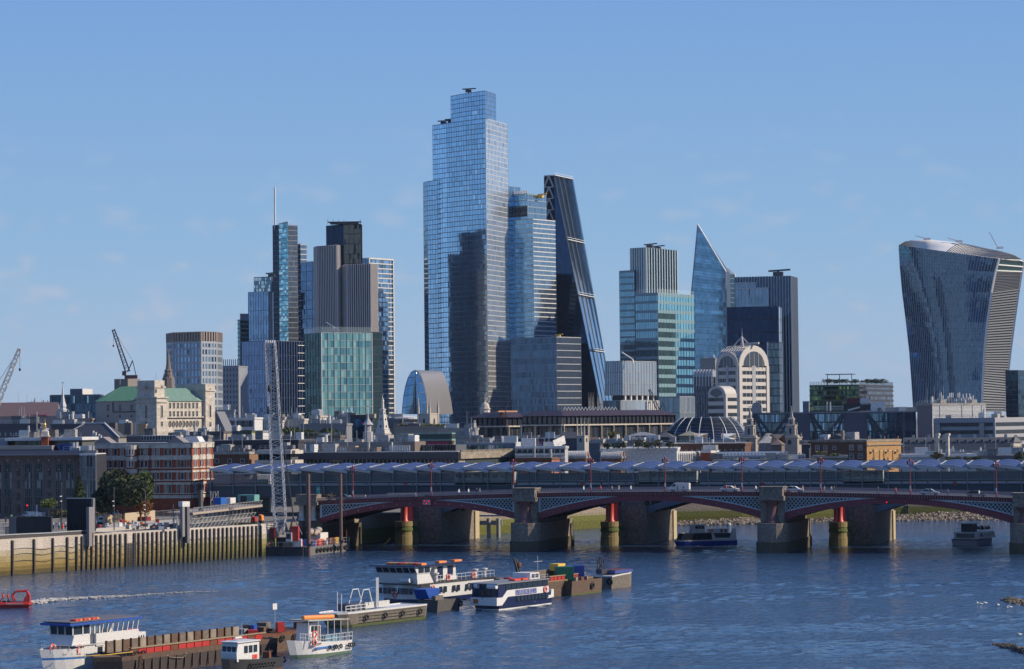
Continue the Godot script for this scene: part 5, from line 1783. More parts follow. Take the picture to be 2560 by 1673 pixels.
func baynard()->void:
	var b:=block("concrete_office","long brown concrete office with a sunlit right end behind the station canopy","office building",735,1146,1288,1131,722,-24)
	var dark:=paint(0.115,0.1,0.1,0.85)
	bx(b.o,"wall",Vector3(-b.w/2,b.h/2,-b.d/2),Vector3(b.w,b.h,b.d),dark)
	bx(b.o,"side_wall",Vector3(0.08,b.h/2,-b.d/2),Vector3(0.2,b.h,b.d),M("stone"))  # end wall in paler stone, with its sunlight put into the colour
	bx(b.o,"roof",Vector3(-b.w/2,b.h+0.1,-b.d/2),Vector3(b.w-0.6,0.3,b.d-0.6),M("roof_pale"))
	bx(b.o,"parapet",Vector3(-b.w/2,b.h-0.9,0.4),Vector3(b.w+1,1.9,0.9),dark)
	bx(b.o,"parapet",Vector3(0.5,b.h-0.9,-b.d/2),Vector3(1.0,1.9,b.d+1),M("stone"))
	for i in 46:
		bx(b.o,"parapet_block",b.side*Vector3(b.d*(i+0.5)/46,b.h+0.35,0.6),Vector3(b.d/46*0.55,0.5,0.5),M("stone"),b.side.basis)
	var yw:float=on(b.f,1000,1157).y
	for i in 40:
		bx(b.o,"window",Vector3(-b.w*(i+0.5)/40,yw,0.06),Vector3(b.w/40*0.8,1.7,0.1),paint(0.06,0.09,0.11,0.12,0.5))
		bx(b.o,"window_post",Vector3(-b.w*i/40,yw,0.12),Vector3(0.2,1.8,0.2),M("concrete"))
	bx(b.o,"sill",Vector3(-b.w/2,yw-1.1,0.15),Vector3(b.w,0.2,0.3),M("concrete"))
	for i in 26:
		bx(b.o,"window",b.side*Vector3(b.d*(0.1+0.76*(i+0.5)/26),yw+0.2,0.25),Vector3(b.d*0.76/26*0.8,1.9,0.1),paint(0.16,0.2,0.2,0.12,0.5),b.side.basis)
	bx(b.o,"sill",b.side*Vector3(b.d/2,yw-0.95,0.3),Vector3(b.d,0.35,0.4),M("portland"),b.side.basis)
	clutter(b.o,-b.w,-b.w*0.4,-b.d*0.5,-1,b.h+0.2,20)
	var beige:=paint(0.42,0.34,0.26,0.85)
	var i:=0
	for q in[[760,1030,1104,-9,paint(0.3,0.28,0.26)],[820,888,1115,-6,beige],[888,942,1118,-5,paint(0.22,0.17,0.14)],[1006,1037,1104,-8,paint(0.2,0.16,0.14)],[1037,1140,1112,-12,paint(0.1,0.11,0.13)]]:
		var t:=wing(b,q[0],q[1],0,q[2],q[3],7)
		bx(b.o,"penthouse",Vector3(t.x-t.w/2,(b.h+t.h)/2,t.z-3.5),Vector3(t.w,t.h-b.h,7),q[4])
		if i==1:
			for j in 5:
				bx(b.o,"penthouse_window",Vector3(t.x-t.w*(0.35+j*0.09),t.h-1.0,t.z+0.05),Vector3(0.4,1.0,0.1),M("white"))
		if i==4:
			curtain(b.o,Transform3D(Basis(),Vector3(t.x-t.w,0,t.z+0.05)),t.w,b.h,t.h,1,16,Color(0.1,0.15,0.18),{"fin":M("steel_dark"),"vary":0.5})
		if i==0:
			clutter(b.o,t.x-t.w,t.x,t.z-7,t.z-0.5,t.h,16)
		i+=1
	var s:=wing(b,974,1024,0,1114,-4,1)
	for r in 7:
		bx(b.o,"screen_slat",Vector3(s.x-s.w/2,lerpf(b.h+0.3,s.h,r/6.0),s.z),Vector3(s.w,0.14,0.1),M("white"))
	for r in 9:
		bx(b.o,"screen_post",Vector3(s.x-s.w*r/8.0,(b.h+s.h)/2,s.z-0.08),Vector3(0.1,s.h-b.h,0.1),M("white"))
	var g:=block("glass_pavilion","glazed rooftop pavilion with a white panel and wall behind the sunlit concrete end","building",1160,1288,1301,1108,760,-5)
	core(g,"wall",paint(0.16,0.19,0.25),0,0.05,M("roof_pale"))
	curtain(g.o,g.front,g.w*0.8,g.h-3,g.h-0.6,1,18,Color(0.12,0.2,0.2),{"fin":M("steel_dark"),"vary":0.5})
	bx(g.o,"white_panel",on(g.f,1228,1120,0.1),Vector3(1.8,1.5,0.12),M("white"))
	bx(g.o,"white_end",Vector3(0.1,g.h-1,-g.d/2),Vector3(0.2,2.4,g.d),M("white"))
	clutter(g.o,-g.w,0,-g.d*0.5,-1,g.h,8)

func bronze_offices()->void:
	var br:=M("bronze")
	for q in[[1182,1268,1318,1044,960,"left wing of the bronze roofed offices with a stepped plan"],[1306,1406,1686,1040,930,"large bronze roofed stone framed office in the middle distance"]]:
		var b:=block("bronze_office",q[5],"office building",q[0],q[1],q[2],q[3],q[4],-40)
		bx(b.o,"wall",Vector3(-b.w/2,b.h/2,-b.d/2),Vector3(b.w,b.h,b.d),paint(0.07,0.045,0.045))
		var m:=MB.new()
		var o:=1.0
		var ri:=3.2
		var rh:=2.0
		m.quad(Vector3(-b.w-o,b.h,o),Vector3(o,b.h,o),Vector3(-ri,b.h+rh,-ri),Vector3(-b.w+ri,b.h+rh,-ri))
		m.quad(Vector3(o,b.h,o),Vector3(o,b.h,-b.d-o),Vector3(-ri,b.h+rh,-b.d+ri),Vector3(-ri,b.h+rh,-ri))
		m.quad(Vector3(-b.w+ri,b.h+rh,-ri),Vector3(-ri,b.h+rh,-ri),Vector3(-ri,b.h+rh,-b.d+ri),Vector3(-b.w+ri,b.h+rh,-b.d+ri))
		m.quad(Vector3(-b.w-o,b.h,-b.d-o),Vector3(-b.w-o,b.h,o),Vector3(-b.w+ri,b.h+rh,-ri),Vector3(-b.w+ri,b.h+rh,-b.d+ri))
		part(b.o,"bronze_roof",m,br)
		var yl:float=b.h-3.3
		var n:int=maxi(4,int(b.w/2.2))
		var ns:int=maxi(4,int(b.d/2.4))
		for f in[[b.front,b.w,n],[b.side,b.d,ns]]:
			for i in f[2]:
				var x:float=f[1]*(i+0.5)/f[2]
				var w:float=f[1]/f[2]
				bx(b.o,"upper_pane",f[0]*Vector3(x,b.h-1.6,0.05),Vector3(w*0.72,2.4,0.1),paint(0.09,0.12,0.15,0.1,0.6)if rng.randf()<0.6 else M("win"),f[0].basis)
				bx(b.o,"bronze_fin",f[0]*Vector3(x+w/2,b.h-1.6,0.3),Vector3(0.16,3.0,0.5),br,f[0].basis)
				bx(b.o,"lower_pane",f[0]*Vector3(x,yl-2.6,0.05),Vector3(w*0.75,3.6,0.1),M("win")if rng.randf()<0.7 else paint(0.1,0.14,0.16,0.1,0.6),f[0].basis)
				if i % 3==0:
					bx(b.o,"stone_pier",f[0]*Vector3(x-w/2,yl-3.5,0.5),Vector3(0.5,7,0.9),M("stone"),f[0].basis)
			bx(b.o,"stone_ledge",f[0]*Vector3(f[1]/2,yl,0.5),Vector3(f[1]+1,0.5,1.0),M("portland"),f[0].basis)
		if q[0]==1306:
			for i in 16:
				m=MB.new()
				var x:float=-b.w*0.1-1.0*i
				m.bar(Vector3(-6,b.h+rh,-8-i*2.0),Vector3(-6,b.h+rh+1.2,-9-i*2.0),0.2)
				m.bar(Vector3(-6,b.h+rh+1.2,-9-i*2.0),Vector3(-6,b.h+rh,-10-i*2.0),0.2)
				part(b.o,"roof_truss",m,M("steel"))
			bush("roof_tree","yellowing tree in front of the bronze offices, at the left of the pinkish walls",at(1530,1098,900),Vector3(3.2,1.8,2.2),Color(0.13,0.12,0.04),700,"tree",0.3)
		else:
			for i in 6:
				bx(b.o,"copper_vent",b.side*Vector3(b.d*(0.1+i*0.15),b.h+rh+0.3,-5),Vector3(2.2,0.6,1.5),paint(0.5,0.26,0.17,0.6),b.side.basis)
			rod(b.o,"lamp_mast",Vector3(-4,b.h,-4),Vector3(-4,b.h+5.2,-4),0.12,M("steel_dark"))
			bx(b.o,"lamp_head",Vector3(-4,b.h+4.6,-4),Vector3(2.2,0.5,0.6),M("steel_dark"))

func dome()->void:
	var p:=at(1766,1098,960)
	var o:=thing("ribbed_glass_dome","dark glass dome with white ribs and fine louvres in the middle of the roofs","dome",Transform3D(Basis(),Vector3(p.x,6.8,p.z)))
	var y0:=p.y-6.8-3.0
	var rx:=15.6
	var hy:=13.6
	var m:=MB.new()
	var prof:=[Vector2(rx,0),Vector2(rx,y0)]
	for i in 9:
		var a:=0.08+i/8.0*0.86
		prof.append(Vector2(rx*cos(a),y0+hy*sin(a)))
	prof.append(Vector2(0,y0+hy*sin(0.94)+0.1))
	m.lathe(Vector3.ZERO,prof,40)
	m.col=Color(0.05,0.075,0.13)
	var c:=MB.new()
	c.col=Color(0.045,0.075,0.13)
	c.lathe(Vector3.ZERO,prof,40)
	part(o,"glass_shell",c,M("glass"),"",true)
	for i in 20:
		var a:=0.05+i/19.0*0.88
		m=MB.new()
		m.lathe(Vector3(0,y0+hy*sin(a),0),[Vector2(rx*cos(a),0),Vector2(rx*cos(a)+0.35,0),Vector2(rx*cos(a)+0.35,0.1),Vector2(rx*cos(a),0.1)],40)
		part(o,"louvre",m,paint(0.26,0.31,0.4,0.4))
	for i in 18:
		var b:=TAU*i/18+0.1
		m=MB.new()
		for j in 9:
			var a0:=0.02+j/9.0*0.92
			var a1:=0.02+(j+1)/9.0*0.92
			var e:=rx+0.5
			m.bar(Vector3(sin(b)*e*cos(a0),y0+hy*sin(a0)+0.2,cos(b)*e*cos(a0)),Vector3(sin(b)*e*cos(a1),y0+hy*sin(a1)+0.2,cos(b)*e*cos(a1)),0.22)
		part(o,"white_rib",m,bright_paint())

func cannon()->void:
	var b:=block("braced_office","long dark glass office with big V braces right of the dome","office building",1886,2290,2296,1030,1000,-5)
	core(b,"wall",M("steel_dark"),0,0.1,M("roof"))
	curtain(b.o,b.front,b.w,0,b.h,7,90,Color(0.16,0.26,0.36),{"fin":M("steel_dark"),"fw":0.1,"band":M("steel_dark"),"bh":0.12,"vary":0.4,"odd":Color(0.12,0.2,0.24),"share":0.08})
	for q in[[1978,2026],[2110,2168],[2256,2262],[1882,1888]]:
		var x0:float=on(b.f,q[0],1060).x
		var x1:float=on(b.f,q[1],1060).x
		bx(b.o,"mesh_panel",Vector3((x0+x1)/2,b.h/2,0.5),Vector3(x1-x0,b.h,0.6),paint(0.1,0.1,0.15,0.6))
		var m:=MB.new()
		for i in int((x1-x0)/0.8):
			m.box(Vector3(x0+i*0.8+0.4,b.h/2,0.85),Vector3(0.08,b.h,0.08))
		part(b.o,"panel_ribs",m,paint(0.13,0.13,0.18),"stuff")
	for q in[[1889,1930,1972],[2028,2064,2108],[2170,2213,2254]]:
		for e in[[q[0],q[1]+6,0],[q[2],q[1]-4,0],[q[0]-2,q[1]-18,1],[q[2]+4,q[1]+20,1]]:
			var m:=MB.new()
			m.bar(on(b.f,e[0],1036,1.1),on(b.f,e[1],1098,1.1),1.1 if e[2]==0 else 0.8)
			part(b.o,"brace",m,paint(0.05,0.06,0.09,0.4,0.3))
		var m2:=MB.new()
		for u in[0.3,0.55,0.8]:
			m2.bar(on(b.f,q[0],1036,1.1).lerp(on(b.f,q[1]+6,1098,1.1),u),on(b.f,q[0]-2,1036,1.1).lerp(on(b.f,q[1]-18,1098,1.1),u),0.5)
			m2.bar(on(b.f,q[2],1036,1.1).lerp(on(b.f,q[1]-4,1098,1.1),u),on(b.f,q[2]+4,1036,1.1).lerp(on(b.f,q[1]+20,1098,1.1),u),0.5)
		part(b.o,"brace_ties",m2,paint(0.05,0.06,0.09,0.4,0.3),"stuff")
	bx(b.o,"top_rail",Vector3(-b.w/2,b.h+0.1,0.4),Vector3(b.w,0.5,1.2),paint(0.2,0.22,0.26))
	for q in[[2117,2148,997,1011,paint(0.12,0.015,0.025)],[2108,2176,1011,1026,M("black")],[2150,2172,998,1011,M("steel")],[2176,2212,1006,1028,M("white")],[2212,2290,1020,1029,M("concrete")]]:
		var a:=on(b.f,q[0],q[3],-8)
		var c:=on(b.f,q[1],q[2],-8)
		bx(b.o,"plant_box",(a+c)/2,Vector3(c.x-a.x,c.y-a.y+0.6,6),q[4])
	var m:=MB.new()
	lattice(m,on(b.f,2034,1020,-6),on(b.f,2110,1020,-6),1.0,1.0,14,0.16)
	m.bar(on(b.f,2120,1026,-5),on(b.f,2150,1018,-5),0.6)
	for px in[2068,2076]:
		m.tube(on(b.f,px,1028,-5),on(b.f,px,1005,-5),0.3)
	part(b.o,"roof_gantry",m,M("steel"))
	clutter(b.o,-b.w*0.3,0,-14,-2,b.h,10)
	var o:=thing("arched_glass_bay","round-headed white framed glass bay behind the left ornate church tower","building",frame(Vector3(at(1892,1030,1120).x,6.8,-1120),-10))
	var cy:=high(1892,1018,1120)
	m=MB.new()
	m.box(Vector3(0,cy/2,-3),Vector3(4.2,cy,6))
	part(o,"wall",m,M("lead"))
	for r in[2.1,1.4,0.7]:
		m=MB.new()
		for j in 10:
			m.bar(Vector3(cos(PI*j/10)*r,cy+sin(PI*j/10)*r,0),Vector3(cos(PI*(j+1)/10)*r,cy+sin(PI*(j+1)/10)*r,0),0.22)
		part(o,"arch_rib",m,M("white"))
	m=MB.new()
	for j in 10:
		m.tri(Vector3(0,cy,-0.2),Vector3(cos(PI*j/10)*2.1,cy+sin(PI*j/10)*2.1,-0.2),Vector3(cos(PI*(j+1)/10)*2.1,cy+sin(PI*(j+1)/10)*2.1,-0.2))
	part(o,"arch_glass",m,gw_mat())

func gw_mat()->Material:
	return paint(0.1,0.16,0.17,0.15,0.5)

func arches()->void:
	var b:=block("arched_white_building","white stone building striped with windows under glazed round arches","office building",1792,1846,1920,914,1480,-42)
	var st:=paint(0.6,0.57,0.54,0.7)
	var y1:float=b.h
	core(b,"wall",paint(0.09,0.1,0.12,0.2,0.4),0,0.3)
	for i in 11:
		var y:=y1-2.0-i*4.25
		for f in[[b.front,b.w],[b.side,b.d]]:
			bx(b.o,"stone_band",f[0]*Vector3(f[1]/2,y,0.1),Vector3(f[1],2.1,0.5),st,f[0].basis)
			bx(b.o,"window_strip",f[0]*Vector3(f[1]/2,y-2.1,-0.1),Vector3(f[1],2.2,0.3),paint(0.06,0.075,0.09,0.1,0.5),f[0].basis)
			var m:=MB.new()
			m.t=f[0]
			for j in 9:
				m.box(Vector3(f[1]*j/8.0,y-2.1,0.12),Vector3(0.3,2.2,0.2))
			part(b.o,"window_bars",m,paint(0.4,0.4,0.42),"stuff")
	for f in[[b.front,b.w],[b.side,b.d]]:
		for x in[0.04,0.96]:
			bx(b.o,"corner_pier",f[0]*Vector3(f[1]*x,y1/2,0.4),Vector3(f[1]*0.09,y1,0.8),st,f[0].basis)
		bx(b.o,"centre_pier",f[0]*Vector3(f[1]*0.5,y1/2,0.2),Vector3(f[1]*0.12,y1,0.6),paint(0.4,0.42,0.45,0.4),f[0].basis)
	for v in[[b.front,b.w,b.d],[b.side,b.d,b.w]]:
		var f:Transform3D=v[0]
		var r:float=v[1]/2
		var hh:=minf(r,11.5)
		var rows:=[]
		for i in 13:
			var a:=PI*i/12
			rows.append(PackedVector3Array([f*Vector3(r-cos(a)*r,y1+sin(a)*hh,0.3),f*Vector3(r-cos(a)*r,y1+sin(a)*hh,-v[2])]))
		var m:=MB.new()
		m.col=Color(0.28,0.3,0.34)
		m.grid(rows)
		part(b.o,"glass_vault",m,M("glass_soft"),"",true)
		for i in 10:
			m=MB.new()
			for j in 12:
				m.bar(rows[j][0].lerp(rows[j][1],i/9.0)*1.0+Vector3(0,0.1,0),rows[j+1][0].lerp(rows[j+1][1],i/9.0)+Vector3(0,0.1,0),0.35)
			part(b.o,"vault_rib",m,st)
		for i in 13:
			m=MB.new()
			m.bar(rows[i][0]+Vector3(0,0.1,0),rows[i][1]+Vector3(0,0.1,0),0.2)
			part(b.o,"vault_purlin",m,st)
		m=MB.new()
		m.t=f
		for i in 12:
			var a0:=PI*i/12
			var a1:=PI*(i+1)/12
			m.quad(Vector3(r-cos(a0)*r*0.72,y1+sin(a0)*hh*0.72,0.6),Vector3(r-cos(a0)*r,y1+sin(a0)*hh,0.6),Vector3(r-cos(a1)*r,y1+sin(a1)*hh,0.6),Vector3(r-cos(a1)*r*0.72,y1+sin(a1)*hh*0.72,0.6))
		part(b.o,"arch_face",m,st)
		m=MB.new()
		m.t=f
		for i in 12:
			var a0:=PI*i/12
			var a1:=PI*(i+1)/12
			m.tri(Vector3(r,y1-1,0.4),Vector3(r-cos(a1)*r*0.74,y1+sin(a1)*hh*0.74,0.4),Vector3(r-cos(a0)*r*0.74,y1+sin(a0)*hh*0.74,0.4))
		m.col=Color(0.1,0.12,0.15)
		part(b.o,"arch_window",m,paint(0.12,0.14,0.17,0.15,0.5))
		m=MB.new()
		m.t=f
		for i in range(1,5):
			var x:=r*(0.4+0.3*i)
			m.box(Vector3(x,y1+hh*0.25,0.55),Vector3(0.25,hh*0.8,0.2))
		part(b.o,"arch_bars",m,st,"stuff")
	var top:=Vector3(-b.w/2,y1+12,-b.d/2)
	var m:=MB.new()
	for i in 4:
		var a:=PI/4+PI/2*i
		m.bar(top+Vector3(cos(a)*6,-1.5,sin(a)*6),top+Vector3(0,5,0),0.7)
	m.tube(top+Vector3(0,5,0),top+Vector3(0,10,0),0.2,0.05)
	m.bar(top+Vector3(2,0.5,2),top+Vector3(12,1.0,0),1.2)
	part(b.o,"apex_frame",m,st)
	var c:=block("arched_white_bay","lower arched bay of striped white stone in front of the larger arched building","office building",1771,1814,1841,985,1440,-42)
	core(c,"wall",paint(0.09,0.1,0.12,0.2,0.4),0,0.3)
	for i in 7:
		for f in[[c.front,c.w],[c.side,c.d]]:
			bx(c.o,"stone_band",f[0]*Vector3(f[1]/2,c.h-1.0-i*4.25,0.1),Vector3(f[1],2.2,0.5),st,f[0].basis)
			bx(c.o,"window_strip",f[0]*Vector3(f[1]/2,c.h-3.1-i*4.25,-0.1),Vector3(f[1],2.1,0.3),paint(0.06,0.075,0.09,0.1,0.5),f[0].basis)
	bx(c.o,"corner_pier",Vector3(0,c.h/2,0),Vector3(1.6,c.h,1.6),st)
	var r:float=c.w/2
	var rows:=[]
	for i in 13:
		var a:=PI*i/12
		rows.append(PackedVector3Array([c.front*Vector3(r-cos(a)*r,c.h+sin(a)*r*0.75,0.3),c.front*Vector3(r-cos(a)*r,c.h+sin(a)*r*0.75,-c.d)]))
	m=MB.new()
	m.grid(rows)
	part(c.o,"stone_vault",m,st,"",true)
	m=MB.new()
	m.t=c.front
	for i in 12:
		var a0:=PI*i/12
		var a1:=PI*(i+1)/12
		m.tri(Vector3(r,c.h-2,0.6),Vector3(r-cos(a1)*r*0.7,c.h+sin(a1)*r*0.52,0.6),Vector3(r-cos(a0)*r*0.7,c.h+sin(a0)*r*0.52,0.6))
	part(c.o,"arch_window",m,paint(0.12,0.14,0.17,0.15,0.5))
	m=MB.new()
	m.t=c.front
	for i in 12:
		var a0:=PI*i/12
		var a1:=PI*(i+1)/12
		m.quad(Vector3(r-cos(a0)*r*0.7,c.h+sin(a0)*r*0.52,0.5),Vector3(r-cos(a0)*r,c.h+sin(a0)*r*0.75,0.5),Vector3(r-cos(a1)*r,c.h+sin(a1)*r*0.75,0.5),Vector3(r-cos(a1)*r*0.7,c.h+sin(a1)*r*0.52,0.5))
	part(c.o,"arch_face",m,st)

func hotel()->void:
	var b:=house("brick_hotel","brown brick hotel with a sunlit yellow end and white sash windows",2027,2166,2252,1101,815,-38,M("brick_brown"),{"side":M("brick_sunlit"),"rim":M("stone"),"clutter":4,"rail":false})
	for px in[2044,2064]:
		window(b.o,b.front,on(b.f,px,1122).x+b.w,on(b.f,px,1122).y,1.3,2.0,M("white"),paint(0.12,0.18,0.25,0.1,0.4),1)
	window(b.o,b.front,on(b.f,2086,1120).x+b.w,on(b.f,2086,1120).y,1.2,1.2,M("white"),null,1)
	for px in[2129,2151]:
		for py in[1119,1140]:
			window(b.o,b.front,on(b.f,px,py).x+b.w,on(b.f,px,py).y,1.5,1.6,M("white"),null,2)
	for py in[1121,1142]:
		for px in[2176.5,2190,2204,2214,2225,2238]:
			var q:=onx(b.f,px,py)
			window(b.o,b.side,-q.z,q.y,0.95,1.5,M("white"),null,1,0.14)
	for px in[2184,2198,2209,2231]:
		var q:=onx(b.f,px,1130)
		bx(b.o,"brick_pier",b.side*Vector3(-q.z,q.y-2,0.2),Vector3(0.35,5.2,0.3),M("brick_sunlit"),b.side.basis)
	for px in[2176.5,2214,2238]:
		for py in[1130.5,1151]:
			var q:=onx(b.f,px,py)
			var m:=MB.new()
			m.t=b.side
			m.box(Vector3(-q.z,q.y,0.5),Vector3(1.3,0.08,0.7))
			for i in 7:
				m.box(Vector3(-q.z-0.6+i*0.2,q.y+0.4,0.85),Vector3(0.04,0.8,0.04))
			m.box(Vector3(-q.z,q.y+0.8,0.85),Vector3(1.3,0.06,0.06))
			part(b.o,"balcony",m,M("black"))
	bx(b.o,"cornice",b.side*Vector3(b.d/2,b.h-1.5,0.25),Vector3(b.d+0.6,0.4,0.5),M("stone"),b.side.basis)
	var m:=MB.new()
	m.extrude(PackedVector2Array([on2(b,2064,1099,-6),on2(b,2122,1099,-6),on2(b,2088,1085,-6)]),-14,-6)
	part(b.o,"gable_roof",m,M("slate"))
	var c:=on(b.f,2107,1095,-5)
	rod(b.o,"chimney",c+Vector3.DOWN*2,c+Vector3.UP*2.4,0.55,M("stone"))
	for px in[2170,2210,2244]:
		var q:=onx(b.f,px,1099,-1.0)
		bx(b.o,"chimney",q+Vector3(0,0.4,0),Vector3(0.6,1.4,0.6),M("brick_brown"))
	bush("roof_shrub","yellow green planting on the terrace before the brick hotel",at(2054,1136,786),Vector3(1.7,0.7,1),Color(0.14,0.14,0.05),500,"shrub")
	bush("roof_shrub","long low hedge on the terrace before the brick hotel, right of the yellow planting",at(2084,1141,784),Vector3(2.6,0.6,1),Color(0.08,0.09,0.04),600,"shrub")
	house("roof_block","planted terrace block at the foot of the brick hotel",2030,2118,2124,1140,792,-6,M("concrete_dark"),{"rim":M("concrete"),"deep":8})

func on2(b:Dictionary,px:float,py:float,z:float)->Vector2:
	var q:=on(b.f,px,py,z)
	return Vector2(q.x,q.y)
var ew:Transform3D

func bank()->void:
	var p0:=level(0,1440,0)
	var p1:=level(640,1392,0)
	ew=frame(p0,rad_to_deg(atan2(-(p1.z-p0.z),p1.x-p0.x)))
	embankment()
	school()
	brick_offices()
	greenery()
	site()
	station_hall()
	crane_barge()

func embankment()->void:
	var o:=thing("embankment_wall","pale concrete river wall with dark vertical piles and ochre weed stains at the left","wall",ew)
	var xe:float=on(ew,690,1340).x
	var wm:=mk("river_concrete",1,1,1,0.9,0,streak,0.22)
	var m:=MB.new()
	var ft:=func(x:float)->float:return 7.35
	var bands:=[[-1.5,0.9,Color(0.13,0.1,0.03)],[0.9,1.7,Color(0.24,0.18,0.05)],[1.7,2.7,Color(0.38,0.29,0.1)],[2.7,3.9,Color(0.46,0.38,0.19)],[3.9,5.0,Color(0.56,0.5,0.36)],[5.0,7.35,Color(0.72,0.67,0.6)]]
	var green:=[Color(0.08,0.085,0.02),Color(0.16,0.16,0.03),Color(0.27,0.26,0.07),Color(0.36,0.35,0.14),Color(0.56,0.52,0.4),Color(0.76,0.73,0.68)]
	var x:=-60.0
	while x<xe-0.01:
		var x1:=minf(x+1.5,xe)
		var g:=clampf((x-34.0)/22.0,0,1)
		for i in 6:
			m.col=bands[i][2].lerp(green[i],g)*rng.randf_range(0.88,1.08)
			m.quad(Vector3(x,bands[i][0],0),Vector3(x1,bands[i][0],0),Vector3(x1,bands[i][1],0),Vector3(x,bands[i][1],0))
		m.col=Color(0.5,0.48,0.44)
		m.quad(Vector3(x,7.35,0),Vector3(x1,7.35,0),Vector3(x1,7.35,-1.2),Vector3(x,7.35,-1.2))
		m.quad(Vector3(x1,6.0,-1.2),Vector3(x,6.0,-1.2),Vector3(x,7.35,-1.2),Vector3(x1,7.35,-1.2))
		x=x1
	m.col=Color(0.34,0.3,0.16)
	m.quad(Vector3(xe,-1.5,0),Vector3(xe,-1.5,-14),Vector3(xe,7.35,-14),Vector3(xe,7.35,0))
	part(o,"wall",m,wm)
	var pile:=MB.new()
	pile.box(Vector3(0,3.1,0.22),Vector3(0.34,8.6,0.36))
	pile.prism(PackedVector2Array([Vector2(-0.21,0.0),Vector2(0.21,0.0),Vector2(0.21,0.3),Vector2(-0.21,0.3)]),7.4,7.5)
	var pm:=mesh_of(pile)
	var mat:=mk("pile_timber",0.1,0.085,0.07,0.85,0,streak,0.4)
	var xs:=[]
	for px in[29.6,83.6,130.7,166.7,190]:
		xs.append(on(ew,px,1400).x)
	var xa:float=on(ew,203.5,1400).x
	var xb:float=on(ew,650,1350).x
	for i in 41:
		if i not in[9,10]:
			xs.append(lerpf(xa,xb,i/40.0))
	xs.append(on(ew,313,1400).x)
	xs.append(on(ew,336,1400).x)
	xs.sort()
	for v in xs:
		inst(o,"pile",pm,mat,Transform3D(Basis(),Vector3(v,-0.5,0)))
	for i in xs.size()-1:
		if i>22 and i % 2:
			continue
		m=MB.new()
		for k in([5.1,4.0,2.6]if i<10 else[4.6,3.0]):
			var pts:=[]
			for j in 6:
				var u:=j/5.0
				pts.append(Vector3(lerpf(xs[i],xs[i+1],u),k-sin(u*PI)*0.35*(1 if i % 2 else-0.6),0.1))
			m.path(pts,0.05,4)
		part(o,"chain",m,M("steel_dark"),"stuff")
	m=MB.new()
	var g0:float=on(ew,314,1400).x
	var g1:float=on(ew,335,1400).x
	for i in 9:
		m.box(Vector3((g0+g1)/2,0.3+i*0.55,0.45),Vector3(g1-g0,0.1,0.1))
	for i in 6:
		m.box(Vector3(lerpf(g0,g1,i/5.0),2.5,0.45),Vector3(0.1,5.0,0.1))
	part(o,"ladder_grid",m,M("steel_dark"))
	o=thing("flood_rail","dark curving metal rail band along the top of the river wall","railing",ew)
	var rail:=[[-60,1342],[0,1338],[60,1335],[120,1332.5],[170,1329],[212,1327],[240,1329],[290,1331],[340,1330],[400,1326],[449,1322]]
	for i in rail.size()-1:
		var a:=on(ew,rail[i][0],rail[i][1],-0.3)
		var b:=on(ew,rail[i+1][0],rail[i+1][1],-0.3)
		m=MB.new()
		m.quad(Vector3(a.x,7.36,-0.3),Vector3(b.x,7.36,-0.3),b,a)
		m.quad(Vector3(b.x,7.36,-0.4),Vector3(a.x,7.36,-0.4),a+Vector3(0,0,-0.1),b+Vector3(0,0,-0.1))
		part(o,"rail_panel",m,paint(0.055,0.05,0.055,0.6))
		m=MB.new()
		m.bar(a,b,0.2)
		part(o,"top_rail",m,M("steel"))

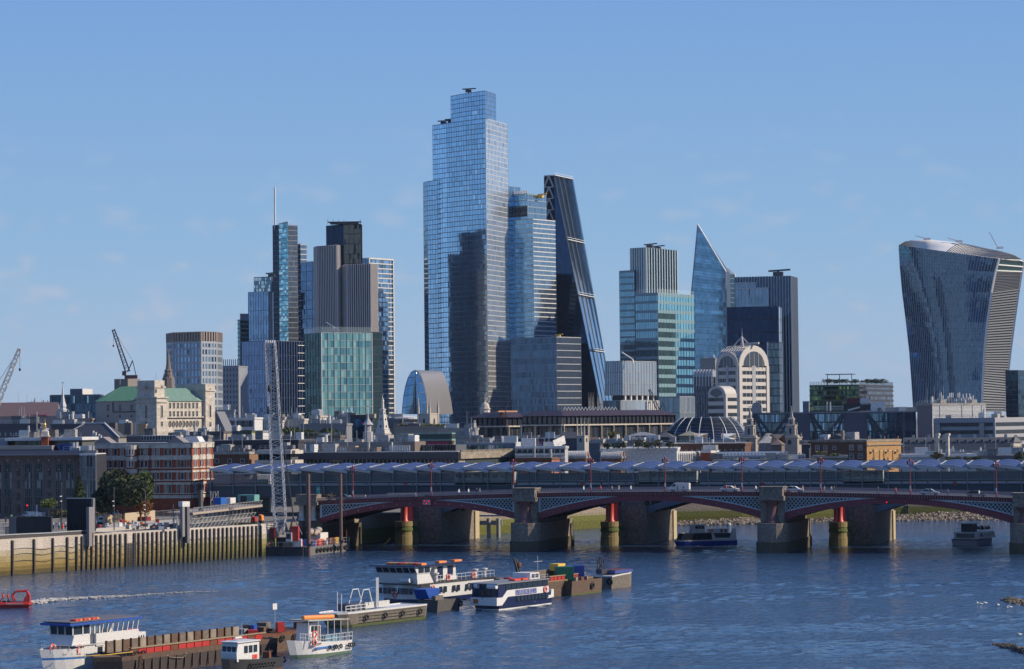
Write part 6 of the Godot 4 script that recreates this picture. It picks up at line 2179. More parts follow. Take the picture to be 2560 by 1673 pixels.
func school()->void:
	var b:=block("glass_fronted_school","stone and glass school building with a flat roof at the far left","building",-70,239,246,1137,655,-7)
	var st:=mk("school_stone",0.2,0.155,0.14,0.85,0,grime,0.1)
	bx(b.o,"wall",Vector3(-b.w/2,b.h/2,-b.d/2),Vector3(b.w,b.h,b.d),st)
	var n:=12
	var bw:float=b.w/n
	for i in n:
		var x0:float=-b.w+bw*i
		if i % 3 !=1:
			for r in 6:
				for c in 4:
					var lit:bool=r in[3,4]and rng.randf()<0.42
					bx(b.o,"pane",Vector3(x0+bw*0.14+bw*0.72*(c+0.5)/4,b.h*(0.08+0.13*(r+0.5)),0.06),Vector3(bw*0.17,b.h*0.118,0.08),paint(0.36,0.36,0.33,0.3)if lit else[paint(0.03,0.045,0.06,0.06,0.3),paint(0.05,0.08,0.09,0.06,0.3),paint(0.02,0.03,0.05,0.06,0.3)][rng.randi()% 3])
			for c in 5:
				bx(b.o,"mullion",Vector3(x0+bw*0.14+bw*0.72*c/4.0,b.h*0.47,0.12),Vector3(0.09,b.h*0.78,0.14),paint(0.2,0.22,0.24,0.5))
		else:
			for r in 4:
				bx(b.o,"pane",Vector3(x0+bw*0.5,b.h*(0.16+0.19*r),0.05),Vector3(bw*0.3,b.h*0.12,0.08),M("win"))
		bx(b.o,"steel_post",Vector3(x0,b.h*0.46,0.9),Vector3(0.14,b.h*0.92,0.14),paint(0.12,0.13,0.15,0.4))
		for r in 2:
			bx(b.o,"round_fixing",Vector3(x0+bw/2,b.h*(0.92-0.15*r),0.5),Vector3(0.22,0.22,0.22),M("white"))
		var m:=MB.new()
		m.bar(Vector3(x0,b.h*0.95,0.5),Vector3(x0+bw/2,b.h*0.83,0.5),0.1)
		m.bar(Vector3(x0+bw/2,b.h*0.83,0.5),Vector3(x0+bw,b.h*0.95,0.5),0.1)
		part(b.o,"roof_strut",m,M("steel_dark"))
	for r in[0.62,0.34]:
		bx(b.o,"transom",Vector3(-b.w/2,b.h*r,0.14),Vector3(b.w,0.14,0.2),paint(0.16,0.18,0.2,0.5))
	bx(b.o,"eave",Vector3(-b.w/2,b.h+0.1,0.4),Vector3(b.w+1,0.35,2.6),paint(0.2,0.2,0.22))
	bx(b.o,"roof_slab",Vector3(-b.w/2,b.h+0.6,-b.d/2),Vector3(b.w,1.0,b.d-1),paint(0.2,0.2,0.24))
	var t:=wing(b,-70,131,0,1114,-5,12)
	bx(b.o,"attic",Vector3(t.x-t.w/2,(b.h+t.h)/2,t.z-6),Vector3(t.w,t.h-b.h,12),paint(0.24,0.24,0.29))
	bx(b.o,"cream_ledge",Vector3(t.x-t.w/2,t.h-0.5,t.z+0.2),Vector3(t.w,1.0,0.6),paint(0.5,0.42,0.35))
	for i in 7:
		bx(b.o,"slot_window",Vector3(t.x-2.2-i*2.7,t.h-1.6,t.z+0.05),Vector3(1.6,0.16,0.1),M("black"))
	var m:=MB.new()
	var dc:=on(b.f,161,1137,-5.5)
	var dt:=on(b.f,161,1111.5,-5.5)
	m.lathe(Vector3(dc.x,0,dc.z-3),[Vector2(2.95,b.h),Vector2(2.95,dt.y),Vector2(2.7,dt.y+0.1),Vector2(0,dt.y+0.1)],28)
	part(b.o,"blue_drum",m,paint(0.008,0.018,0.14,0.3,0.2),"",true)
	for i in 4:
		m=MB.new()
		m.lathe(Vector3(dc.x,lerpf(b.h,dt.y,i/3.0),dc.z-3),[Vector2(2.96,-0.04),Vector2(3.0,0),Vector2(2.96,0.04)],28)
		part(b.o,"drum_ring",m,paint(0.02,0.04,0.22,0.3))
	t=wing(b,36,205,0,1101,-14,12)
	bx(b.o,"pavilion",Vector3(t.x-t.w/2,(b.h+t.h)/2,t.z-6),Vector3(t.w,t.h-b.h,12),paint(0.12,0.13,0.13))
	for i in 34:
		bx(b.o,"pavilion_pane",Vector3(t.x-t.w*(i+0.5)/34,t.h-0.8,t.z+0.05),Vector3(t.w/34*0.85,1.5,0.1),[paint(0.14,0.2,0.19,0.1,0.5),paint(0.06,0.09,0.09,0.1,0.5),paint(0.1,0.1,0.11,0.2,0.3)][rng.randi()% 3])
	bx(b.o,"white_roof",Vector3(t.x-t.w/2-0.5,t.h+0.45,t.z-5),Vector3(t.w+2.5,0.8,15),M("white"))
	clutter(b.o,t.x-t.w,t.x,t.z-8,t.z+1,t.h+0.85,8)
	t=wing(b,-70,18,0,1096,-13,12)
	bx(b.o,"pavilion",Vector3(t.x-t.w/2,(b.h+t.h)/2,t.z-6),Vector3(t.w,t.h-b.h,12),paint(0.3,0.3,0.36))
	clutter(b.o,-9,-0.5,-10,-2,b.h+1.1,7)
	b=block("glass_link","low glazed link between the school and the brick offices","building",200,240,0,1136,652,-7,10)
	core(b,"wall",M("steel_dark"),0,0.1,M("white"))
	curtain(b.o,b.front,b.w,0,b.h,5,5,Color(0.12,0.15,0.18),{"fin":M("lead"),"band":M("lead"),"bh":0.05,"vary":0.5})
	bx(b.o,"white_edge",Vector3(-b.w/2,b.h,0.2),Vector3(b.w,0.5,0.6),M("white"))
	var o:=thing("gilded_cupola","small brick and stone cupola topped by a gilded finial above the school roof","cupola",spot(112,668))
	var y:=high(112,1092,668)
	m=MB.new()
	m.box(Vector3(0,y/2,0),Vector3(1.8,y,1.8))
	part(o,"brick_base",m,M("brick"))
	m=MB.new()
	m.box(Vector3(0,y+0.1,0),Vector3(2.3,0.3,2.3))
	m.lathe(Vector3(0,y+0.25,0),[Vector2(1.3,0),Vector2(1.2,1.1),Vector2(1.0,1.3),Vector2(0.5,1.5),Vector2(0.35,2.0)],4)
	part(o,"stone_cap",m,M("portland"))
	m=MB.new()
	m.lathe(Vector3(0,y+2.2,0),[Vector2(0.3,0),Vector2(0.36,0.3),Vector2(0.16,0.6),Vector2(0.22,0.9),Vector2(0.1,1.3),Vector2(0.12,1.6),Vector2(0.03,2.6)],8)
	part(o,"gilded_finial",m,paint(0.7,0.45,0.08,0.3,0.7))
	rod(self,"flagpole",at(92,1092,668),at(92,1029,668),0.07,M("white"))
	tag(get_node("flagpole"),"slim white flagpole left of the gilded cupola","flagpole")
	b=house("slate_roofed_hall","wide grey slate hipped roof with pale ridges behind the brick offices",150,296,316,1094,735,-16,paint(0.3,0.28,0.27),{"hip":4.2,"inl":7,"inr":6,"roof":M("slate"),"deep":18})
	m=MB.new()
	var zc:float=-b.d/2
	m.bar(Vector3(-b.w+6.6,b.h+4.2,zc),Vector3(-5.6,b.h+4.2,zc),0.3)
	m.bar(Vector3(-b.w-0.4,b.h,0.4),Vector3(-b.w+6.6,b.h+4.2,zc),0.3)
	m.bar(Vector3(0.4,b.h,0.4),Vector3(-5.6,b.h+4.2,zc),0.3)
	part(b.o,"lead_ridges",m,M("white"))
	for px in[233,239,247,252]:
		var q:=on(b.f,px,1100,2)
		rod(b.o,"flue",Vector3(q.x,b.h-1,q.z),on(b.f,px,1077+(px-233)*0.6,2),0.28,M("white"))
	for px in[283,322]:
		var q:=on(b.f,px,1072,-6)
		bx(b.o,"chimney",q,Vector3(2.0,3.4,1.6),paint(0.14,0.12,0.12))
	house("plant_house","beige rooftop lift house left of the stone building, above the slate roof",292,314,318,1061,800,-14,paint(0.42,0.33,0.24),{"clutter":2,"rail":false,"deep":8})
	house("plant_house","yellowish rooftop lift house at the foot of the stone tower",344,364,366,1061,800,-14,paint(0.5,0.36,0.22),{"rail":false,"deep":8})
	house("roof_block","grey roof block with handrails behind the brick offices",310,520,530,1090,745,-12,paint(0.22,0.21,0.22),{"clutter":16,"roof":M("roof_pale")})
	b=house("chiller_row","row of white rooftop chiller units behind the brick offices",352,452,456,1102,700,-12,paint(0.12,0.12,0.13),{"deep":5,"rail":false})
	for i in 14:
		var x:float=-b.w+b.w*(i+0.5)/14
		bx(b.o,"chiller",Vector3(x,b.h+0.75,-1),Vector3(b.w/14*0.86,1.5,2),M("white"))
		bx(b.o,"chiller_fan",Vector3(x,b.h+0.8,0.03),Vector3(b.w/14*0.6,1.0,0.06),M("black"))
	o=thing("roof_lantern","white slanted roof lantern box on the brick offices","rooflight",frame(at(478,1106,680),-14))
	m=MB.new()
	m.extrude(PackedVector2Array([Vector2(-2.4,0),Vector2(2.4,0),Vector2(1.5,1.5),Vector2(-1.9,1.5)]),-4,0)
	part(o,"box",m,M("white"))

func brick_offices()->void:
	var b:=block("brick_offices","red brick and white banded Victorian office building with a sunlit right end","office building",240,480,532,1110,665,-15)
	var wh:=M("portland")
	bx(b.o,"wall",Vector3(-b.w/2,b.h/2,-b.d/2),Vector3(b.w,b.h,b.d),M("brick"))
	bx(b.o,"roof",Vector3(-b.w/2,b.h+0.2,-b.d/2),Vector3(b.w+0.6,0.4,b.d+0.6),M("roof_pale"))
	var yy:=func(py:float)->float:return on(b.f,478,py).y
	for q in[[1110,1120,0.35],[1138.5,1149.5,0.22],[1169,1171,0.3],[1176,1181,0.2],[1199.5,1202,0.3],[1206,1211.5,0.2],[1233,1235,0.3],[1238,1246,0.2]]:
		var y1:float=yy.call(q[0])
		var y0:float=yy.call(q[1])
		bx(b.o,"white_band",Vector3(-b.w/2,(y0+y1)/2,q[2]/2),Vector3(b.w+q[2]*2-0.01,y1-y0,q[2]),wh)
		bx(b.o,"white_band",Vector3(q[2]/2,(y0+y1)/2,-b.d/2),Vector3(q[2],y1-y0,b.d),wh)
	var rows:=[[1121,1138],[1150,1168.5],[1181,1199],[1212,1233]]
	for r in rows:
		var h:float=yy.call(r[0])-yy.call(r[1])
		var y:float=(yy.call(r[0])+yy.call(r[1]))/2
		for c in[[943,950],[995,1023],[1057,1087],[1106,1138],[1170,1200],[1365,1395],[1406,1432],[1479,1505],[1522,1550],[1595,1625],[1640,1666],[1713,1730],[1755,1789],[1815,1836]]:
			var x0:float=on(b.f,c[0]/3.8875,r[0]).x
			var x1:float=on(b.f,c[1]/3.8875,r[0]).x
			window(b.o,b.front,(x0+x1)/2+b.w,y,snappedf(x1-x0,0.15),snappedf(h*0.96,0.1),wh,[M("win"),paint(0.05,0.07,0.07,0.06,0.2),paint(0.3,0.3,0.29,0.3)][[0,0,1,1,2][rng.randi()% 5]],0,0.11)
		for c in[1890,1908,1948,1976,2010,2028]:
			var q:=onx(b.f,c/3.8875,r[0])
			window(b.o,b.side,-q.z,y,0.85,snappedf(h*0.96,0.1),M("white"),M("win"),0,0.13)
		var bc:Vector3=on(b.f,329,r[0],0)
		var m:=MB.new()
		m.lathe(Vector3(bc.x,y-h/2,-0.3),[Vector2(1.7,-0.6),Vector2(1.7,h)],14)
		part(b.o,"round_bay",m,M("brick"),"",true)
		m=MB.new()
		m.lathe(Vector3(bc.x,y+h/2,-0.3),[Vector2(1.72,-0.25),Vector2(1.85,-0.2),Vector2(1.85,0.9),Vector2(1.7,0.95)],14)
		part(b.o,"white_band",m,wh)
		for a in[-0.5,0.0,0.5]:
			window(b.o,Transform3D(Basis(Vector3.UP,a),Vector3(bc.x+sin(a)*1.66,0,-0.3+cos(a)*1.66)),0,y,0.55,snappedf(h*0.9,0.1),M("white"),M("win"),0,0.16)
	for px in[248,430]:
		var m:=MB.new()
		var a:=on(b.f,px,1110,0.2)
		m.extrude(PackedVector2Array([Vector2(a.x-1.6,b.h+0.3),Vector2(a.x+3.4,b.h+0.3),Vector2(a.x+0.9,b.h+2.0)]),-4,0.1)
		part(b.o,"gable",m,paint(0.3,0.26,0.25))
	for px in[345,375,478.5]:
		var q:=on(b.f,px,1110,0.25)
		rod(b.o,"drain_pipe",Vector3(q.x,1,0.4),Vector3(q.x,b.h,0.4),0.09,M("black"))
	for c in[1930,1993,2055]:
		var q:=onx(b.f,c/3.8875,1150)
		rod(b.o,"drain_pipe",Vector3(0.4,1,q.z),Vector3(0.4,b.h,q.z),0.08,paint(0.2,0.05,0.04))

func greenery()->void:
	var g:=level(308,1314,6.8)
	bush("plane_tree","large dark green tree in front of the brick offices",Vector3(g.x,6.8,g.z),Vector3(6.6,6.6,5.5),Color(0.036,0.046,0.02),7000,"tree",3.2)
	g=level(368,1311,6.8)
	bush("autumn_tree","small orange autumn tree at the right edge of the large dark tree",Vector3(g.x,6.8,g.z+4),Vector3(2.2,3.2,2),Color(0.2,0.085,0.025),1300,"tree",1.8)
	g=level(340,1312,6.8)
	bush("plane_tree","mid green tree rising behind the right half of the large dark tree",Vector3(g.x+0.6,6.8,g.z-3),Vector3(4.2,6.4,4),Color(0.06,0.085,0.02),2600,"tree",3.6)
	g=level(188,1312,6.8)
	var o:=thing("conifer","dark conical tree beside the glass school","tree",Transform3D(Basis(),Vector3(g.x,6.8,g.z-6)))
	var m:=MB.new()
	for i in 2600:
		var u:=pow(rng.randf(),0.7)
		var a:=rng.randf()*TAU
		var r:=2.3*(1.0-u)*sqrt(rng.randf())+0.15
		var b:=Basis(Vector3(rng.randfn(0,1),0.3,rng.randfn(0,1)).normalized(),rng.randf()*TAU)
		m.col=Color(0.045,0.065,0.02)*rng.randf_range(0.6,1.5)
		var e:=Vector3(cos(a)*r,3.2+u*8.0,sin(a)*r)
		m.quad(e-b.x*0.22-b.y*0.12,e+b.x*0.22-b.y*0.12,e+b.x*0.18+b.y*0.12,e-b.x*0.2+b.y*0.12)
	part(o,"crown",m,M("leaf"),"stuff")
	rod(o,"trunk",Vector3.ZERO,Vector3(0,8,0),0.16,M("bark"))
	for q in[[121,1306,2.1,1.9,3.2,Color(0.1,0.13,0.03),"round light green tree in front of the school"],[150,1308,1.9,1.7,1.0,Color(0.08,0.075,0.03),"brownish bush left of the dark steel shelter"],[206,1308,1.8,2.0,2.4,Color(0.08,0.1,0.03),"light green bush between the conical tree and the large dark tree"],[252,1308,1.6,1.4,0.4,Color(0.08,0.07,0.03),"low brown bush at the left foot of the large dark tree"]]:
		g=level(q[0],q[1],6.8)
		bush("small_tree",q[6],Vector3(g.x,6.8,g.z),Vector3(q[2],q[3],q[2]),q[5],900,"tree",q[4])

func post(called:String,label:String,cat:String,px:float,py0:float,py1:float,z:float,w:float,mat:Material,dz:=0.0)->Node3D:
	var a:=on(ew,px,py0,z)
	var b:=on(ew,px,py1,z)
	var o:=thing(called,label,cat,ew*Transform3D(Basis(),Vector3(a.x,0,z)))
	bx(o,"post",Vector3(0,(a.y+b.y)/2,0),Vector3(w,b.y-a.y,dz if dz>0 else w),mat)
	return o

func site()->void:
	var sheet:=paint(0.035,0.035,0.045,0.55,0.2)
	var b:=block("steel_shelter","tall dark corrugated steel shelter on the embankment","site shelter",167,231,239,1246,545,-22)
	bx(b.o,"wall",Vector3(-b.w/2,b.h/2,-b.d/2),Vector3(b.w,b.h,b.d),sheet)
	for i in 15:
		bx(b.o,"corrugation",Vector3(-b.w*(i+0.5)/15,b.h/2,0.12),Vector3(b.w/30,b.h,0.24),sheet)
	bx(b.o,"edge_post",Vector3(0.1,b.h/2,0),Vector3(0.5,b.h,0.5),paint(0.28,0.27,0.27,0.6))
	bx(b.o,"top_rail",Vector3(-b.w/2,b.h,0.1),Vector3(b.w,0.15,0.4),M("steel"))
	b=block("steel_hoarding","low dark corrugated hoarding left of the tall steel shelter","hoarding",22,129,132,1291,538,-12,0.4)
	bx(b.o,"wall",Vector3(-b.w/2,b.h/2,-0.2),Vector3(b.w,b.h,0.3),paint(0.055,0.052,0.06,0.6))
	for i in 40:
		bx(b.o,"corrugation",Vector3(-b.w*(i+0.5)/40,b.h/2,0.05),Vector3(b.w/80,b.h,0.2),paint(0.07,0.066,0.074,0.6))
	bx(b.o,"pale_panel",Vector3(-b.w*0.9,b.h/2,0.2),Vector3(b.w*0.16,b.h,0.12),paint(0.17,0.165,0.165,0.6))
	var gp:=paint(0.26,0.25,0.26,0.7)
	var o:=post("mooring_post","broad grey steel mooring post in front of the tall shelter","post",225,1366,1268,0.8,1.35,gp,0.8)
	bx(o,"slot",on(ew,228,1345,0.8)-on(ew,225,1345,0.8)+Vector3(0,5.4,0.41),Vector3(0.35,4.6,0.06),M("brick_brown"))
	post("mooring_post","left grey post of the pair on the embankment","post",456,1342,1267,0.7,0.75,gp)
	post("mooring_post","right, taller grey post of the pair on the embankment","post",468,1358,1267,0.9,0.8,paint(0.16,0.155,0.17,0.7))
	post("mooring_post","dark single post standing by the sunlit end of the brick offices","post",502,1300,1226,-4,0.75,paint(0.09,0.09,0.1,0.7))
	o=post("white_mooring_sheet","white wrapped sheet over the paired mooring posts","tarpaulin",460,1267,1254,0.4,2.4,M("white"),1.2)
	var i:=0
	for q in[[154,1325,1205,"slim dark lamp column left of the tall shelter"],[218,1270,1213,"slim lamp column above the tall shelter"],[285,1326,1218,"slim lamp column before the large dark tree"],[363,1323,1228,"slim lamp column before the autumn tree"],[433,1320,1260,"slim lamp column left of the paired posts"]]:
		o=post("lamp_column",q[3],"lamp post",q[0],q[1],q[2],-2.5,0.16,M("steel_dark"))
		var h:float=on(ew,q[0],q[2],-2.5).y
		bx(o,"lamp_head",Vector3(-0.3,h-3.0,0),Vector3(0.5,0.16,0.2),M("white"))
		bx(o,"lamp_head",Vector3(-0.2,h-4.0,0),Vector3(0.4,0.16,0.2),M("white"))
	o=thing("site_fence","long wire site fence on low pale blocks behind the building site","fence",Transform3D())
	var fa:=level(20,1338,6.8)
	var fb:=level(600,1288,6.8)
	fa+=Vector3(-9,0,-4)
	fb+=Vector3(-7,0,-2)
	for k in 34:
		var p:=fa.lerp(fb,k/34.0)
		var q:=fa.lerp(fb,(k+1)/34.0)
		var m:=MB.new()
		for yy in[0.3,2.1]:
			m.bar(p+Vector3.UP*yy,q+Vector3.UP*yy,0.06)
		for s in 9:
			m.bar(p.lerp(q,s/8.0)+Vector3.UP*0.3,p.lerp(q,s/8.0)+Vector3.UP*2.1,0.035)
		part(o,"fence_panel",m,M("steel"))
		bx(o,"fence_post",p+Vector3.UP*1.1,Vector3(0.12,2.2,0.12),M("lead"))
	o=thing("site_wall","sunlit cream retaining wall crossing the building site","wall",Transform3D())
	var m:=MB.new()
	var wa:=level(285,1316,6.8)
	var wb:=level(400,1302,6.8)
	m.bar(wa+Vector3(-3,1.2,-4),wb+Vector3(-2,1.2,-4),0.5,2.4)
	part(o,"wall",m,paint(0.55,0.45,0.33,0.85))
	o=thing("site_slab","broad pale concrete slab on the building site","slab",Transform3D())
	m=MB.new()
	m.prism(PackedVector2Array([xz(level(240,1330,6.8)),xz(level(440,1318,6.8)),xz(level(455,1306,6.8)),xz(level(290,1314,6.8))]),6.8,7.5)
	part(o,"slab",m,paint(0.55,0.51,0.47,0.85))
	var items:=[
		["red_skip","bright red skip behind the embankment wall, right of the tall shelter","skip",244,1327,1.0,1.3,1.0,M("red_paint"),0],
		["grey_locker","low grey site locker beside the red skip","locker",256,1327,1.8,0.9,1.0,M("lead"),0],
		["excavator","small white excavator with a dark blue arm on the site","excavator",252,1312,2.4,1.3,1.6,M("boat_white"),1],
		["generator_box","grey and white generator box next to the excavator","generator",280,1310,1.9,2.6,1.6,M("lead"),2],
		["red_barrel","red drum on the cream retaining wall","drum",305,1302,0.6,1.0,0.6,M("red_paint"),3],
		["red_container","dark red low container in the middle of the site","container",354,1305,2.6,1.2,2.0,paint(0.24,0.02,0.03),2],
		["timber_stack","brown timber stack on the site, before the dark red container","timber",349,1312,2.2,0.5,1.5,paint(0.3,0.22,0.17),0],
		["gas_bottles","upright red gas bottle group beside the dark red container","gas bottle",371,1297,0.8,1.9,0.8,M("red_paint"),3],
		["orange_barrel","orange drum on the far side of the site","drum",352,1284,0.8,1.0,0.8,M("orange"),3],
		["orange_barrier","yellow and orange barrier group on the far side of the site","barrier",345,1281,1.2,1.0,0.6,M("yellow"),0],
		["orange_buoy","orange float on the embankment edge left of the paired posts","buoy",419,1321,0.75,0.9,0.7,M("orange"),3],
		["maroon_crate","maroon crate on the embankment edge left of the orange float","crate",396,1322,0.8,0.7,0.7,paint(0.2,0.02,0.03),0],
		["yellow_cabin","pale yellow site cabin with a dark doorway","cabin",424,1283,2.9,2.5,2.2,paint(0.62,0.58,0.3),4],
		["cement_mixer","white hopper with a dark lid left of the yellow cabin","hopper",392,1284,1.3,1.7,1.2,M("white"),1],
		["blue_container","bright blue shipping container on the raised jetty","container",542,1262,2.0,1.6,2.6,paint(0.01,0.12,0.5),2],
		["white_container","white cabin next to the bright blue container","cabin",566,1260,2.0,1.4,2.4,M("white"),2],
		["teal_container","teal shipping container with a dark opening on the raised jetty","container",615,1254,4.6,1.6,2.4,paint(0.16,0.42,0.38),4],
		["red_digger","small red machine on the quay near the crane barge","digger",632,1310,1.3,1.0,1.0,M("red_paint"),1],
		["orange_digger","orange machine on the quay near the crane barge","digger",650,1308,1.0,1.3,1.0,M("orange"),1],
		["white_van","white parked van behind the low dark hoarding","van",70,1296,2.4,1.7,4.0,M("boat_white"),5],
		["white_van","second white parked van, right of the first behind the hoarding","van",87,1296,2.0,1.5,4.0,M("boat_white"),5],
		["site_bench","low grey bench block on the promenade at the far left","bench",41,1342,1.2,1.0,0.9,paint(0.4,0.38,0.36),0],
		["red_lifebuoy_stand","red lifebuoy stand on the promenade at the far left","lifebuoy stand",88,1338,0.45,1.1,0.4,M("red_paint"),3],
		["red_lifebuoy_stand","red cylinder stand left of the tall shelter","lifebuoy stand",157,1322,0.45,1.1,0.4,M("life_red"),3],
		["yellow_kiosk","small cream kiosk with a yellow base at the far left edge","kiosk",17,1336,1.1,1.5,1.0,paint(0.5,0.4,0.3),0],
	]
	for q in items:
		var deck:float=11.6 if q[4]<1263 and q[3]>500 else 6.85
		var p:=level(q[3],q[4],deck)
		o=thing(q[0],q[1],q[2],frame(p,-24))
		var s:=Vector3(q[5],q[6],q[7])
		match q[9]:
			0:
				m=MB.new()
				m.extrude(PackedVector2Array([Vector2(-s.x/2,0),Vector2(s.x/2,0),Vector2(s.x*0.53,s.y),Vector2(-s.x*0.53,s.y)]),-s.z,0)
				part(o,"body",m,q[8])
				bx(o,"rim",Vector3(0,s.y,-s.z/2),Vector3(s.x*1.1,0.1,s.z*1.05),M("steel_dark"))
			1:
				bx(o,"tracks",Vector3(0,0.3,-s.z/2),Vector3(s.x*0.9,0.6,s.z),M("rubber"))
				m=MB.new()
				m.extrude(PackedVector2Array([Vector2(-s.x/2,0.6),Vector2(s.x/2,0.6),Vector2(s.x*0.4,s.y+0.5),Vector2(-s.x*0.3,s.y+0.7)]),-s.z,0)
				part(o,"cab",m,q[8])
				bx(o,"cab_window",Vector3(0,s.y+0.1,0.02),Vector3(s.x*0.4,s.y*0.35,0.04),M("win"))
				if s.x>2:
					m=MB.new()
					m.bar(Vector3(s.x*0.5,1.0,-0.6),Vector3(s.x*1.1,3.0,-0.6),0.4)
					m.bar(Vector3(s.x*1.1,3.0,-0.6),Vector3(s.x*1.8,3.2,-0.6),0.35)
					part(o,"arm",m,paint(0.02,0.06,0.12))
			2:
				bx(o,"body",Vector3(0,s.y/2,-s.z/2),s,q[8])
				for k in 6:
					bx(o,"rib",Vector3(s.x*((k+0.5)/6-0.5),s.y/2,0.03),Vector3(s.x/14,s.y*0.92,0.08),q[8])
				bx(o,"lit_end",Vector3(s.x/2+0.03,s.y/2,-s.z/2),Vector3(0.06,s.y,s.z),M("white")if q[0]=="generator_box" else q[8])  # generator end coloured white as if in sun; the rest match their bodies
			3:
				m=MB.new()
				m.lathe(Vector3.ZERO,[Vector2(s.x/2,0),Vector2(s.x/2,s.y*0.82),Vector2(s.x*0.3,s.y*0.95),Vector2(0,s.y)],10)
				part(o,"body",m,q[8],"",true)
				bx(o,"collar",Vector3(0,s.y*0.5,0),Vector3(s.x*0.9,0.08,s.x*0.9),M("steel_dark"))
			4:
				bx(o,"body",Vector3(0,s.y/2,-s.z/2),s,q[8])
				bx(o,"doorway",Vector3(-s.x*0.15,s.y*0.42,0.02),Vector3(s.x*0.36,s.y*0.8,0.06),M("black"))
				for k in 8:
					bx(o,"rib",Vector3(s.x*(0.05+0.055*(k+0.5)),s.y/2,0.03),Vector3(s.x/34,s.y*0.92,0.07),q[8])
			5:
				m=MB.new()
				m.extrude(PackedVector2Array([Vector2(-s.z/2,0.35),Vector2(s.z/2,0.35),Vector2(s.z/2,s.y),Vector2(-s.z*0.2,s.y),Vector2(-s.z*0.36,s.y*0.62),Vector2(-s.z/2,s.y*0.55)]),-1.8,0)
				part(o,"body",m,q[8])
				bx(o,"side_window",Vector3(-s.z*0.2,s.y*0.75,0.02),Vector3(s.z*0.18,s.y*0.26,0.04),M("win"))
				for x in[-0.3,0.3]:
					rod(o,"wheel",Vector3(s.z*x,0.34,0.06),Vector3(s.z*x,0.34,-0.2),0.34,M("rubber"))
	o=thing("site_jetty","sloping temporary jetty on steel trestles leading up to the bridge","jetty",Transform3D())
	var ja:=at(482,1282,572)
	var jb:=at(656,1262,612)
	var jn:=Vector3(-0.75,0,-0.5)*9
	m=MB.new()
	m.quad(ja,jb,jb+jn,ja+jn)
	m.quad(ja-Vector3.UP*0.5,jb-Vector3.UP*0.5,jb,ja)
	part(o,"deck",m,paint(0.42,0.36,0.31,0.85))
	for k in 22:
		m=MB.new()
		var p:=ja.lerp(jb,k/22.0)+Vector3.UP*0.1
		var q:=ja.lerp(jb,(k+1)/22.0)+Vector3.UP*0.1
		m.bar(p,q,0.1)
		m.bar(p+Vector3.UP*0.9,q+Vector3.UP*0.9,0.14)
		m.bar(p,q+Vector3.UP*0.9,0.1)
		m.bar(p,p+Vector3.UP*0.9,0.1)
		part(o,"girder_bay",m,paint(0.3,0.3,0.31,0.5,0.3))
	o=thing("scaffold","pale scaffolding bays standing behind the embankment under the jetty","scaffolding",Transform3D())
	for k in 16:
		var u:=k/16.0
		var p:=ja.lerp(jb,u*0.92)+jn*0.05
		var q:=ja.lerp(jb,(k+1)/16.0*0.92)+jn*0.05
		m=MB.new()
		var y0:=6.9
		for s in[Vector3.ZERO,jn*0.25]:
			var pt:Vector3=p-Vector3.UP*0.6+s
			m.bar(Vector3(pt.x,y0,pt.z),pt,0.13)
			for yy in[8.2,9.3]:
				if yy<pt.y:
					m.bar(Vector3(pt.x,yy,pt.z),Vector3(q.x+s.x,yy,q.z+s.z),0.1)
			m.bar(Vector3(pt.x,8.2,pt.z),Vector3(q.x+s.x,9.3,q.z+s.z),0.08)
			m.bar(Vector3(pt.x,y0,pt.z),Vector3(q.x+s.x,8.2,q.z+s.z),0.08)
		part(o,"scaffold_bay",m,paint(0.55,0.55,0.54,0.5,0.3))
	for q in[[536,1300,1228,"tall scaffold stair tower with a yellow rail"],[445,1318,1282,"short scaffold frame left of the paired posts"]]:
		o=thing("scaffold_tower",q[3],"scaffolding",frame(level(q[0],q[1]+10,6.8),-20))
		var hh:float=at(q[0],q[2],-level(q[0],q[1]+10,6.8).z).y-6.8
		m=MB.new()
		lattice(m,Vector3.ZERO,Vector3(0,hh,0),1.3,1.3,maxi(4,int(hh/1.2)),0.11)
		part(o,"frame",m,paint(0.5,0.5,0.46,0.5,0.3))
	for q in[["cone_barrier_row","row of red and white barriers on the site promenade",260,430,1323],["pipe_stack","heap of pale pipes and hoses on the concrete slab",300,400,1318]]:
		o=thing(q[0],q[1],"site material",Transform3D())
		for k in 22:
			var p:=level(lerpf(q[2],q[3],rng.randf()),q[4]-rng.randf()*10,7.5)
			var s:=Vector3(rng.randf_range(0.3,1.3),rng.randf_range(0.2,1.1),rng.randf_range(0.3,0.9))
			bx(o,"site_piece",p+Vector3.UP*s.y/2,s,[M("white"),M("lead"),M("orange"),M("red_paint"),M("concrete"),M("boat_white"),M("steel"),M("portland"),M("steel_dark")][rng.randi()% 9],Basis(Vector3.UP,rng.randf()*3))
	o=thing("traffic_light","traffic light showing red in front of the school","traffic light",frame(level(68,1304,6.8),0))
	rod(o,"pole",Vector3.ZERO,Vector3(0,3.2,0),0.07,M("black"))
	bx(o,"signal_head",Vector3(0,3.6,0),Vector3(0.5,1.2,0.35),M("black"))
	m=MB.new()
	m.ball(Vector3(0,3.95,0.2),Vector3(0.2,0.2,0.1))
	var rl:=mk("red_signal_light",0.8,0.02,0.03,0.4)
	rl.emission_enabled=true
	rl.emission=Color(1,0.08,0.1)
	rl.emission_energy_multiplier=1.2
	part(o,"red_lamp",m,rl)
	o=thing("road_sign","blue road sign with a white edge in front of the school","sign",frame(level(91,1304,6.8),0))
	rod(o,"pole",Vector3.ZERO,Vector3(0,2.4,0),0.06,M("steel"))
	bx(o,"plate",Vector3(-0.1,3.2,0),Vector3(0.3,1.5,0.06),M("blue"))
	bx(o,"white_edge",Vector3(0.1,3.2,0),Vector3(0.1,1.7,0.07),M("white"))

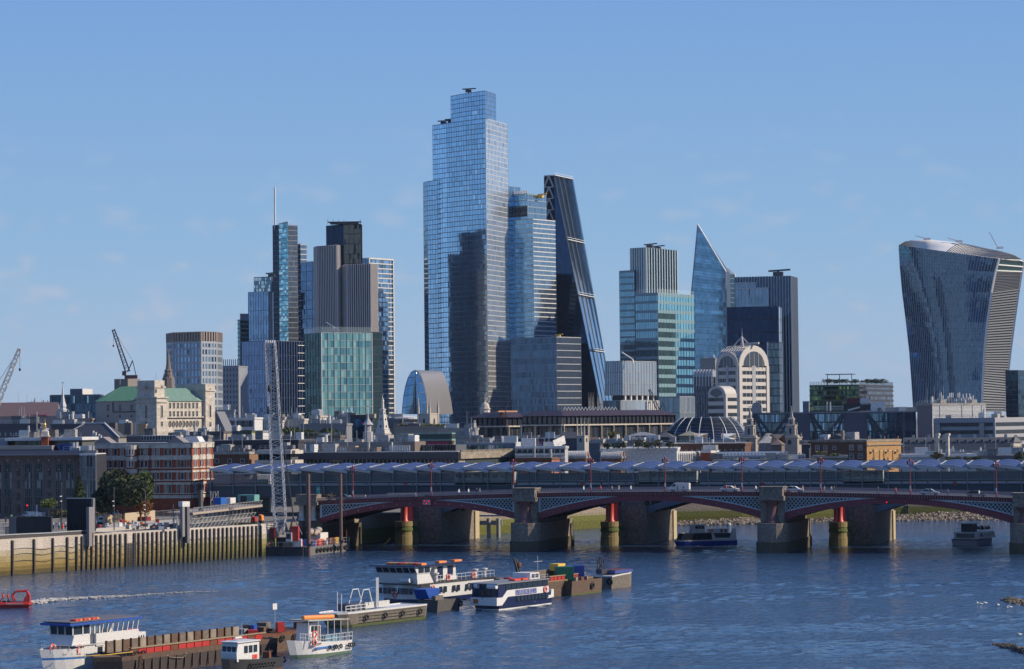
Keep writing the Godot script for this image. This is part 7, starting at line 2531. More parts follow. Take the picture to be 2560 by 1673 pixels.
func xz(p:Vector3)->Vector2:
	return Vector2(p.x,p.z)

func station_hall()->void:
	var o:=thing("curved_station_hall","curved mauve panelled station entrance hall under the solar canopy at the left","station",spot(590,690))
	var inv:=o.transform.affine_inverse()
	var y0:=0.0
	var y1:=high(590,1186,690)
	var n:=12
	for i in n:
		for r in 4:
			var pa:Array=[]
			for u in[float(i)/n,float(i+1)/n]:
				var px:=lerpf(526,643,u)
				var d:=690.0-9.0*sin(u*PI*0.62)
				pa.append(inv*at(px,1200,d))
			var ya:=lerpf(y0,y1,r/4.0)+0.03
			var yb:=lerpf(y0,y1,(r+1)/4.0)-0.03
			var m:=MB.new()
			m.quad(Vector3(pa[0].x+0.03,ya,pa[0].z),Vector3(pa[1].x-0.03,ya,pa[1].z),Vector3(pa[1].x-0.03,yb,pa[1].z),Vector3(pa[0].x+0.03,yb,pa[0].z))
			m.quad(Vector3(pa[0].x,ya,pa[0].z-0.3),Vector3(pa[0].x+0.03,ya,pa[0].z),Vector3(pa[0].x+0.03,yb,pa[0].z),Vector3(pa[0].x,yb,pa[0].z-0.3))
			part(o,"wall_panel",m,paint(0.24,0.185,0.21,0.45,0.1))
	bx(o,"core",inv*at(590,1210,698)*Vector3(1,0,1)+Vector3(0,y1/2,0),Vector3(12,y1,10),M("steel_dark"))
	var c:Vector3=inv*at(659,1200,680)
	bx(o,"white_frame",Vector3(c.x,y1/2,c.z-2),Vector3(3.5,y1,4),M("white"))
	for i in 5:
		bx(o,"pane",Vector3(c.x-1.25+i*0.55,y1*0.66,c.z+0.04),Vector3(0.46,y1*0.44,0.1),paint(0.04,0.07,0.07,0.1,0.3))
	bx(o,"entrance_glass",Vector3(c.x-0.15,y1*0.2,c.z+0.04),Vector3(2.7,y1*0.36,0.1),paint(0.1,0.16,0.2,0.1,0.4))

func crane_barge()->void:
	var p:=level(757,1389.5,0)
	var f:=frame(p,-4)
	var o:=thing("crane_barge","long black flat barge carrying the lattice boom crane","barge",f)
	var w:float=-on(f,584,1392).x
	var h:float=on(f,700,1368).y
	var m:=MB.new()
	m.box(Vector3(-w/2,h/2-0.4,-7),Vector3(w,h+0.8,14))
	part(o,"hull",m,paint(0.045,0.04,0.05,0.8))
	for i in 9:
		bx(o,"hull_rib",Vector3(-w*(i+0.5)/9,h/2,0.03),Vector3(0.12,h,0.1),paint(0.055,0.05,0.06,0.8))
	bx(o,"rubbing_strip",Vector3(-w/2,h-0.2,0.06),Vector3(w,0.25,0.14),M("black"))
	m=MB.new()
	for i in 14:
		m.bar(Vector3(-w+w*i/14,h,-0.3),Vector3(-w+w*i/14,h+1,-0.3),0.06)
	m.bar(Vector3(-w,h+1,-0.3),Vector3(0,h+1,-0.3),0.06)
	part(o,"railing",m,M("steel"))
	for q in[[671,1363,"orange lifebuoy on the rail of the crane barge"],[644,1362,"second lifebuoy left along the rail of the crane barge"]]:
		lifebuoy(f*on(f,q[0],q[1],-0.2),0.42,f.basis.z,q[2])
	for q in[[612,3.0,0.9,paint(0.3,0.28,0.26)],[660,2.4,1.1,M("rust")],[723,2.8,1.0,M("stone")],[742,2.6,1.7,M("boat_white")]]:
		var c:=on(f,q[0],1366,-1.5)
		bx(o,"deck_cargo",Vector3(c.x,h+q[2]/2,-2),Vector3(q[1]*0.8,q[2],1.6),q[3])
	var cr:=thing("crawler_crane","white lattice boom crawler crane standing on the black barge","crane",f*Transform3D(Basis(),Vector3(on(f,705,1366,-6).x,h,-6)))
	var ci:=cr.transform.affine_inverse()
	var d:=592.0
	for s in[-1.0,1.0]:
		m=MB.new()
		m.extrude(PackedVector2Array([Vector2(-2.6,0.15),Vector2(-2.2,0),Vector2(2.2,0),Vector2(2.6,0.15),Vector2(2.8,0.6),Vector2(2.4,1.1),Vector2(-2.4,1.1),Vector2(-2.8,0.6)]),s*1.9-0.45,s*1.9+0.45)
		part(cr,"crawler_track",m,M("rubber"))
	bx(cr,"turntable",Vector3(0,1.5,0),Vector3(4.2,0.9,3.6),M("black"))
	var gr:=paint(0.25,0.26,0.3,0.5,0.2)
	m=MB.new()
	for q in[[-1.5,0.3],[1.9,0.9]]:
		m.extrude(PackedVector2Array([Vector2(q[0]-0.35,1.9),Vector2(q[0]+0.35,1.9),Vector2(q[1]*0.6+0.5,5.6),Vector2(q[1]*0.6-0.7,5.6)]),0.6,1.1)
	part(cr,"boom_foot",m,gr)
	for q in[[682.5,1333,1.0,2.5,paint(0.2,0.015,0.02)],[737.5,1334,1.7,3.3,M("red_paint")]]:
		var c:Vector3=ci*at(q[0],q[1],d)
		bx(cr,"counterweight",c,Vector3(q[2],q[3],2.2),q[4])
		for k in 5:
			bx(cr,"weight_joint",c+Vector3(0,q[3]*(k/5.0-0.4),1.1),Vector3(q[2],0.04,0.06),M("black"))
	bx(cr,"cab",ci*at(723,1343,d-1),Vector3(1.3,2.0,1.6),M("boat_white"))
	bx(cr,"cab_window",ci*at(721,1341,d-2)+Vector3(0,0,0.1),Vector3(1.0,1.2,0.1),M("win"))
	var white:=paint(0.66,0.66,0.66,0.45)
	var a:Vector3=ci*at(702,1338,d)
	var b:Vector3=ci*at(699.5,1290,d)
	var t:Vector3=ci*at(676,868,d+3)
	m=MB.new()
	lattice(m,a,b,1.0,2.6,5,0.2)
	part(cr,"boom_base",m,white)
	for k in 6:
		m=MB.new()
		lattice(m,b.lerp(t,k/6.0),b.lerp(t,(k+1)/6.0),lerpf(2.6,2.3,k/6.0),lerpf(2.6,2.3,(k+1)/6.0),7,0.2)
		part(cr,"boom_section",m,white)
	m=MB.new()
	var tt:Vector3=ci*at(675.5,855,d+3)
	lattice(m,t,tt,2.3,1.9,1,0.24)
	for k in 5:
		m.bar(tt+Vector3(-1+k*0.5,-0.4,0.8),tt+Vector3(-1+k*0.5,0.3,-0.4),0.24)
	part(cr,"boom_head",m,white)
	m=MB.new()
	m.tube(tt+Vector3(-0.7,0,1.2),ci*at(671,1030,d-2),0.05)
	m.tube(tt+Vector3(-0.4,0,1.2),ci*at(673,975,d-2),0.05)
	m.tube(tt,ci*at(733,1296,d),0.07)
	m.tube(tt+Vector3(0,0,0.8),ci*at(735,1296,d),0.07)
	part(cr,"ropes",m,M("steel_dark"),"stuff")
	for q in[[671,1026],[673,971]]:
		var c:Vector3=ci*at(q[0],q[1],d-2)
		m=MB.new()
		m.ball(c,Vector3(0.4,1.0,0.4))
		part(cr,"hook_block",m,M("black"))
	m=MB.new()
	var mt:Vector3=ci*at(733,1290,d)
	m.bar(Vector3(1.5,2.0,0.8),mt,0.25)
	m.bar(Vector3(1.5,2.0,-0.8),mt,0.25)
	m.bar(Vector3(4.6,2.6,0),mt,0.2)
	part(cr,"back_mast",m,gr)
	p=level(770,1389,0)
	var e:=level(875,1377,0)
	f=frame(p,rad_to_deg(atan2(-(e.z-p.z),e.x-p.x)))
	var ln:=p.distance_to(e)
	o=thing("work_pontoon","grey work pontoon with tyres, rails and orange gear right of the crane barge","pontoon",f)
	bx(o,"hull",Vector3(ln/2,0.6,-4),Vector3(ln,2.6,8),paint(0.16,0.16,0.165,0.8))
	for i in 9:
		m=MB.new()
		m.ring(Vector3(ln*(0.2+0.085*i),0.95,0.2),Vector3(0,0,1),0.42,0.2)
		part(o,"tyre",m,M("rubber"))
	m=MB.new()
	for i in 16:
		m.bar(Vector3(ln*i/15.0,1.9,-0.2),Vector3(ln*i/15.0,3.2,-0.2),0.08)
	for yy in[2.5,3.2]:
		m.bar(Vector3(0,yy,-0.2),Vector3(ln,yy,-0.2),0.07)
	part(o,"railing",m,M("steel"))
	bx(o,"white_cabin",Vector3(ln*0.72,3.2,-5),Vector3(4,2.6,2.6),M("boat_white"))
	for i in 5:
		m=MB.new()
		m.ball(Vector3(ln*(0.5+0.05*i),4.8+0.4*sin(i*2.0),-5),Vector3(1.2,0.7,0.9))
		part(o,"rock_bag",m,paint(0.45,0.38,0.32,0.9),"",true)
	var bits:=[M("orange"),M("life_red"),M("yellow"),M("blue"),M("boat_white"),M("orange"),M("red_paint")]
	for i in 26:
		var s:=Vector3(rng.randf_range(0.4,1.3),rng.randf_range(0.5,1.6),rng.randf_range(0.4,1.0))
		bx(o,"deck_gear",Vector3(ln*rng.randf_range(0.12,0.95),1.9+s.y/2,rng.randf_range(-4,-0.8)),s,bits[rng.randi()% 7],Basis(Vector3.UP,rng.randf()*3))
	var rustt:=mk("spud_steel",0.2,0.125,0.11,0.75,0,streak,0.15)
	for q in[[772,1372,1185,588,0.46,"thick rusty steel spud pile, left of the pair by the crane barge"],[853,1345,1185,603,0.38,"thinner rusty steel spud pile, right of the pair by the crane barge"]]:
		var c:=at(q[0],q[1],q[3])
		var tp:=at(q[0]-2,q[2],q[3])
		o=thing("spud_pile",q[5],"pile",Transform3D(Basis(),Vector3(c.x,0,c.z)))
		rod(o,"pile",Vector3(0,-2,0),Vector3(tp.x-c.x,tp.y,0),q[4],rustt)
		bx(o,"collar",Vector3(0,2.6,0),Vector3(q[4]*2.6,0.5,q[4]*2.6),M("steel_dark"))
	o=thing("flag_marker","slim pole with a limp orange flag at the end of the work pontoon","flag",Transform3D(Basis(),at(866,1362,606)))
	rod(o,"pole",Vector3.ZERO,Vector3(0,3.8,0),0.04,M("steel_dark"))
	bx(o,"flag",Vector3(0.05,2.7,0),Vector3(0.2,1.4,0.08),paint(0.5,0.14,0.06))

func lifebuoy(p:Vector3,r:float,ax:Vector3,label:String,group:="")->void:
	if not shared.has("buoy"):
		var m:=MB.new()
		m.ring(Vector3.ZERO,Vector3(0,0,1),1.0,0.3,16,7)
		shared["buoy"]=mesh_of(m,true)
		m=MB.new()
		for i in 4:
			var a:=PI/4+PI/2*i
			m.box(Vector3(cos(a),sin(a),0),Vector3(0.66,0.3,0.66),Basis(Vector3(0,0,1),a))
		shared["buoy_tape"]=mesh_of(m)
	var z:=ax.normalized()
	var x:=Vector3.UP.cross(z).normalized()
	var o:=thing("lifebuoy",label,"lifebuoy",Transform3D(Basis(x,Vector3.UP,z)*Basis.from_scale(Vector3.ONE*r),p),group)
	inst(o,"ring",shared["buoy"],M("life_red"))
	inst(o,"tape",shared["buoy_tape"],M("white"))
var br:Transform3D
var deck:Callable

func parabola(a:Vector3,b:Vector3,c:Vector3)->Callable:
	return func(x:float)->float:
		return a.y*(x-b.x)*(x-c.x)/((a.x-b.x)*(a.x-c.x))+b.y*(x-a.x)*(x-c.x)/((b.x-a.x)*(b.x-c.x))+c.y*(x-a.x)*(x-b.x)/((c.x-a.x)*(c.x-b.x))

func bridges()->void:
	var p:=level(1317,1380,0)
	br=frame(p,-17)
	br.origin-=br.basis.z*4.0
	deck=parabola(on(br,800,1246),on(br,1620,1223.5),on(br,2536,1239))
	road_bridge()
	rail_bridge()
	far_bank()

func arch_mesh(lo:Callable,hi:Callable,x0:float,x1:float,z0:float,z1:float,n:=26)->MB:
	var m:=MB.new()
	for i in n:
		var a:=lerpf(x0,x1,float(i)/n)
		var b:=lerpf(x0,x1,float(i+1)/n)
		var q:=[Vector3(a,lo.call(a),z1),Vector3(b,lo.call(b),z1),Vector3(b,hi.call(b),z1),Vector3(a,hi.call(a),z1)]
		var k:=Vector3(0,0,z0-z1)
		m.quad(q[0],q[1],q[2],q[3])
		m.quad(q[1]+k,q[0]+k,q[3]+k,q[2]+k)
		m.quad(q[0]+k,q[1]+k,q[1],q[0])
		m.quad(q[3],q[2],q[2]+k,q[3]+k)
	return m

func road_bridge()->void:
	var o:=thing("road_bridge","long maroon iron road bridge of low arches on stone piers with pale lattice panels","bridge",br)
	var xl:float=on(br,798,1250).x
	var xr:float=on(br,2536,1250).x+42
	var wide:=-22.0
	var off:=func(d:float)->Callable:return func(x:float)->float:return deck.call(x)-d
	part(o,"road_deck",arch_mesh(off.call(1.6),off.call(0.85),xl,xr,wide,-0.3,40),paint(0.12,0.115,0.115,0.9))
	part(o,"cornice",arch_mesh(off.call(1.5),off.call(1.3),xl,xr,-0.3,0.12,40),M("maroon"))
	part(o,"cornice",arch_mesh(off.call(0.72),off.call(0.55),xl,xr,-0.4,0.5,40),M("maroon"))
	part(o,"coping",arch_mesh(off.call(0.12),off.call(0.0),xl,xr,-0.25,0.45,40),paint(0.42,0.36,0.38))
	part(o,"far_parapet",arch_mesh(off.call(0.9),off.call(0.0),xl,xr,wide-0.3,wide,40),paint(0.3,0.24,0.26))
	part(o,"painted_shade_panel",arch_mesh(off.call(1.35),off.call(0.7),xl,xr,-0.35,-0.02,40),paint(0.05,0.01,0.015))  # near-black strip paints the shade between the dentils
	var m:=MB.new()
	var d:=MB.new()
	var x:=xl
	var i:=0
	while x<xr:
		var y:float=deck.call(x)
		m.box(Vector3(x,y-0.34,0.25),Vector3(0.12,0.46,0.14))
		if i % 2==0:
			d.box(Vector3(x,y-0.98,0.2),Vector3(0.28,0.6,0.42))
		x+=0.29
		i+=1
	part(o,"balusters",m,paint(0.36,0.34,0.37),"stuff")
	part(o,"dentils",d,paint(0.34,0.13,0.13),"stuff")
	var spans:=[[[800,1309,1295],[1060,1266.5,1251],[1287,1298,1281]],[[1346,1300,1281],[1615,1252,1238],[1907,1298,1279]],[[1960,1300,1281],[2235,1260,1246],[2536,1311,1290]],[[2597,1314,1293],[2800,1278,1264],[3010,1330,1309]]]
	for s in spans:
		var lo:=parabola(on(br,s[0][0],s[0][1]),on(br,s[1][0],s[1][1]),on(br,s[2][0],s[2][1]))
		var hi:=parabola(on(br,s[0][0],s[0][2]),on(br,s[1][0],s[1][2]),on(br,s[2][0],s[2][2]))
		var x0:float=on(br,s[0][0],1280).x
		var x1:float=on(br,s[2][0],1280).x
		part(o,"arch_rib",arch_mesh(lo,hi,x0,x1,-0.6,0.0),M("maroon"))
		var hi2:=func(v:float)->float:return deck.call(v)-1.5
		for z in[-4.5,-8.5,-12.5,-16.5,-20.5,-24.5]:
			part(o,"inner_rib",arch_mesh(lo,hi2 if z==-24.5 else hi,x0,x1,z-0.5,z,14),paint(0.05,0.02,0.03,0.6))
		var up:=func(v:float)->float:return lo.call(v)+0.9
		var up2:=func(v:float)->float:return lo.call(v)+1.0
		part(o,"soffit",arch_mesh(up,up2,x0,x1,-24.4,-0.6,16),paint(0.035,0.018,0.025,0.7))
		for k in range(1,15):
			var bx_:=lerpf(x0,x1,k/15.0)
			m=MB.new()
			m.ball(Vector3(bx_,(lo.call(bx_)+hi.call(bx_))/2,0.02),Vector3(0.2,0.2,0.12),6)
			part(o,"boss",m,paint(0.45,0.3,0.2)if s==spans[0]else paint(0.24,0.12,0.08))
		for e in[[x0,1.0],[x1,-1.0]]:
			var top:=func(v:float)->float:return deck.call(v)-1.52
			var reach:=0.0
			while reach<26 and top.call(e[0]+e[1]*reach)-hi.call(e[0]+e[1]*reach)>0.12:
				reach+=0.25
			var a:float=minf(e[0],e[0]+e[1]*reach)
			var b:float=maxf(e[0],e[0]+e[1]*reach)
			part(o,"spandrel_back",arch_mesh(hi,top,a,b,-0.5,-0.45,12),M("black"))
			m=MB.new()
			var y0:float=minf(hi.call(a),hi.call(b))
			var y1:float=maxf(top.call(a),top.call(b))
			for g in[1.15,-1.15]:
				var c:=a-8.0
				while c<b+8.0:
					var t:=0.0
					var seg:=[]
					while t<5.5:
						var v:float=c+t/g
						var y:=y0+t
						if v>a and v<b and y>hi.call(v)and y<top.call(v):
							seg.append(Vector3(v,y,-0.2))
						t+=0.22
					if seg.size()>1:
						m.bar(seg[0],seg[-1],0.2,0.12)
					c+=0.86
			part(o,"lattice_panel",m,M("pale_blue"),"stuff")
			var h2:=func(v:float)->float:return minf(hi.call(v)+0.22,top.call(v))
			var t2:=func(v:float)->float:return maxf(top.call(v)-0.22,hi.call(v))
			part(o,"spandrel_frame",arch_mesh(hi,h2,a,b,-0.3,0.03,12),M("pale_blue"))
			part(o,"spandrel_frame",arch_mesh(t2,top,a,b,-0.3,0.03,12),M("pale_blue"))
			bx(o,"spandrel_frame",Vector3(e[0]+e[1]*0.25,(hi.call(e[0])+top.call(e[0]))/2,-0.12),Vector3(0.5,top.call(e[0])-hi.call(e[0]),0.32),M("pale_blue"))
	var stone:=mk("pier_stone",0.25,0.215,0.185,0.9,0,blotch,0.16)
	var wet:=mk("pier_wet",0.12,0.105,0.07,0.9,0,streak,0.2)
	for q in[[1317,"left"],[1933,"mid"],[2566,"right"]]:
		var c:float=on(br,q[0],1250).x
		var dy:float=deck.call(c)
		m=MB.new()
		var plan:=PackedVector2Array()
		for k in 9:
			plan.append(Vector2(c+3.5*cos(PI*k/8),1.2+2.9*sin(PI*k/8)))
		plan.append(Vector2(c-3.5,-27))
		plan.append(Vector2(c+3.5,-27))
		m.prism(plan,2.4,6.6)
		part(o,"pier_base",m,stone)
		m=MB.new()
		var foot:=PackedVector2Array()
		for v in plan:
			foot.append(Vector2(c+(v.x-c)*1.06,v.y+(0.3 if v.y>0 else-0.3)))
		m.prism(foot,-3,2.4)
		part(o,"pier_foot",m,wet)
		bx(o,"pier_side",Vector3(c,7.6,-14),Vector3(5.4,2.4,24),stone)
		bx(o,"pier_shaft",Vector3(c,(6.6+dy-2.2)/2,-0.6),Vector3(5.4,dy-2.2-6.6+0.4,3.6),stone)
		bx(o,"pier_shaft",Vector3(c,(6.4+dy)/2,-14),Vector3(4.6,dy-8.0,22),stone)
		m=MB.new()
		m.lathe(Vector3(c,6.7,1.2),[Vector2(1.7,0),Vector2(1.6,0.4),Vector2(1.25,0.6),Vector2(1.2,dy-10.2),Vector2(1.6,dy-9.6),Vector2(1.9,dy-9.0)],14)
		part(o,"granite_column",m,paint(0.17,0.075,0.07,0.5),"",true)
		bx(o,"pier_cap",Vector3(c,dy-1.9,0.2),Vector3(5.9,1.0,5.2),stone)
		bx(o,"pier_cap",Vector3(c,dy-0.4,0.3),Vector3(5.3,2.2,4.6),stone)
		bx(o,"pier_cap",Vector3(c,dy+0.6,0.3),Vector3(5.7,0.3,5.0),stone)
		for k in 3:
			bx(o,"cap_panel",Vector3(c-1.3+k*1.3,dy-0.3,2.62),Vector3(0.5,0.8,0.06),paint(0.13,0.11,0.1))
	var xa:float=xl-2.9
	var ya:float=deck.call(xl)
	bx(o,"abutment",Vector3(xa+0.2,1.5,-13),Vector3(7.4,8,26),wet)
	bx(o,"abutment",Vector3(xa,7.2,-12),Vector3(6.4,3.6,22),stone)
	bx(o,"abutment",Vector3(xa,(8.8+ya)/2,-13),Vector3(4.4,ya-8.8,21),stone)
	for k in[-1.5,1.5]:
		m=MB.new()
		m.lathe(Vector3(xa+k,7.0,0.4),[Vector2(0.85,0),Vector2(0.8,0.4),Vector2(0.6,0.5),Vector2(0.55,ya-9.2),Vector2(0.85,ya-8.6)],12)
		part(o,"stone_column",m,M("portland"),"",true)
	bx(o,"abutment_cap",Vector3(xa,ya-1.2,-0.4),Vector3(6.0,0.7,4.0),stone)
	bx(o,"abutment_cap",Vector3(xa,ya,-0.4),Vector3(5.2,1.9,3.4),stone)
	var first:Node3D=null
	i=0
	var names:=["by the spud piles","right of the navigation signal","beside the left stone pier","over the left part of the middle arch","left of the white van","right of the white car","over the left part of the right arch","over the crown of the right arch","last, near the right edge"]
	for q in[[881,1169],[1077,1159],[1282,1151],[1476,1141],[1662,1140],[1854,1139],[2051,1143],[2275,1149],[2490,1152]]:
		var b:Vector3=on(br,q[0]+1.5,1230,-0.9)
		var lb:="red street lamp on the road bridge, "+str(names[i])
		if first==null:
			first=thing("street_lamp",lb,"street lamp",br*Transform3D(Basis(),Vector3(b.x,deck.call(b.x)-0.9,-0.9)),"red street lamps on the road bridge")
			var red:=paint(0.3,0.03,0.04)
			m=MB.new()
			m.lathe(Vector3.ZERO,[Vector2(0.24,0),Vector2(0.22,1.2),Vector2(0.12,1.5),Vector2(0.09,6.6),Vector2(0.14,6.7),Vector2(0.06,7.6)],8)
			m.bar(Vector3(-0.55,6.9,0),Vector3(0.55,6.9,0),0.1)
			part(first,"column",m,red)
			for dx in[-0.55,0.0,0.55]:
				m=MB.new()
				m.lathe(Vector3(dx,7.0+(0.5 if dx==0 else 0.0),0),[Vector2(0.12,0),Vector2(0.24,0.5),Vector2(0.3,0.55),Vector2(0.05,0.85)],6)
				part(first,"lantern",m,paint(0.36,0.06,0.07,0.4))
			bx(first,"notice_plate",Vector3(0,1.9,0.12),Vector3(0.3,0.9,0.06),M("white"))
		else:
			var c:Node3D=first.duplicate()
			c.name=numbered("street_lamp")
			add_child(c)
			c.transform=br*Transform3D(Basis(),Vector3(b.x,deck.call(b.x)-0.9,-0.9))
			c.set_meta("label",lb)
		i+=1
	for q in[[1067,1256,3,"navigation signal board with three red lights at the crown of the left arch"],[2216,1256,1,"small red navigation light at the crown of the right arch"]]:
		var c:Vector3=on(br,q[0],q[1],0.3)
		var s:=thing("navigation_signal",q[3],"signal",br*Transform3D(Basis(),c))
		bx(s,"board",Vector3.ZERO,Vector3(1.9,1.25,0.12)if q[2]==3 else Vector3(0.8,0.4,0.12),paint(0.4,0.4,0.4)if q[2]==3 else M("black"))
		var at3:=[Vector3(-0.55,0.25,0.1),Vector3(0.55,0.25,0.1),Vector3(0,-0.3,0.1)]if q[2]==3 else[Vector3(0.1,0,0.1)]
		for v in at3:
			m=MB.new()
			m.ball(v,Vector3(0.3,0.3,0.1))
			part(s,"black_surround",m,M("black"))
			m=MB.new()
			m.ball(v+Vector3(0,0,0.06),Vector3(0.17,0.17,0.1))
			part(s,"red_lamp",m,M("red_signal_light"))
		bx(s,"hanger",Vector3(0,1.2,-0.1),Vector3(1.2,1.2,0.2),M("maroon"))
	car("white_van","white panel van crossing the road bridge between two lamps",1697,-6,1,M("boat_white"))
	car("white_car","white hatchback on the road bridge right of the van",1824,-6,0,M("boat_white"))
	car("white_car","white saloon just right of the middle stone pier",1985,-6,0,M("boat_white"))
	car("pale_blue_car","pale blue saloon over the right arch",2324,-6,0,paint(0.36,0.46,0.55,0.3))
	car("dark_car","dark saloon near the right end of the bridge",2442,-6,0,paint(0.02,0.025,0.035,0.3))
	car("dark_car","dark car on the left part of the bridge by the spud pile",858,-6,0,paint(0.02,0.03,0.04,0.3))
	var g:=thing("teal_banner","small teal banner board beside the left abutment","banner",br*Transform3D(Basis(),on(br,795,1240,-2)))
	bx(g,"board",Vector3(0,1.2,0),Vector3(0.85,2.0,0.08),paint(0.06,0.36,0.36))
	bx(g,"stripe",Vector3(0,1.6,0.05),Vector3(0.5,0.2,0.03),M("white"))
	var bp:Vector3=br*Vector3(on(br,822,1240,-8).x,deck.call(on(br,822,1240,-8).x)-0.9,-8)
	bush("roadside_tree","low bushy tree at the left end of the road bridge",bp,Vector3(2.4,1.3,1.6),Color(0.06,0.055,0.03),700)
	for q in[[882,914,"left"],[968,1040,"right"]]:
		var c:Vector3=on(br,(q[0]+q[1])/2.0,1236,-3)
		var l:float=on(br,q[1],1236,-3).x-on(br,q[0],1236,-3).x
		g=thing("road_barrier","pale concrete road barrier line on the bridge, %s of two" % q[2],"barrier",br*Transform3D(Basis(),Vector3(c.x,deck.call(c.x)-0.9,-3)))
		for k in 5:
			bx(g,"barrier_block",Vector3(l*((k+0.5)/5-0.5),0.6,0),Vector3(l/5*0.92,1.25,0.5),paint(0.5,0.42,0.37))

func car(called:String,label:String,px:float,z:float,kind:int,mat:Material)->void:
	var c:Vector3=on(br,px,1222,z)
	var o:=thing(called,label,"van" if kind else "car",br*Transform3D(Basis(),Vector3(c.x,deck.call(c.x)-0.85,z)))
	var m:=MB.new()
	var hull:=PackedVector2Array([Vector2(-2.1,0.35),Vector2(2.1,0.35),Vector2(2.15,0.75),Vector2(1.2,0.95),Vector2(0.45,1.45),Vector2(-0.9,1.5),Vector2(-1.8,1.05),Vector2(-2.15,0.9)])
	var glass:=[PackedVector2Array([Vector2(-1.5,1.0),Vector2(-0.1,1.0),Vector2(-0.1,1.4),Vector2(-0.85,1.42)]),PackedVector2Array([Vector2(0.0,1.0),Vector2(0.95,1.0),Vector2(0.4,1.38),Vector2(0.0,1.4)])]
	if kind:
		hull=PackedVector2Array([Vector2(-2.6,0.4),Vector2(2.6,0.4),Vector2(2.6,2.1),Vector2(-0.9,2.15),Vector2(-1.7,1.35),Vector2(-2.55,1.05)])
		glass=[PackedVector2Array([Vector2(-1.55,1.3),Vector2(-0.6,1.3),Vector2(-0.6,1.95),Vector2(-0.95,1.95)])]
	m.extrude(hull,-0.85,0.85)
	part(o,"body",m,mat)
	for q in glass:
		m=MB.new()
		m.extrude(q,-0.87,0.87)
		part(o,"side_window",m,M("win"))
	for x in[-1.35,1.35]:
		for zz in[-0.75,0.75]:
			rod(o,"wheel",Vector3(x,0.33,zz-0.12),Vector3(x,0.33,zz+0.12),0.33,M("rubber"))

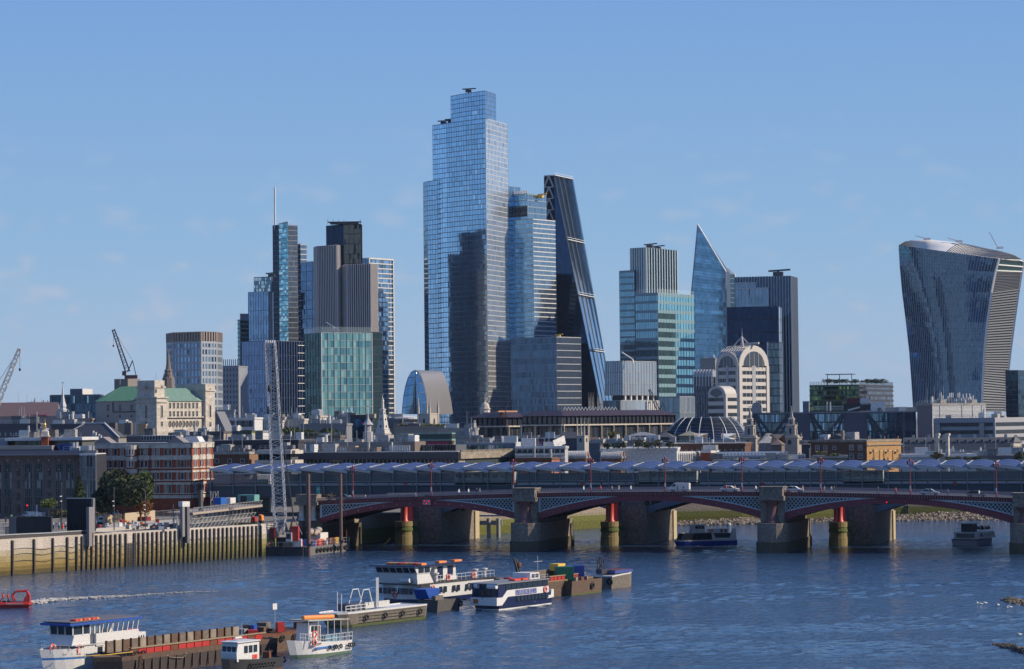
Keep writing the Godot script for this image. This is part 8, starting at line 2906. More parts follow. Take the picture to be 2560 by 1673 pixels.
func rail_bridge()->void:
	var o:=thing("rail_station_bridge","long station on a railway bridge under a row of blue solar roof panels","railway station",br)
	var z:=-35.0
	var yd:float=on(br,1400,1213,z).y
	var ys:float=on(br,1400,1178,z).y
	var x0:float=on(br,528,1200,z).x
	var n:=36
	var w:=6.2
	var dark:=paint(0.035,0.05,0.07,0.5,0.3)
	bx(o,"deck",Vector3(x0+n*w/2,yd-0.6,z-13),Vector3(n*w,1.2,26),dark)
	bx(o,"edge_girder",Vector3(x0+n*w/2,yd-1.6,z-0.2),Vector3(n*w,2.6,0.6),paint(0.055,0.075,0.1,0.5,0.2))
	for yy in[yd+0.05,yd+1.05]:
		bx(o,"rail_beam",Vector3(x0+n*w/2,yy,z+0.15),Vector3(n*w,0.2,0.3),paint(0.16,0.2,0.24,0.4))
	bx(o,"roof_spine",Vector3(x0+n*w/2,ys+1.5,z-14.6),Vector3(n*w,0.7,5),paint(0.16,0.165,0.18))
	bx(o,"far_wall",Vector3(x0+n*w/2,yd+1.2,z-25.5),Vector3(n*w,2.4,0.3),dark)
	var pv:=mk("solar_panel",0.04,0.06,0.16,0.45,0.0)
	var edge:=paint(0.52,0.54,0.55,0.45)
	var grey:=paint(0.2,0.23,0.26,0.45)
	var roof:=MB.new()
	var rim:=MB.new()
	var rows:=[]
	for k in 5:
		var u:=k/4.0
		var row:=PackedVector3Array()
		for j in 9:
			var v:=j/8.0
			row.append(Vector3(v*6.5,0.95-0.95*v+0.15+u*0.55+sin(PI*minf(v*0.9+0.05,1))*(0.25+u*0.7),-u*11))
		rows.append(row)
	roof.grid(rows)
	rim.bar(Vector3(0,0.9,0.15),Vector3(6.6,0.0,0.15),0.3,0.6)
	rim.quad(Vector3(0,0.98,0.1),Vector3(6.5,0.05,0.1),Vector3(6.5,0.25,-1.3),Vector3(0.6,1.25,-1.3))
	for j in 8:
		rim.bar(rows[0][j]+Vector3(0,0,-0.6),rows[0][j+1]+Vector3(0,0,-0.6),0.16)
	rim.bar(rows[0][0],rows[4][0],0.3)
	var under:=MB.new()
	under.quad(Vector3(0,0.75,-11),Vector3(6.5,-0.1,-11),Vector3(6.5,-0.1,0),Vector3(0,0.75,0))
	var seams:=MB.new()
	for k in[1,2,3]:
		for j in 8:
			seams.bar(rows[k][j]+Vector3(0,0.03,0),rows[k][j+1]+Vector3(0,0.03,0),0.06)
	var pm:=mesh_of(roof,true)
	var rm:=mesh_of(rim)
	var um:=mesh_of(under)
	var sm:=mesh_of(seams)
	for i in n:
		var t:=Transform3D(Basis(),Vector3(x0+i*w,ys,z+1.0))
		inst(o,"solar_roof",pm,pv,t)
		inst(o,"roof_edge",rm,edge,t)
		inst(o,"roof_soffit",um,dark,t)
		inst(o,"panel_seam",sm,grey,t)
		var m:=MB.new()
		m.bar(Vector3(x0+i*w+0.1,yd-2.2,z+0.4),Vector3(x0+i*w,ys+0.9,z+0.6),0.24,0.4)
		part(o,"post",m,grey)
		bx(o,"screen_glass",Vector3(x0+(i+0.5)*w,(yd+ys)/2+0.5,z-0.05),Vector3(w-0.3,ys-yd-0.3,0.04),M("clear"))
		bx(o,"inner_post",Vector3(x0+(i+0.3)*w,(yd+ys)/2,z-9),Vector3(0.25,ys-yd,0.25),dark)
		if i % 2:
			bx(o,"hanging_sign",Vector3(x0+(i+0.2)*w,ys-0.9,z-6),Vector3(1.6,0.4,0.1),M("black"))
	for q in[[1014,"left-most"],[1456,"second from the left"],[1906,"third from the left"],[2388,"right-most"]]:
		var c:=on(br,q[0],1209,z+0.5)
		var s:=thing("station_roundel","small red ring station sign with a dark bar, %s of four" % q[1],"sign",br*Transform3D(Basis(),c),"station ring signs")
		var m:=MB.new()
		m.ring(Vector3.ZERO,Vector3(0,0,1),0.36,0.11,14,5)
		part(s,"ring",m,M("life_red"))
		bx(s,"bar",Vector3(0,0,0.06),Vector3(1.0,0.2,0.12),M("navy"))
	for q in[[1140,1290,"train standing behind the glass above the left stone pier"],[1600,1745,"train standing behind the glass above the middle arch"],[2110,2210,"train standing behind the glass above the right arch"]]:
		var a:=on(br,q[0],1200,z-11)
		var b:=on(br,q[1],1200,z-11)
		var t:=thing("train",q[2],"train",br*Transform3D(Basis(),Vector3(a.x,yd,z-11)))
		var l:=b.x-a.x
		bx(t,"body",Vector3(l/2,1.75,0),Vector3(l,2.7,2.6),paint(0.5,0.55,0.52,0.35))
		for i in int(l/2.4):
			bx(t,"window",Vector3(1.2+i*2.4,2.1,1.31),Vector3(1.5,0.9,0.05),M("win"))
		bx(t,"skirt",Vector3(l/2,0.3,0),Vector3(l,0.5,2.3),M("black"))
	var xs:=[-41.3,11.3,66.8,122.0]
	var stone:=M("pier_stone")
	var grey_arch:=paint(0.17,0.2,0.25,0.5)
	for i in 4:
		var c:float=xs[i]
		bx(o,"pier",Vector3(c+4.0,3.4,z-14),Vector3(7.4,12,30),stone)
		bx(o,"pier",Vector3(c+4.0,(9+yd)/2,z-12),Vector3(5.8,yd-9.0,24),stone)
		bx(o,"sunlit_painted_pier_end",Vector3(c+7.8,2.6,z-27.5),Vector3(0.5,9,3.4),paint(0.5,0.42,0.27,0.9))  # paler block paints sunlight onto the far end of the pier
		if i<3:
			var a:=c+7.0
			var b:float=xs[i+1]+1.0
			var lo:=parabola(Vector3(a,7.2,0),Vector3((a+b)/2,yd-2.7,0),Vector3(b,7.2,0))
			var hi:=parabola(Vector3(a,8.9,0),Vector3((a+b)/2,yd-1.4,0),Vector3(b,8.9,0))
			part(o,"arch_rib",arch_mesh(lo,hi,a,b,z-0.8,z-0.2,20),grey_arch)
			for k in[8,16,24]:
				part(o,"arch_rib",arch_mesh(lo,hi,a,b,z-k-0.6,z-k,14),dark)
			for k in 18:
				var x:=lerpf(a,b,(k+0.5)/18)
				bx(o,"spandrel_strut",Vector3(x,(hi.call(x)+yd-1)/2,z-0.5),Vector3(0.3,maxf(0.1,yd-1-hi.call(x)),0.4),grey_arch)
		var nm:String=["under the left arch","under the middle arch","under the right arch","beyond the right pier"][i]
		var p:=thing("old_bridge_pier","old red iron bridge columns on round stone bases, "+nm,"bridge pier",br*Transform3D(Basis(),Vector3(c,0,-28)),"old red columns between the bridges")
		for k in 2:
			var zz:=-4.6*k
			var m:=MB.new()
			m.lathe(Vector3(0,0,zz),[Vector2(2.35,-2),Vector2(2.2,2.2),Vector2(2.1,2.25),Vector2(2.05,4.4),Vector2(2.2,4.5),Vector2(2.2,5.7),Vector2(0,5.75)],18)
			part(p,"stone_base",m,mk("weedy_stone_%d_%d" %[i,k],0.33,0.28,0.13,0.95,0,streak,0.25))
			m=MB.new()
			m.lathe(Vector3(0,0,zz),[Vector2(2.23,3.3),Vector2(2.28,3.6),Vector2(2.1,4.35)],18)
			part(p,"weed_band",m,paint(0.1,0.13,0.03,0.9))
			for d in[-1.0,1.0]:
				m=MB.new()
				m.lathe(Vector3(d*1.0*0.55+0.1,5.7,zz+d*1.0),[Vector2(0.95,0),Vector2(0.9,0.3),Vector2(0.72,0.5),Vector2(0.68,5.0),Vector2(0.85,5.3),Vector2(0.85,5.6)],12)
				part(p,"red_column",m,paint(0.56,0.07,0.06,0.45),"",true)

func far_bank()->void:
	var o:=thing("landing_stage","grey tubular landing stage seen through the left arch","jetty",frame(level(1215,1342,0),-10))
	for px in[1180,1222,1246]:
		var p:Vector3=o.transform.affine_inverse()*level(px,1343,0)
		rod(o,"pile",Vector3(p.x,-1,p.z),Vector3(p.x,4.9,p.z),0.55,paint(0.33,0.36,0.38,0.6))
	bx(o,"cross_beam",Vector3(0.3,3.6,0),Vector3(8.0,1.1,0.8),paint(0.33,0.36,0.38,0.6))
	bx(o,"gangway",Vector3(0.6,5.5,-1),Vector3(11,0.5,2.4),M("white"))
	for q in[[1740,1306,1262,1.8,"square dark timber dolphin by the green wall under the middle arch"],[1802,1303,1276,0.7,"slim dark mooring post with a strut under the middle arch"],[2266,1298,1264,1.2,"timber frame standing on the foreshore under the right arch"],[2380,1292,1268,1.6,"cluster of timber piles near the right pier"]]:
		var p:=level(q[0],q[1],0)
		o=thing("timber_dolphin",q[4],"mooring post",frame(p,-12))
		var h:float=at(q[0],q[2],-p.z).y
		for a in 4:
			rod(o,"pile",Vector3((a % 2-0.5)*q[3],-1,(a/2-0.5)*q[3]),Vector3((a % 2-0.5)*q[3]*0.85,h,(a/2-0.5)*q[3]*0.85),0.22,M("pile_timber"))
		for y in[0.4,0.9]:
			bx(o,"tie_beam",Vector3(0,h*y,q[3]/2),Vector3(q[3]*1.3,0.35,0.25),M("pile_timber"))
		if q[3]==1.8:
			bx(o,"fender_board",Vector3(0,h*0.5,q[3]/2+0.1),Vector3(1.9,h,0.2),M("pile_timber"))
		if q[3]==0.7:
			rod(o,"strut",Vector3(3.2,0,0),Vector3(0,h*0.9,0),0.2,M("pile_timber"))
	o=thing("white_mooring_buoy","pale rounded mooring buoy behind the blue and white tour boat","buoy",Transform3D(Basis(),level(1822,1315,0)))
	var m:=MB.new()
	m.ball(Vector3(0,0.3,0),Vector3(0.75,0.7,0.75),12)
	part(o,"float",m,paint(0.4,0.4,0.4),"",true)
	rod(o,"eye_bolt",Vector3(0,0.9,0),Vector3(0,1.25,0),0.06,M("steel_dark"))
	o=thing("yellow_hose","sagging yellow hose under the left arch","hose",Transform3D())
	m=MB.new()
	m.path([level(948,1366,0.3),at(962,1360,622),at(970,1353,622),at(975,1345,622)],0.1)
	part(o,"hose",m,M("yellow"))

func ex(o:Node3D,called:String,mat:Material,p:Array,z0:float,z1:float)->void:
	var q:=PackedVector2Array()
	for i in range(0,p.size(),2):
		q.append(Vector2(p[i],p[i+1]))
	var m:=MB.new()
	m.extrude(q,z0,z1)
	part(o,called,m,mat)

func hull(o:Node3D,l:float,w:float,strips:Array,bow:=0.35,rake:=0.8,sheer:=0.25,stern:=0.94)->void:
	var top:float=strips[-1][1]
	var pt:=func(u:float,y:float,s:float)->Vector3:
		var b:=pow(sin(minf(u/bow,1.0)*PI/2),0.75)if bow>0.01 else 1.0
		b*=lerpf(1.0,stern,clampf((u-0.7)/0.3,0,1))*lerpf(0.9,1.0,clampf(y/top,0,1))
		var k:=pow(1.0-u,3.0)
		return Vector3(l*u-rake*k*y/top,y*(1.0+sheer*pow(1.0-u,2.0)),-w/2+s*b*w/2)
	for q in strips:
		var m:=MB.new()
		for i in 16:
			var u:=i/16.0
			var v:=(i+1)/16.0
			m.quad(pt.call(u,q[0],1),pt.call(v,q[0],1),pt.call(v,q[1],1),pt.call(u,q[1],1))
			m.quad(pt.call(v,q[0],-1),pt.call(u,q[0],-1),pt.call(u,q[1],-1),pt.call(v,q[1],-1))
			if q==strips[-1]:
				m.quad(pt.call(u,q[1]-0.15,1),pt.call(v,q[1]-0.15,1),pt.call(v,q[1]-0.15,-1),pt.call(u,q[1]-0.15,-1))
		m.quad(pt.call(1,q[0],1),pt.call(1,q[0],-1),pt.call(1,q[1],-1),pt.call(1,q[1],1))
		if bow<=0.01:
			m.quad(pt.call(0,q[0],-1),pt.call(0,q[0],1),pt.call(0,q[1],1),pt.call(0,q[1],-1))
		part(o,q[2],m,q[3])

func vessel(called:String,label:String,cat:String,px:float,py:float,deg:float,half:=0.0)->Node3D:
	var f:=frame(level(px,py,0),deg)
	f.origin+=f.basis.z*half
	return thing(called,label,cat,f)

func panes(o:Node3D,x0:float,x1:float,y0:float,y1:float,n:int,z:float,share:=0.72,mat:Material=null)->void:
	for i in n:
		bx(o,"window",Vector3(lerpf(x0,x1,(i+0.5)/n),(y0+y1)/2,z),Vector3((x1-x0)/n*share,y1-y0,0.08),mat if mat else M("win"))

func front_panes(o:Node3D,x:float,y0:float,y1:float,z0:float,z1:float,n:int)->void:
	for i in n:
		bx(o,"front_window",Vector3(x,(y0+y1)/2,lerpf(z0,z1,(i+0.5)/n)),Vector3(0.08,y1-y0,absf(z1-z0)/n*0.78),M("win"))

func rails(o:Node3D,pts:Array,h:float,n:int,mat:Material,r:=0.05)->void:
	var m:=MB.new()
	for i in pts.size()-1:
		for k in[h*0.5,h]:
			m.bar(pts[i]+Vector3.UP*k,pts[i+1]+Vector3.UP*k,r)
		for j in n+1:
			var p:Vector3=pts[i].lerp(pts[i+1],float(j)/n)
			m.bar(p,p+Vector3.UP*h,r)
	part(o,"railing",m,mat)

func tyre(o:Node3D,p:Vector3,r:=0.36,ax:=Vector3(0,0,1))->void:
	if not shared.has("tyre"):
		var m:=MB.new()
		m.ring(Vector3.ZERO,Vector3(0,0,1),0.7,0.3,14,6)
		shared["tyre"]=mesh_of(m,true)
	inst(o,"tyre_fender",shared["tyre"],M("rubber"),Transform3D((Basis()if ax.z>0.5 else Basis(Vector3.UP,PI/2))*Basis.from_scale(Vector3.ONE*r),p))

func words(o:Node3D,called:String,s:String,p:Vector3,h:float,mat:Material,squeeze:=1.0,font:="Droid Serif")->void:
	var t:=TextMesh.new()
	var f:=SystemFont.new()
	f.font_names=PackedStringArray([font])
	t.font=f
	t.text=s
	t.font_size=32
	t.pixel_size=h/24.0
	t.depth=0.03
	inst(o,called,t,mat,Transform3D(Basis.from_scale(Vector3(squeeze,1,1)),p))

func ring(o:Node3D,x:float,y:float,z:float,label:String,r:=0.36)->void:
	lifebuoy(o.transform*Vector3(x,y,z),r,o.transform.basis.z,label)

func boats()->void:
	var wh:=M("boat_white")
	var nv:=M("navy")
	var lb:=paint(0.05,0.2,0.55,0.4)
	var gw:=paint(0.5,0.5,0.52,0.5)
	var o:=vessel("river_cruiser","white two-deck river cruiser with a blue roof at the bottom left","passenger boat",112,1692,57,2.3)
	hull(o,17.2,4.6,[[-0.4,1.8,"hull",wh],[1.8,2.05,"blue_strake",lb],[2.05,3.0,"bulwark",wh]],0.3,0.9,0.1)
	ex(o,"lower_cabin",wh,[4.6,1.9,15,1.9,15,3.45,4.4,3.45],-4.4,-0.05)
	panes(o,6.6,14.4,2.1,3.1,6,-0.02,0.66)
	bx(o,"lower_deck_edge",Vector3(9,3.5,-2.3),Vector3(12.4,0.12,4.8),gw)
	ex(o,"upper_bulwark",wh,[6.6,3.5,14.4,3.5,14.4,4.75,6.6,4.75],-0.3,-0.1)
	ex(o,"upper_bulwark",wh,[6.6,3.5,14.4,3.5,14.4,4.75,6.6,4.75],-4.5,-4.3)
	ex(o,"wheelhouse",wh,[2.6,3.5,5.9,3.5,5.9,4.8,3.1,4.8],-4.2,-0.4)
	ex(o,"wheelhouse_glass",M("win"),[3.05,4.8,5.6,4.8,5.9,5.9,2.8,5.9],-4.1,-0.5)
	for z in[-4.12,-2.9,-1.7,-0.46]:
		bx(o,"window_post",Vector3(2.9,5.35,z),Vector3(0.14,1.2,0.1),wh)
	for x in[4.6,5.9,6.7,7.6]:
		bx(o,"window_post",Vector3(x,5.3,-0.42),Vector3(0.16,1.3,0.12),wh)
	panes(o,5.95,7.5,4.85,5.85,2,-0.5,0.9,M("clear"))
	for i in 8:
		var m:=MB.new()
		m.bar(Vector3(7.8+i*0.92,4.75,-0.2),Vector3(8.1+i*0.92,6.0,-0.2),0.1)
		part(o,"roof_post",m,wh)
		m=MB.new()
		m.bar(Vector3(7.8+i*0.92,4.75,-4.4),Vector3(8.1+i*0.92,6.0,-4.4),0.1)
		part(o,"roof_post",m,wh)
	ex(o,"stair",wh,[5.9,2.1,6.5,2.1,6.8,4.7,6.6,4.7],-0.9,-0.4)
	bx(o,"locker",Vector3(7.2,4.0,-0.05),Vector3(1.5,1.5,0.3),wh)
	ex(o,"canopy",M("blue"),[1.9,5.95,14.9,6.02,14.9,6.3,1.9,6.22],-4.8,0.1)
	bx(o,"canopy_top",Vector3(8.4,6.34,-2.4),Vector3(12.4,0.1,4.4),paint(0.16,0.14,0.14))
	for i in 9:
		bx(o,"life_jacket_bundle",Vector3(4.2+i*0.5,6.45,-1.4-0.1*(i % 3)),Vector3(0.42,0.25,0.9),[M("life_red"),M("red_paint"),M("orange")][i % 3])
	ex(o,"stern_box",wh,[14.4,2.0,16.1,2.2,16.1,4.3,14.4,4.3],-4.2,-0.4)
	for i in 3:
		var m:=MB.new()
		m.ball(Vector3(14.8+i*0.45,3.7,-0.38),Vector3(0.11,0.24,0.05),8)
		part(o,"porthole",m,M("win"))
	bx(o,"red_cover",Vector3(15.3,4.45,-2),Vector3(1.1,0.3,1.4),M("life_red"))
	words(o,"name_lettering","Rose",Vector3(0.95,2.65,0.0),0.28,paint(0.25,0.23,0.2))
	rails(o,[Vector3(-0.6,3.2,-2.3),Vector3(2.2,3.0,-0.4)],0.6,3,M("steel"))
	ring(o,3.9,3.0,-0.25,"lifebuoy on the foredeck of the blue-roofed cruiser, the right one",0.5)
	ring(o,0.6,3.35,-1.6,"lifebuoy by the stem of the blue-roofed cruiser, the left one",0.45)
	o=vessel("hopper_barge","long rusty hopper barge with red side panels at the bottom left","barge",290,1697,57)
	hull(o,31,5.6,[[-0.4,1.9,"hull",paint(0.06,0.045,0.042,0.85)],[1.9,2.45,"gunwale",M("hull_rust")]],0.1,0.6,0.0,1.0)
	for i in 18:
		bx(o,"hull_rib",Vector3(3.6+i*1.5,1.1,0.0),Vector3(0.14,1.6,0.14),paint(0.08,0.06,0.055,0.85))
	for i in 17:
		bx(o,"coaming_panel",Vector3(4.6+i*1.5,3.2,-5.1),Vector3(1.36,1.4,0.12),[M("hull_grey"),M("stone"),M("hull_rust")][i % 3])
		bx(o,"coaming_rib",Vector3(3.86+i*1.5,3.25,-5.0),Vector3(0.14,1.5,0.3),M("rust"))
		bx(o,"red_panel",Vector3(4.6+i*1.5,2.75,-1.3),Vector3(1.36,0.8,0.12),M("red_paint")if i % 5 else M("rust"))
	bx(o,"coaming_rail",Vector3(17,3.2,-1.3),Vector3(26,0.14,0.4),paint(0.35,0.26,0.15))
	bx(o,"hold",Vector3(17,2.2,-3.2),Vector3(25.6,0.6,3.6),M("black"))
	bx(o,"side_deck",Vector3(17,2.4,-0.7),Vector3(26.6,0.1,1.2),M("rust"))
	for i in 5:
		tyre(o,Vector3(2.5+i*0.9,2.5,-1.0-0.2*(i % 2)),0.4)
	var m:=MB.new()
	for i in 9:
		m.ring(Vector3(4.3+0.06*(i % 2),2.3-i*0.28,0.2),Vector3(1,0,0)if i % 2 else Vector3(0,0,1),0.14,0.05,8,4)
	part(o,"anchor_chain",m,M("rust"))
	m=MB.new()
	m.path([Vector3(4.2,2.8,-1),Vector3(-2,3.0,0.4),Vector3(-5.5,2.95,-1.8)],0.04)
	part(o,"mooring_rope",m,M("yellow"))
	m=MB.new()
	m.path([Vector3(8,2.4,-0.4),Vector3(10,1.7,0.1),Vector3(12,1.5,0.15),Vector3(14,2.4,-0.3)],0.05)
	part(o,"mooring_rope",m,paint(0.25,0.2,0.15))
	o=vessel("small_tug","small black tug with a white wheelhouse and tyres along its side","tug",560,1692,57,1.8)
	hull(o,9.6,3.6,[[-0.4,0.35,"boot_top",M("rust")],[0.35,1.7,"hull",M("hull_black")]],0.4,0.5,0.25,0.8)
	ex(o,"wheelhouse",wh,[1.0,1.7,5.2,1.5,5.2,3.75,4.9,3.95,1.2,3.95,0.9,2.7],-3.0,-0.6)
	panes(o,2.2,4.9,2.65,3.5,3,-0.57,0.7)
	front_panes(o,0.98,2.65,3.5,-2.9,-0.7,3)
	bx(o,"wheelhouse_roof",Vector3(3.05,4.0,-1.8),Vector3(4.4,0.12,2.8),wh)
	bx(o,"radar",Vector3(2.6,4.45,-1.8),Vector3(1.2,0.2,0.3),wh)
	rod(o,"mast",Vector3(3.4,4,-1.8),Vector3(3.4,6.1,-1.8),0.05,M("steel"))
	for x in[4.1,4.6]:
		bx(o,"red_roundel",Vector3(x,2.1,-0.56),Vector3(0.4,0.5,0.06),M("life_red"))
	for i in 8:
		tyre(o,Vector3(3.0+i*0.62,1.2-i*0.02,0.12-0.03*i),0.34)
	tyre(o,Vector3(10.5,1.2,-1.0),0.4,Vector3.RIGHT)
	bx(o,"towing_bitt",Vector3(8.2,1.9,-1.8),Vector3(0.4,0.8,1.0),M("rust"))
	o=vessel("awning_boat","white harbour boat with an awning, railings and black tyres","passenger boat",727,1648,57,1.9)
	hull(o,11.0,3.8,[[-0.3,0.35,"boot_top",paint(0.1,0.16,0.12,0.8)],[0.35,1.7,"hull",wh]],0.4,0.9,0.45,0.85)
	ex(o,"cabin",wh,[2.4,1.8,5.0,1.7,5.0,4.4,2.7,4.4],-3.0,-0.9)
	panes(o,2.9,4.3,3.3,4.0,2,-0.87)
	bx(o,"door",Vector3(4.6,3.0,-0.87),Vector3(0.45,1.9,0.06),paint(0.2,0.05,0.04))
	ex(o,"awning",paint(0.5,0.47,0.38,0.7),[1.4,4.75,10.2,4.4,10.2,4.5,1.4,4.9],-3.6,-0.1)
	for x in[1.5,3.6,5.6,7.0,8.4,9.9]:
		rod(o,"awning_post",Vector3(x,1.6,-0.2),Vector3(x,4.7,-0.2),0.05,wh)
	m=MB.new()
	m.tube(Vector3(2.2,5.1,-1.6),Vector3(8.6,4.85,-1.6),0.28)
	part(o,"orange_raft",m,M("orange"))
	rails(o,[Vector3(0.8,2.2,-1.0),Vector3(4.5,1.75,-0.1),Vector3(11.2,1.7,-0.4)],1.0,9,wh)
	bx(o,"rubbing_band",Vector3(5.0,1.2,0.0),Vector3(4.6,0.22,0.16),lb)
	for i in 7:
		tyre(o,Vector3([5.6,6.6,7.0,8.0,9.8,10.3,10.8][i],1.1,0.12),0.32)
	tyre(o,Vector3(11.5,1.7,-1.2),0.34,Vector3.RIGHT)
	bx(o,"deck_seat",Vector3(8,2.0,-2),Vector3(3,0.7,1.4),paint(0.06,0.25,0.4))
	words(o,"name_lettering","HARRY  JACKSON",Vector3(3.0,1.75,0.08),0.2,paint(0.12,0.12,0.14),0.8)
	for q in[[2.6,3.0,"upper brown lifebuoy on the awning boat"],[2.55,1.95,"lower brown lifebuoy on the awning boat"]]:
		ring(o,q[0],q[1],-0.05,q[2],0.38)
	o=vessel("work_barge","cluttered brown work barge behind the awning boat","barge",625,1640,57)
	hull(o,14,6,[[-0.4,2.2,"hull",M("hull_rust")],[2.2,2.5,"gunwale",M("rust")]],0.0,0,0,1)
	for i in 18:
		var s:=Vector3(rng.randf_range(0.6,2.0),rng.randf_range(0.3,1.3),rng.randf_range(0.6,1.6))
		bx(o,"deck_load",Vector3(rng.randf_range(1,13),2.5+s.y/2,rng.randf_range(-5,-1)),s,[M("rust"),M("blue"),M("hull_grey"),M("black"),M("lead"),M("hull_rust"),M("red_paint")][rng.randi()% 7],Basis(Vector3.UP,rng.randf()))
	for i in 5:
		tyre(o,Vector3(1.5+i*2.6,1.8,0.15),0.45)
	rod(o,"mast",Vector3(9,2.4,-3),Vector3(9,6.0,-3),0.06,M("steel"))
	bx(o,"mast_board",Vector3(9,5.7,-3),Vector3(0.9,0.8,0.1),wh)
	o=vessel("mooring_pontoon","weathered grey timber pontoon with hanging tyres and white deck rails","pontoon",858,1572,57)
	hull(o,21.5,5,[[-0.4,0.4,"weed_line",paint(0.08,0.1,0.03,0.9)],[0.4,2.0,"hull",M("hull_grey")],[2.0,2.25,"white_edge",wh]],0.16,2.2,0.0,1.0)
	for i in 4:
		bx(o,"hull_plank",Vector3(12.6,0.6+i*0.42,0.02),Vector3(17,0.06,0.06),paint(0.12,0.11,0.1,0.9))
	for x in[5.6,10.4,14.8,19.4]:
		tyre(o,Vector3(x,1.25,0.2),0.5)
	bx(o,"deck_house",Vector3(8,2.7,-3.6),Vector3(6,0.9,2.4),paint(0.06,0.07,0.11))
	bx(o,"white_rack",Vector3(11.4,2.75,-2.2),Vector3(6.2,0.9,0.3),paint(0.6,0.6,0.58))
	rails(o,[Vector3(2.0,2.2,-1),Vector3(7,2.2,-1)],0.9,4,wh,0.08)
	m=MB.new()
	for z in[-1.6,-3.6]:
		m.bar(Vector3(6.2,3.1,z),Vector3(7.2,5.2,z),0.12)
		m.bar(Vector3(9.4,3.1,z),Vector3(8.6,5.2,z),0.12)
		m.bar(Vector3(7.2,5.2,z),Vector3(8.6,5.2,z),0.12)
	part(o,"frame",m,wh)
	for x in[2.6,3.6]:
		rod(o,"white_mast",Vector3(x,2.2,-3),Vector3(x,6.2-x*0.4,-3),0.06,wh)
	bx(o,"ladder",Vector3(11.0,4.6,-1.8),Vector3(0.7,4.4,0.08),M("steel"))
	o=vessel("passenger_ship","large white passenger ship with a raked wheelhouse and orange rafts on top","passenger ship",1045,1514,57)
	hull(o,23.5,8.2,[[-0.4,0.9,"boot_top",nv],[0.9,3.3,"hull",wh]],0.02,0.2,0.0,0.95)
	bx(o,"deck_edge",Vector3(11.6,3.38,-4.1),Vector3(24,0.16,8.5),paint(0.04,0.04,0.05))
	front_panes(o,-0.06,1.75,2.75,-8.0,-0.9,8)
	bx(o,"boarding_door",Vector3(2.0,1.9,0.04),Vector3(2.8,2.6,0.1),M("black"))
	for x in[6.0,9.9,13.8]:
		panes(o,x,x+2.6,1.7,2.7,2,0.04,0.6)
	ex(o,"wheelhouse_base",wh,[0.5,3.4,5.2,3.4,3.9,5.1,0.3,5.1],-8.2,-0.4)
	ex(o,"wheelhouse_window_band",wh,[0.3,5.1,3.9,5.1,4.6,6.3,-0.5,6.3],-8.4,-0.3)
	panes(o,0.5,4.0,5.25,6.15,2,-0.27,0.85)
	for i in 6:
		bx(o,"front_window",Vector3(-0.15,5.7,-7.7+i*1.36),Vector3(0.1,0.95,1.1),M("win"),Basis(Vector3(0,0,1),0.55))
	ex(o,"wheelhouse_roof",nv,[-1.2,6.3,5.2,6.3,5.0,6.5,-1.0,6.5],-9.0,0.2)
	for i in 7:
		bx(o,"life_raft",Vector3(1.6,6.68,-6.6+i*1.05),Vector3(1.4,0.32,0.95),[M("orange"),paint(0.5,0.34,0.12),M("life_red")][i % 3])
	m=MB.new()
	m.tube(Vector3(-0.2,4.1,-3.4),Vector3(-0.2,4.1,-1.4),0.42,-1.0,10)
	part(o,"raft_canister",m,wh)
	rails(o,[Vector3(5.6,3.45,-0.2),Vector3(23.4,3.45,-0.4)],1.1,14,wh)
	ex(o,"aft_house",wh,[9.2,3.45,15.5,3.45,15.5,6.0,9.2,6.0],-7,-3)
	for x in[10.8,13.8]:
		bx(o,"aft_door",Vector3(x,4.7,-2.97),Vector3(1.6,2.2,0.06),nv)
	ex(o,"aft_canopy",nv,[7.0,6.1,17.5,6.1,17.5,6.35,7.0,6.35],-7.6,-2.0)
	for x in[11.6,16.2]:
		bx(o,"life_raft",Vector3(x,6.5,-3.4),Vector3(2.2,0.3,0.9),M("orange"))
	for x in[7.0,18.8,21.6]:
		m=MB.new()
		m.lathe(Vector3(x,3.45,-1.2),[Vector2(0.35,0),Vector2(0.3,1.0),Vector2(0.55,1.3),Vector2(0.55,1.5),Vector2(0,1.55)],10)
		part(o,"vent_cowl",m,wh)
	bx(o,"raft_canister",Vector3(10.6,4.0,-0.6),Vector3(2.2,0.7,0.7),wh)
	for q in[[4.2,2.5,"red lifebuoy on the ship's side, right of the dark boarding door"],[8.8,4.1,"lifebuoy on the ship's upper rail, the left one"],[16.4,4.1,"lifebuoy on the ship's upper rail, the right one"]]:
		ring(o,q[0],q[1],0.15 if q[1]<3 else 0.0,q[2],0.45)
	lifebuoy(o.transform*Vector3(-0.2,1.7,-4.6),0.45,-o.transform.basis.x,"lifebuoy in front of the ship's saloon windows")
	o=vessel("dark_lighter","small dark lighter with a blue skip between the two passenger ships","barge",1095,1531,57)
	hull(o,6.3,4,[[-0.4,1.9,"hull",paint(0.1,0.095,0.09,0.85)]],0.0,0,0,1)
	ex(o,"blue_skip",M("blue"),[-0.2,2.0,2.2,2.0,2.9,3.6,-1.2,3.6],-4,-1.5)
	bx(o,"deck_roll",Vector3(0.8,2.2,-0.6),Vector3(2.2,0.7,0.7),M("hull_grey"))
	tyre(o,Vector3(6.3,1.0,0.1),0.5)
	o=vessel("party_boat","navy and white party boat with a LONDON BELLE name board","passenger boat",1244,1527,57)
	hull(o,16.9,5.4,[[-0.3,0.16,"boot_line",wh],[0.16,1.0,"hull",nv],[1.0,2.0,"upper_hull",nv]],0.09,0.3,0.0,0.9)
	ex(o,"white_bow_band",wh,[-0.25,0.75,1.3,0.75,3.0,2.0,-0.25,2.0],-5.0,0.04)
	ex(o,"saloon",nv,[0.5,2.0,15.3,2.0,15.3,4.1,0.5,4.1],-5.2,-0.15)
	ex(o,"white_side_band",wh,[1.6,2.0,15.4,2.0,15.4,3.05,3.0,3.05],-5.25,-0.06)
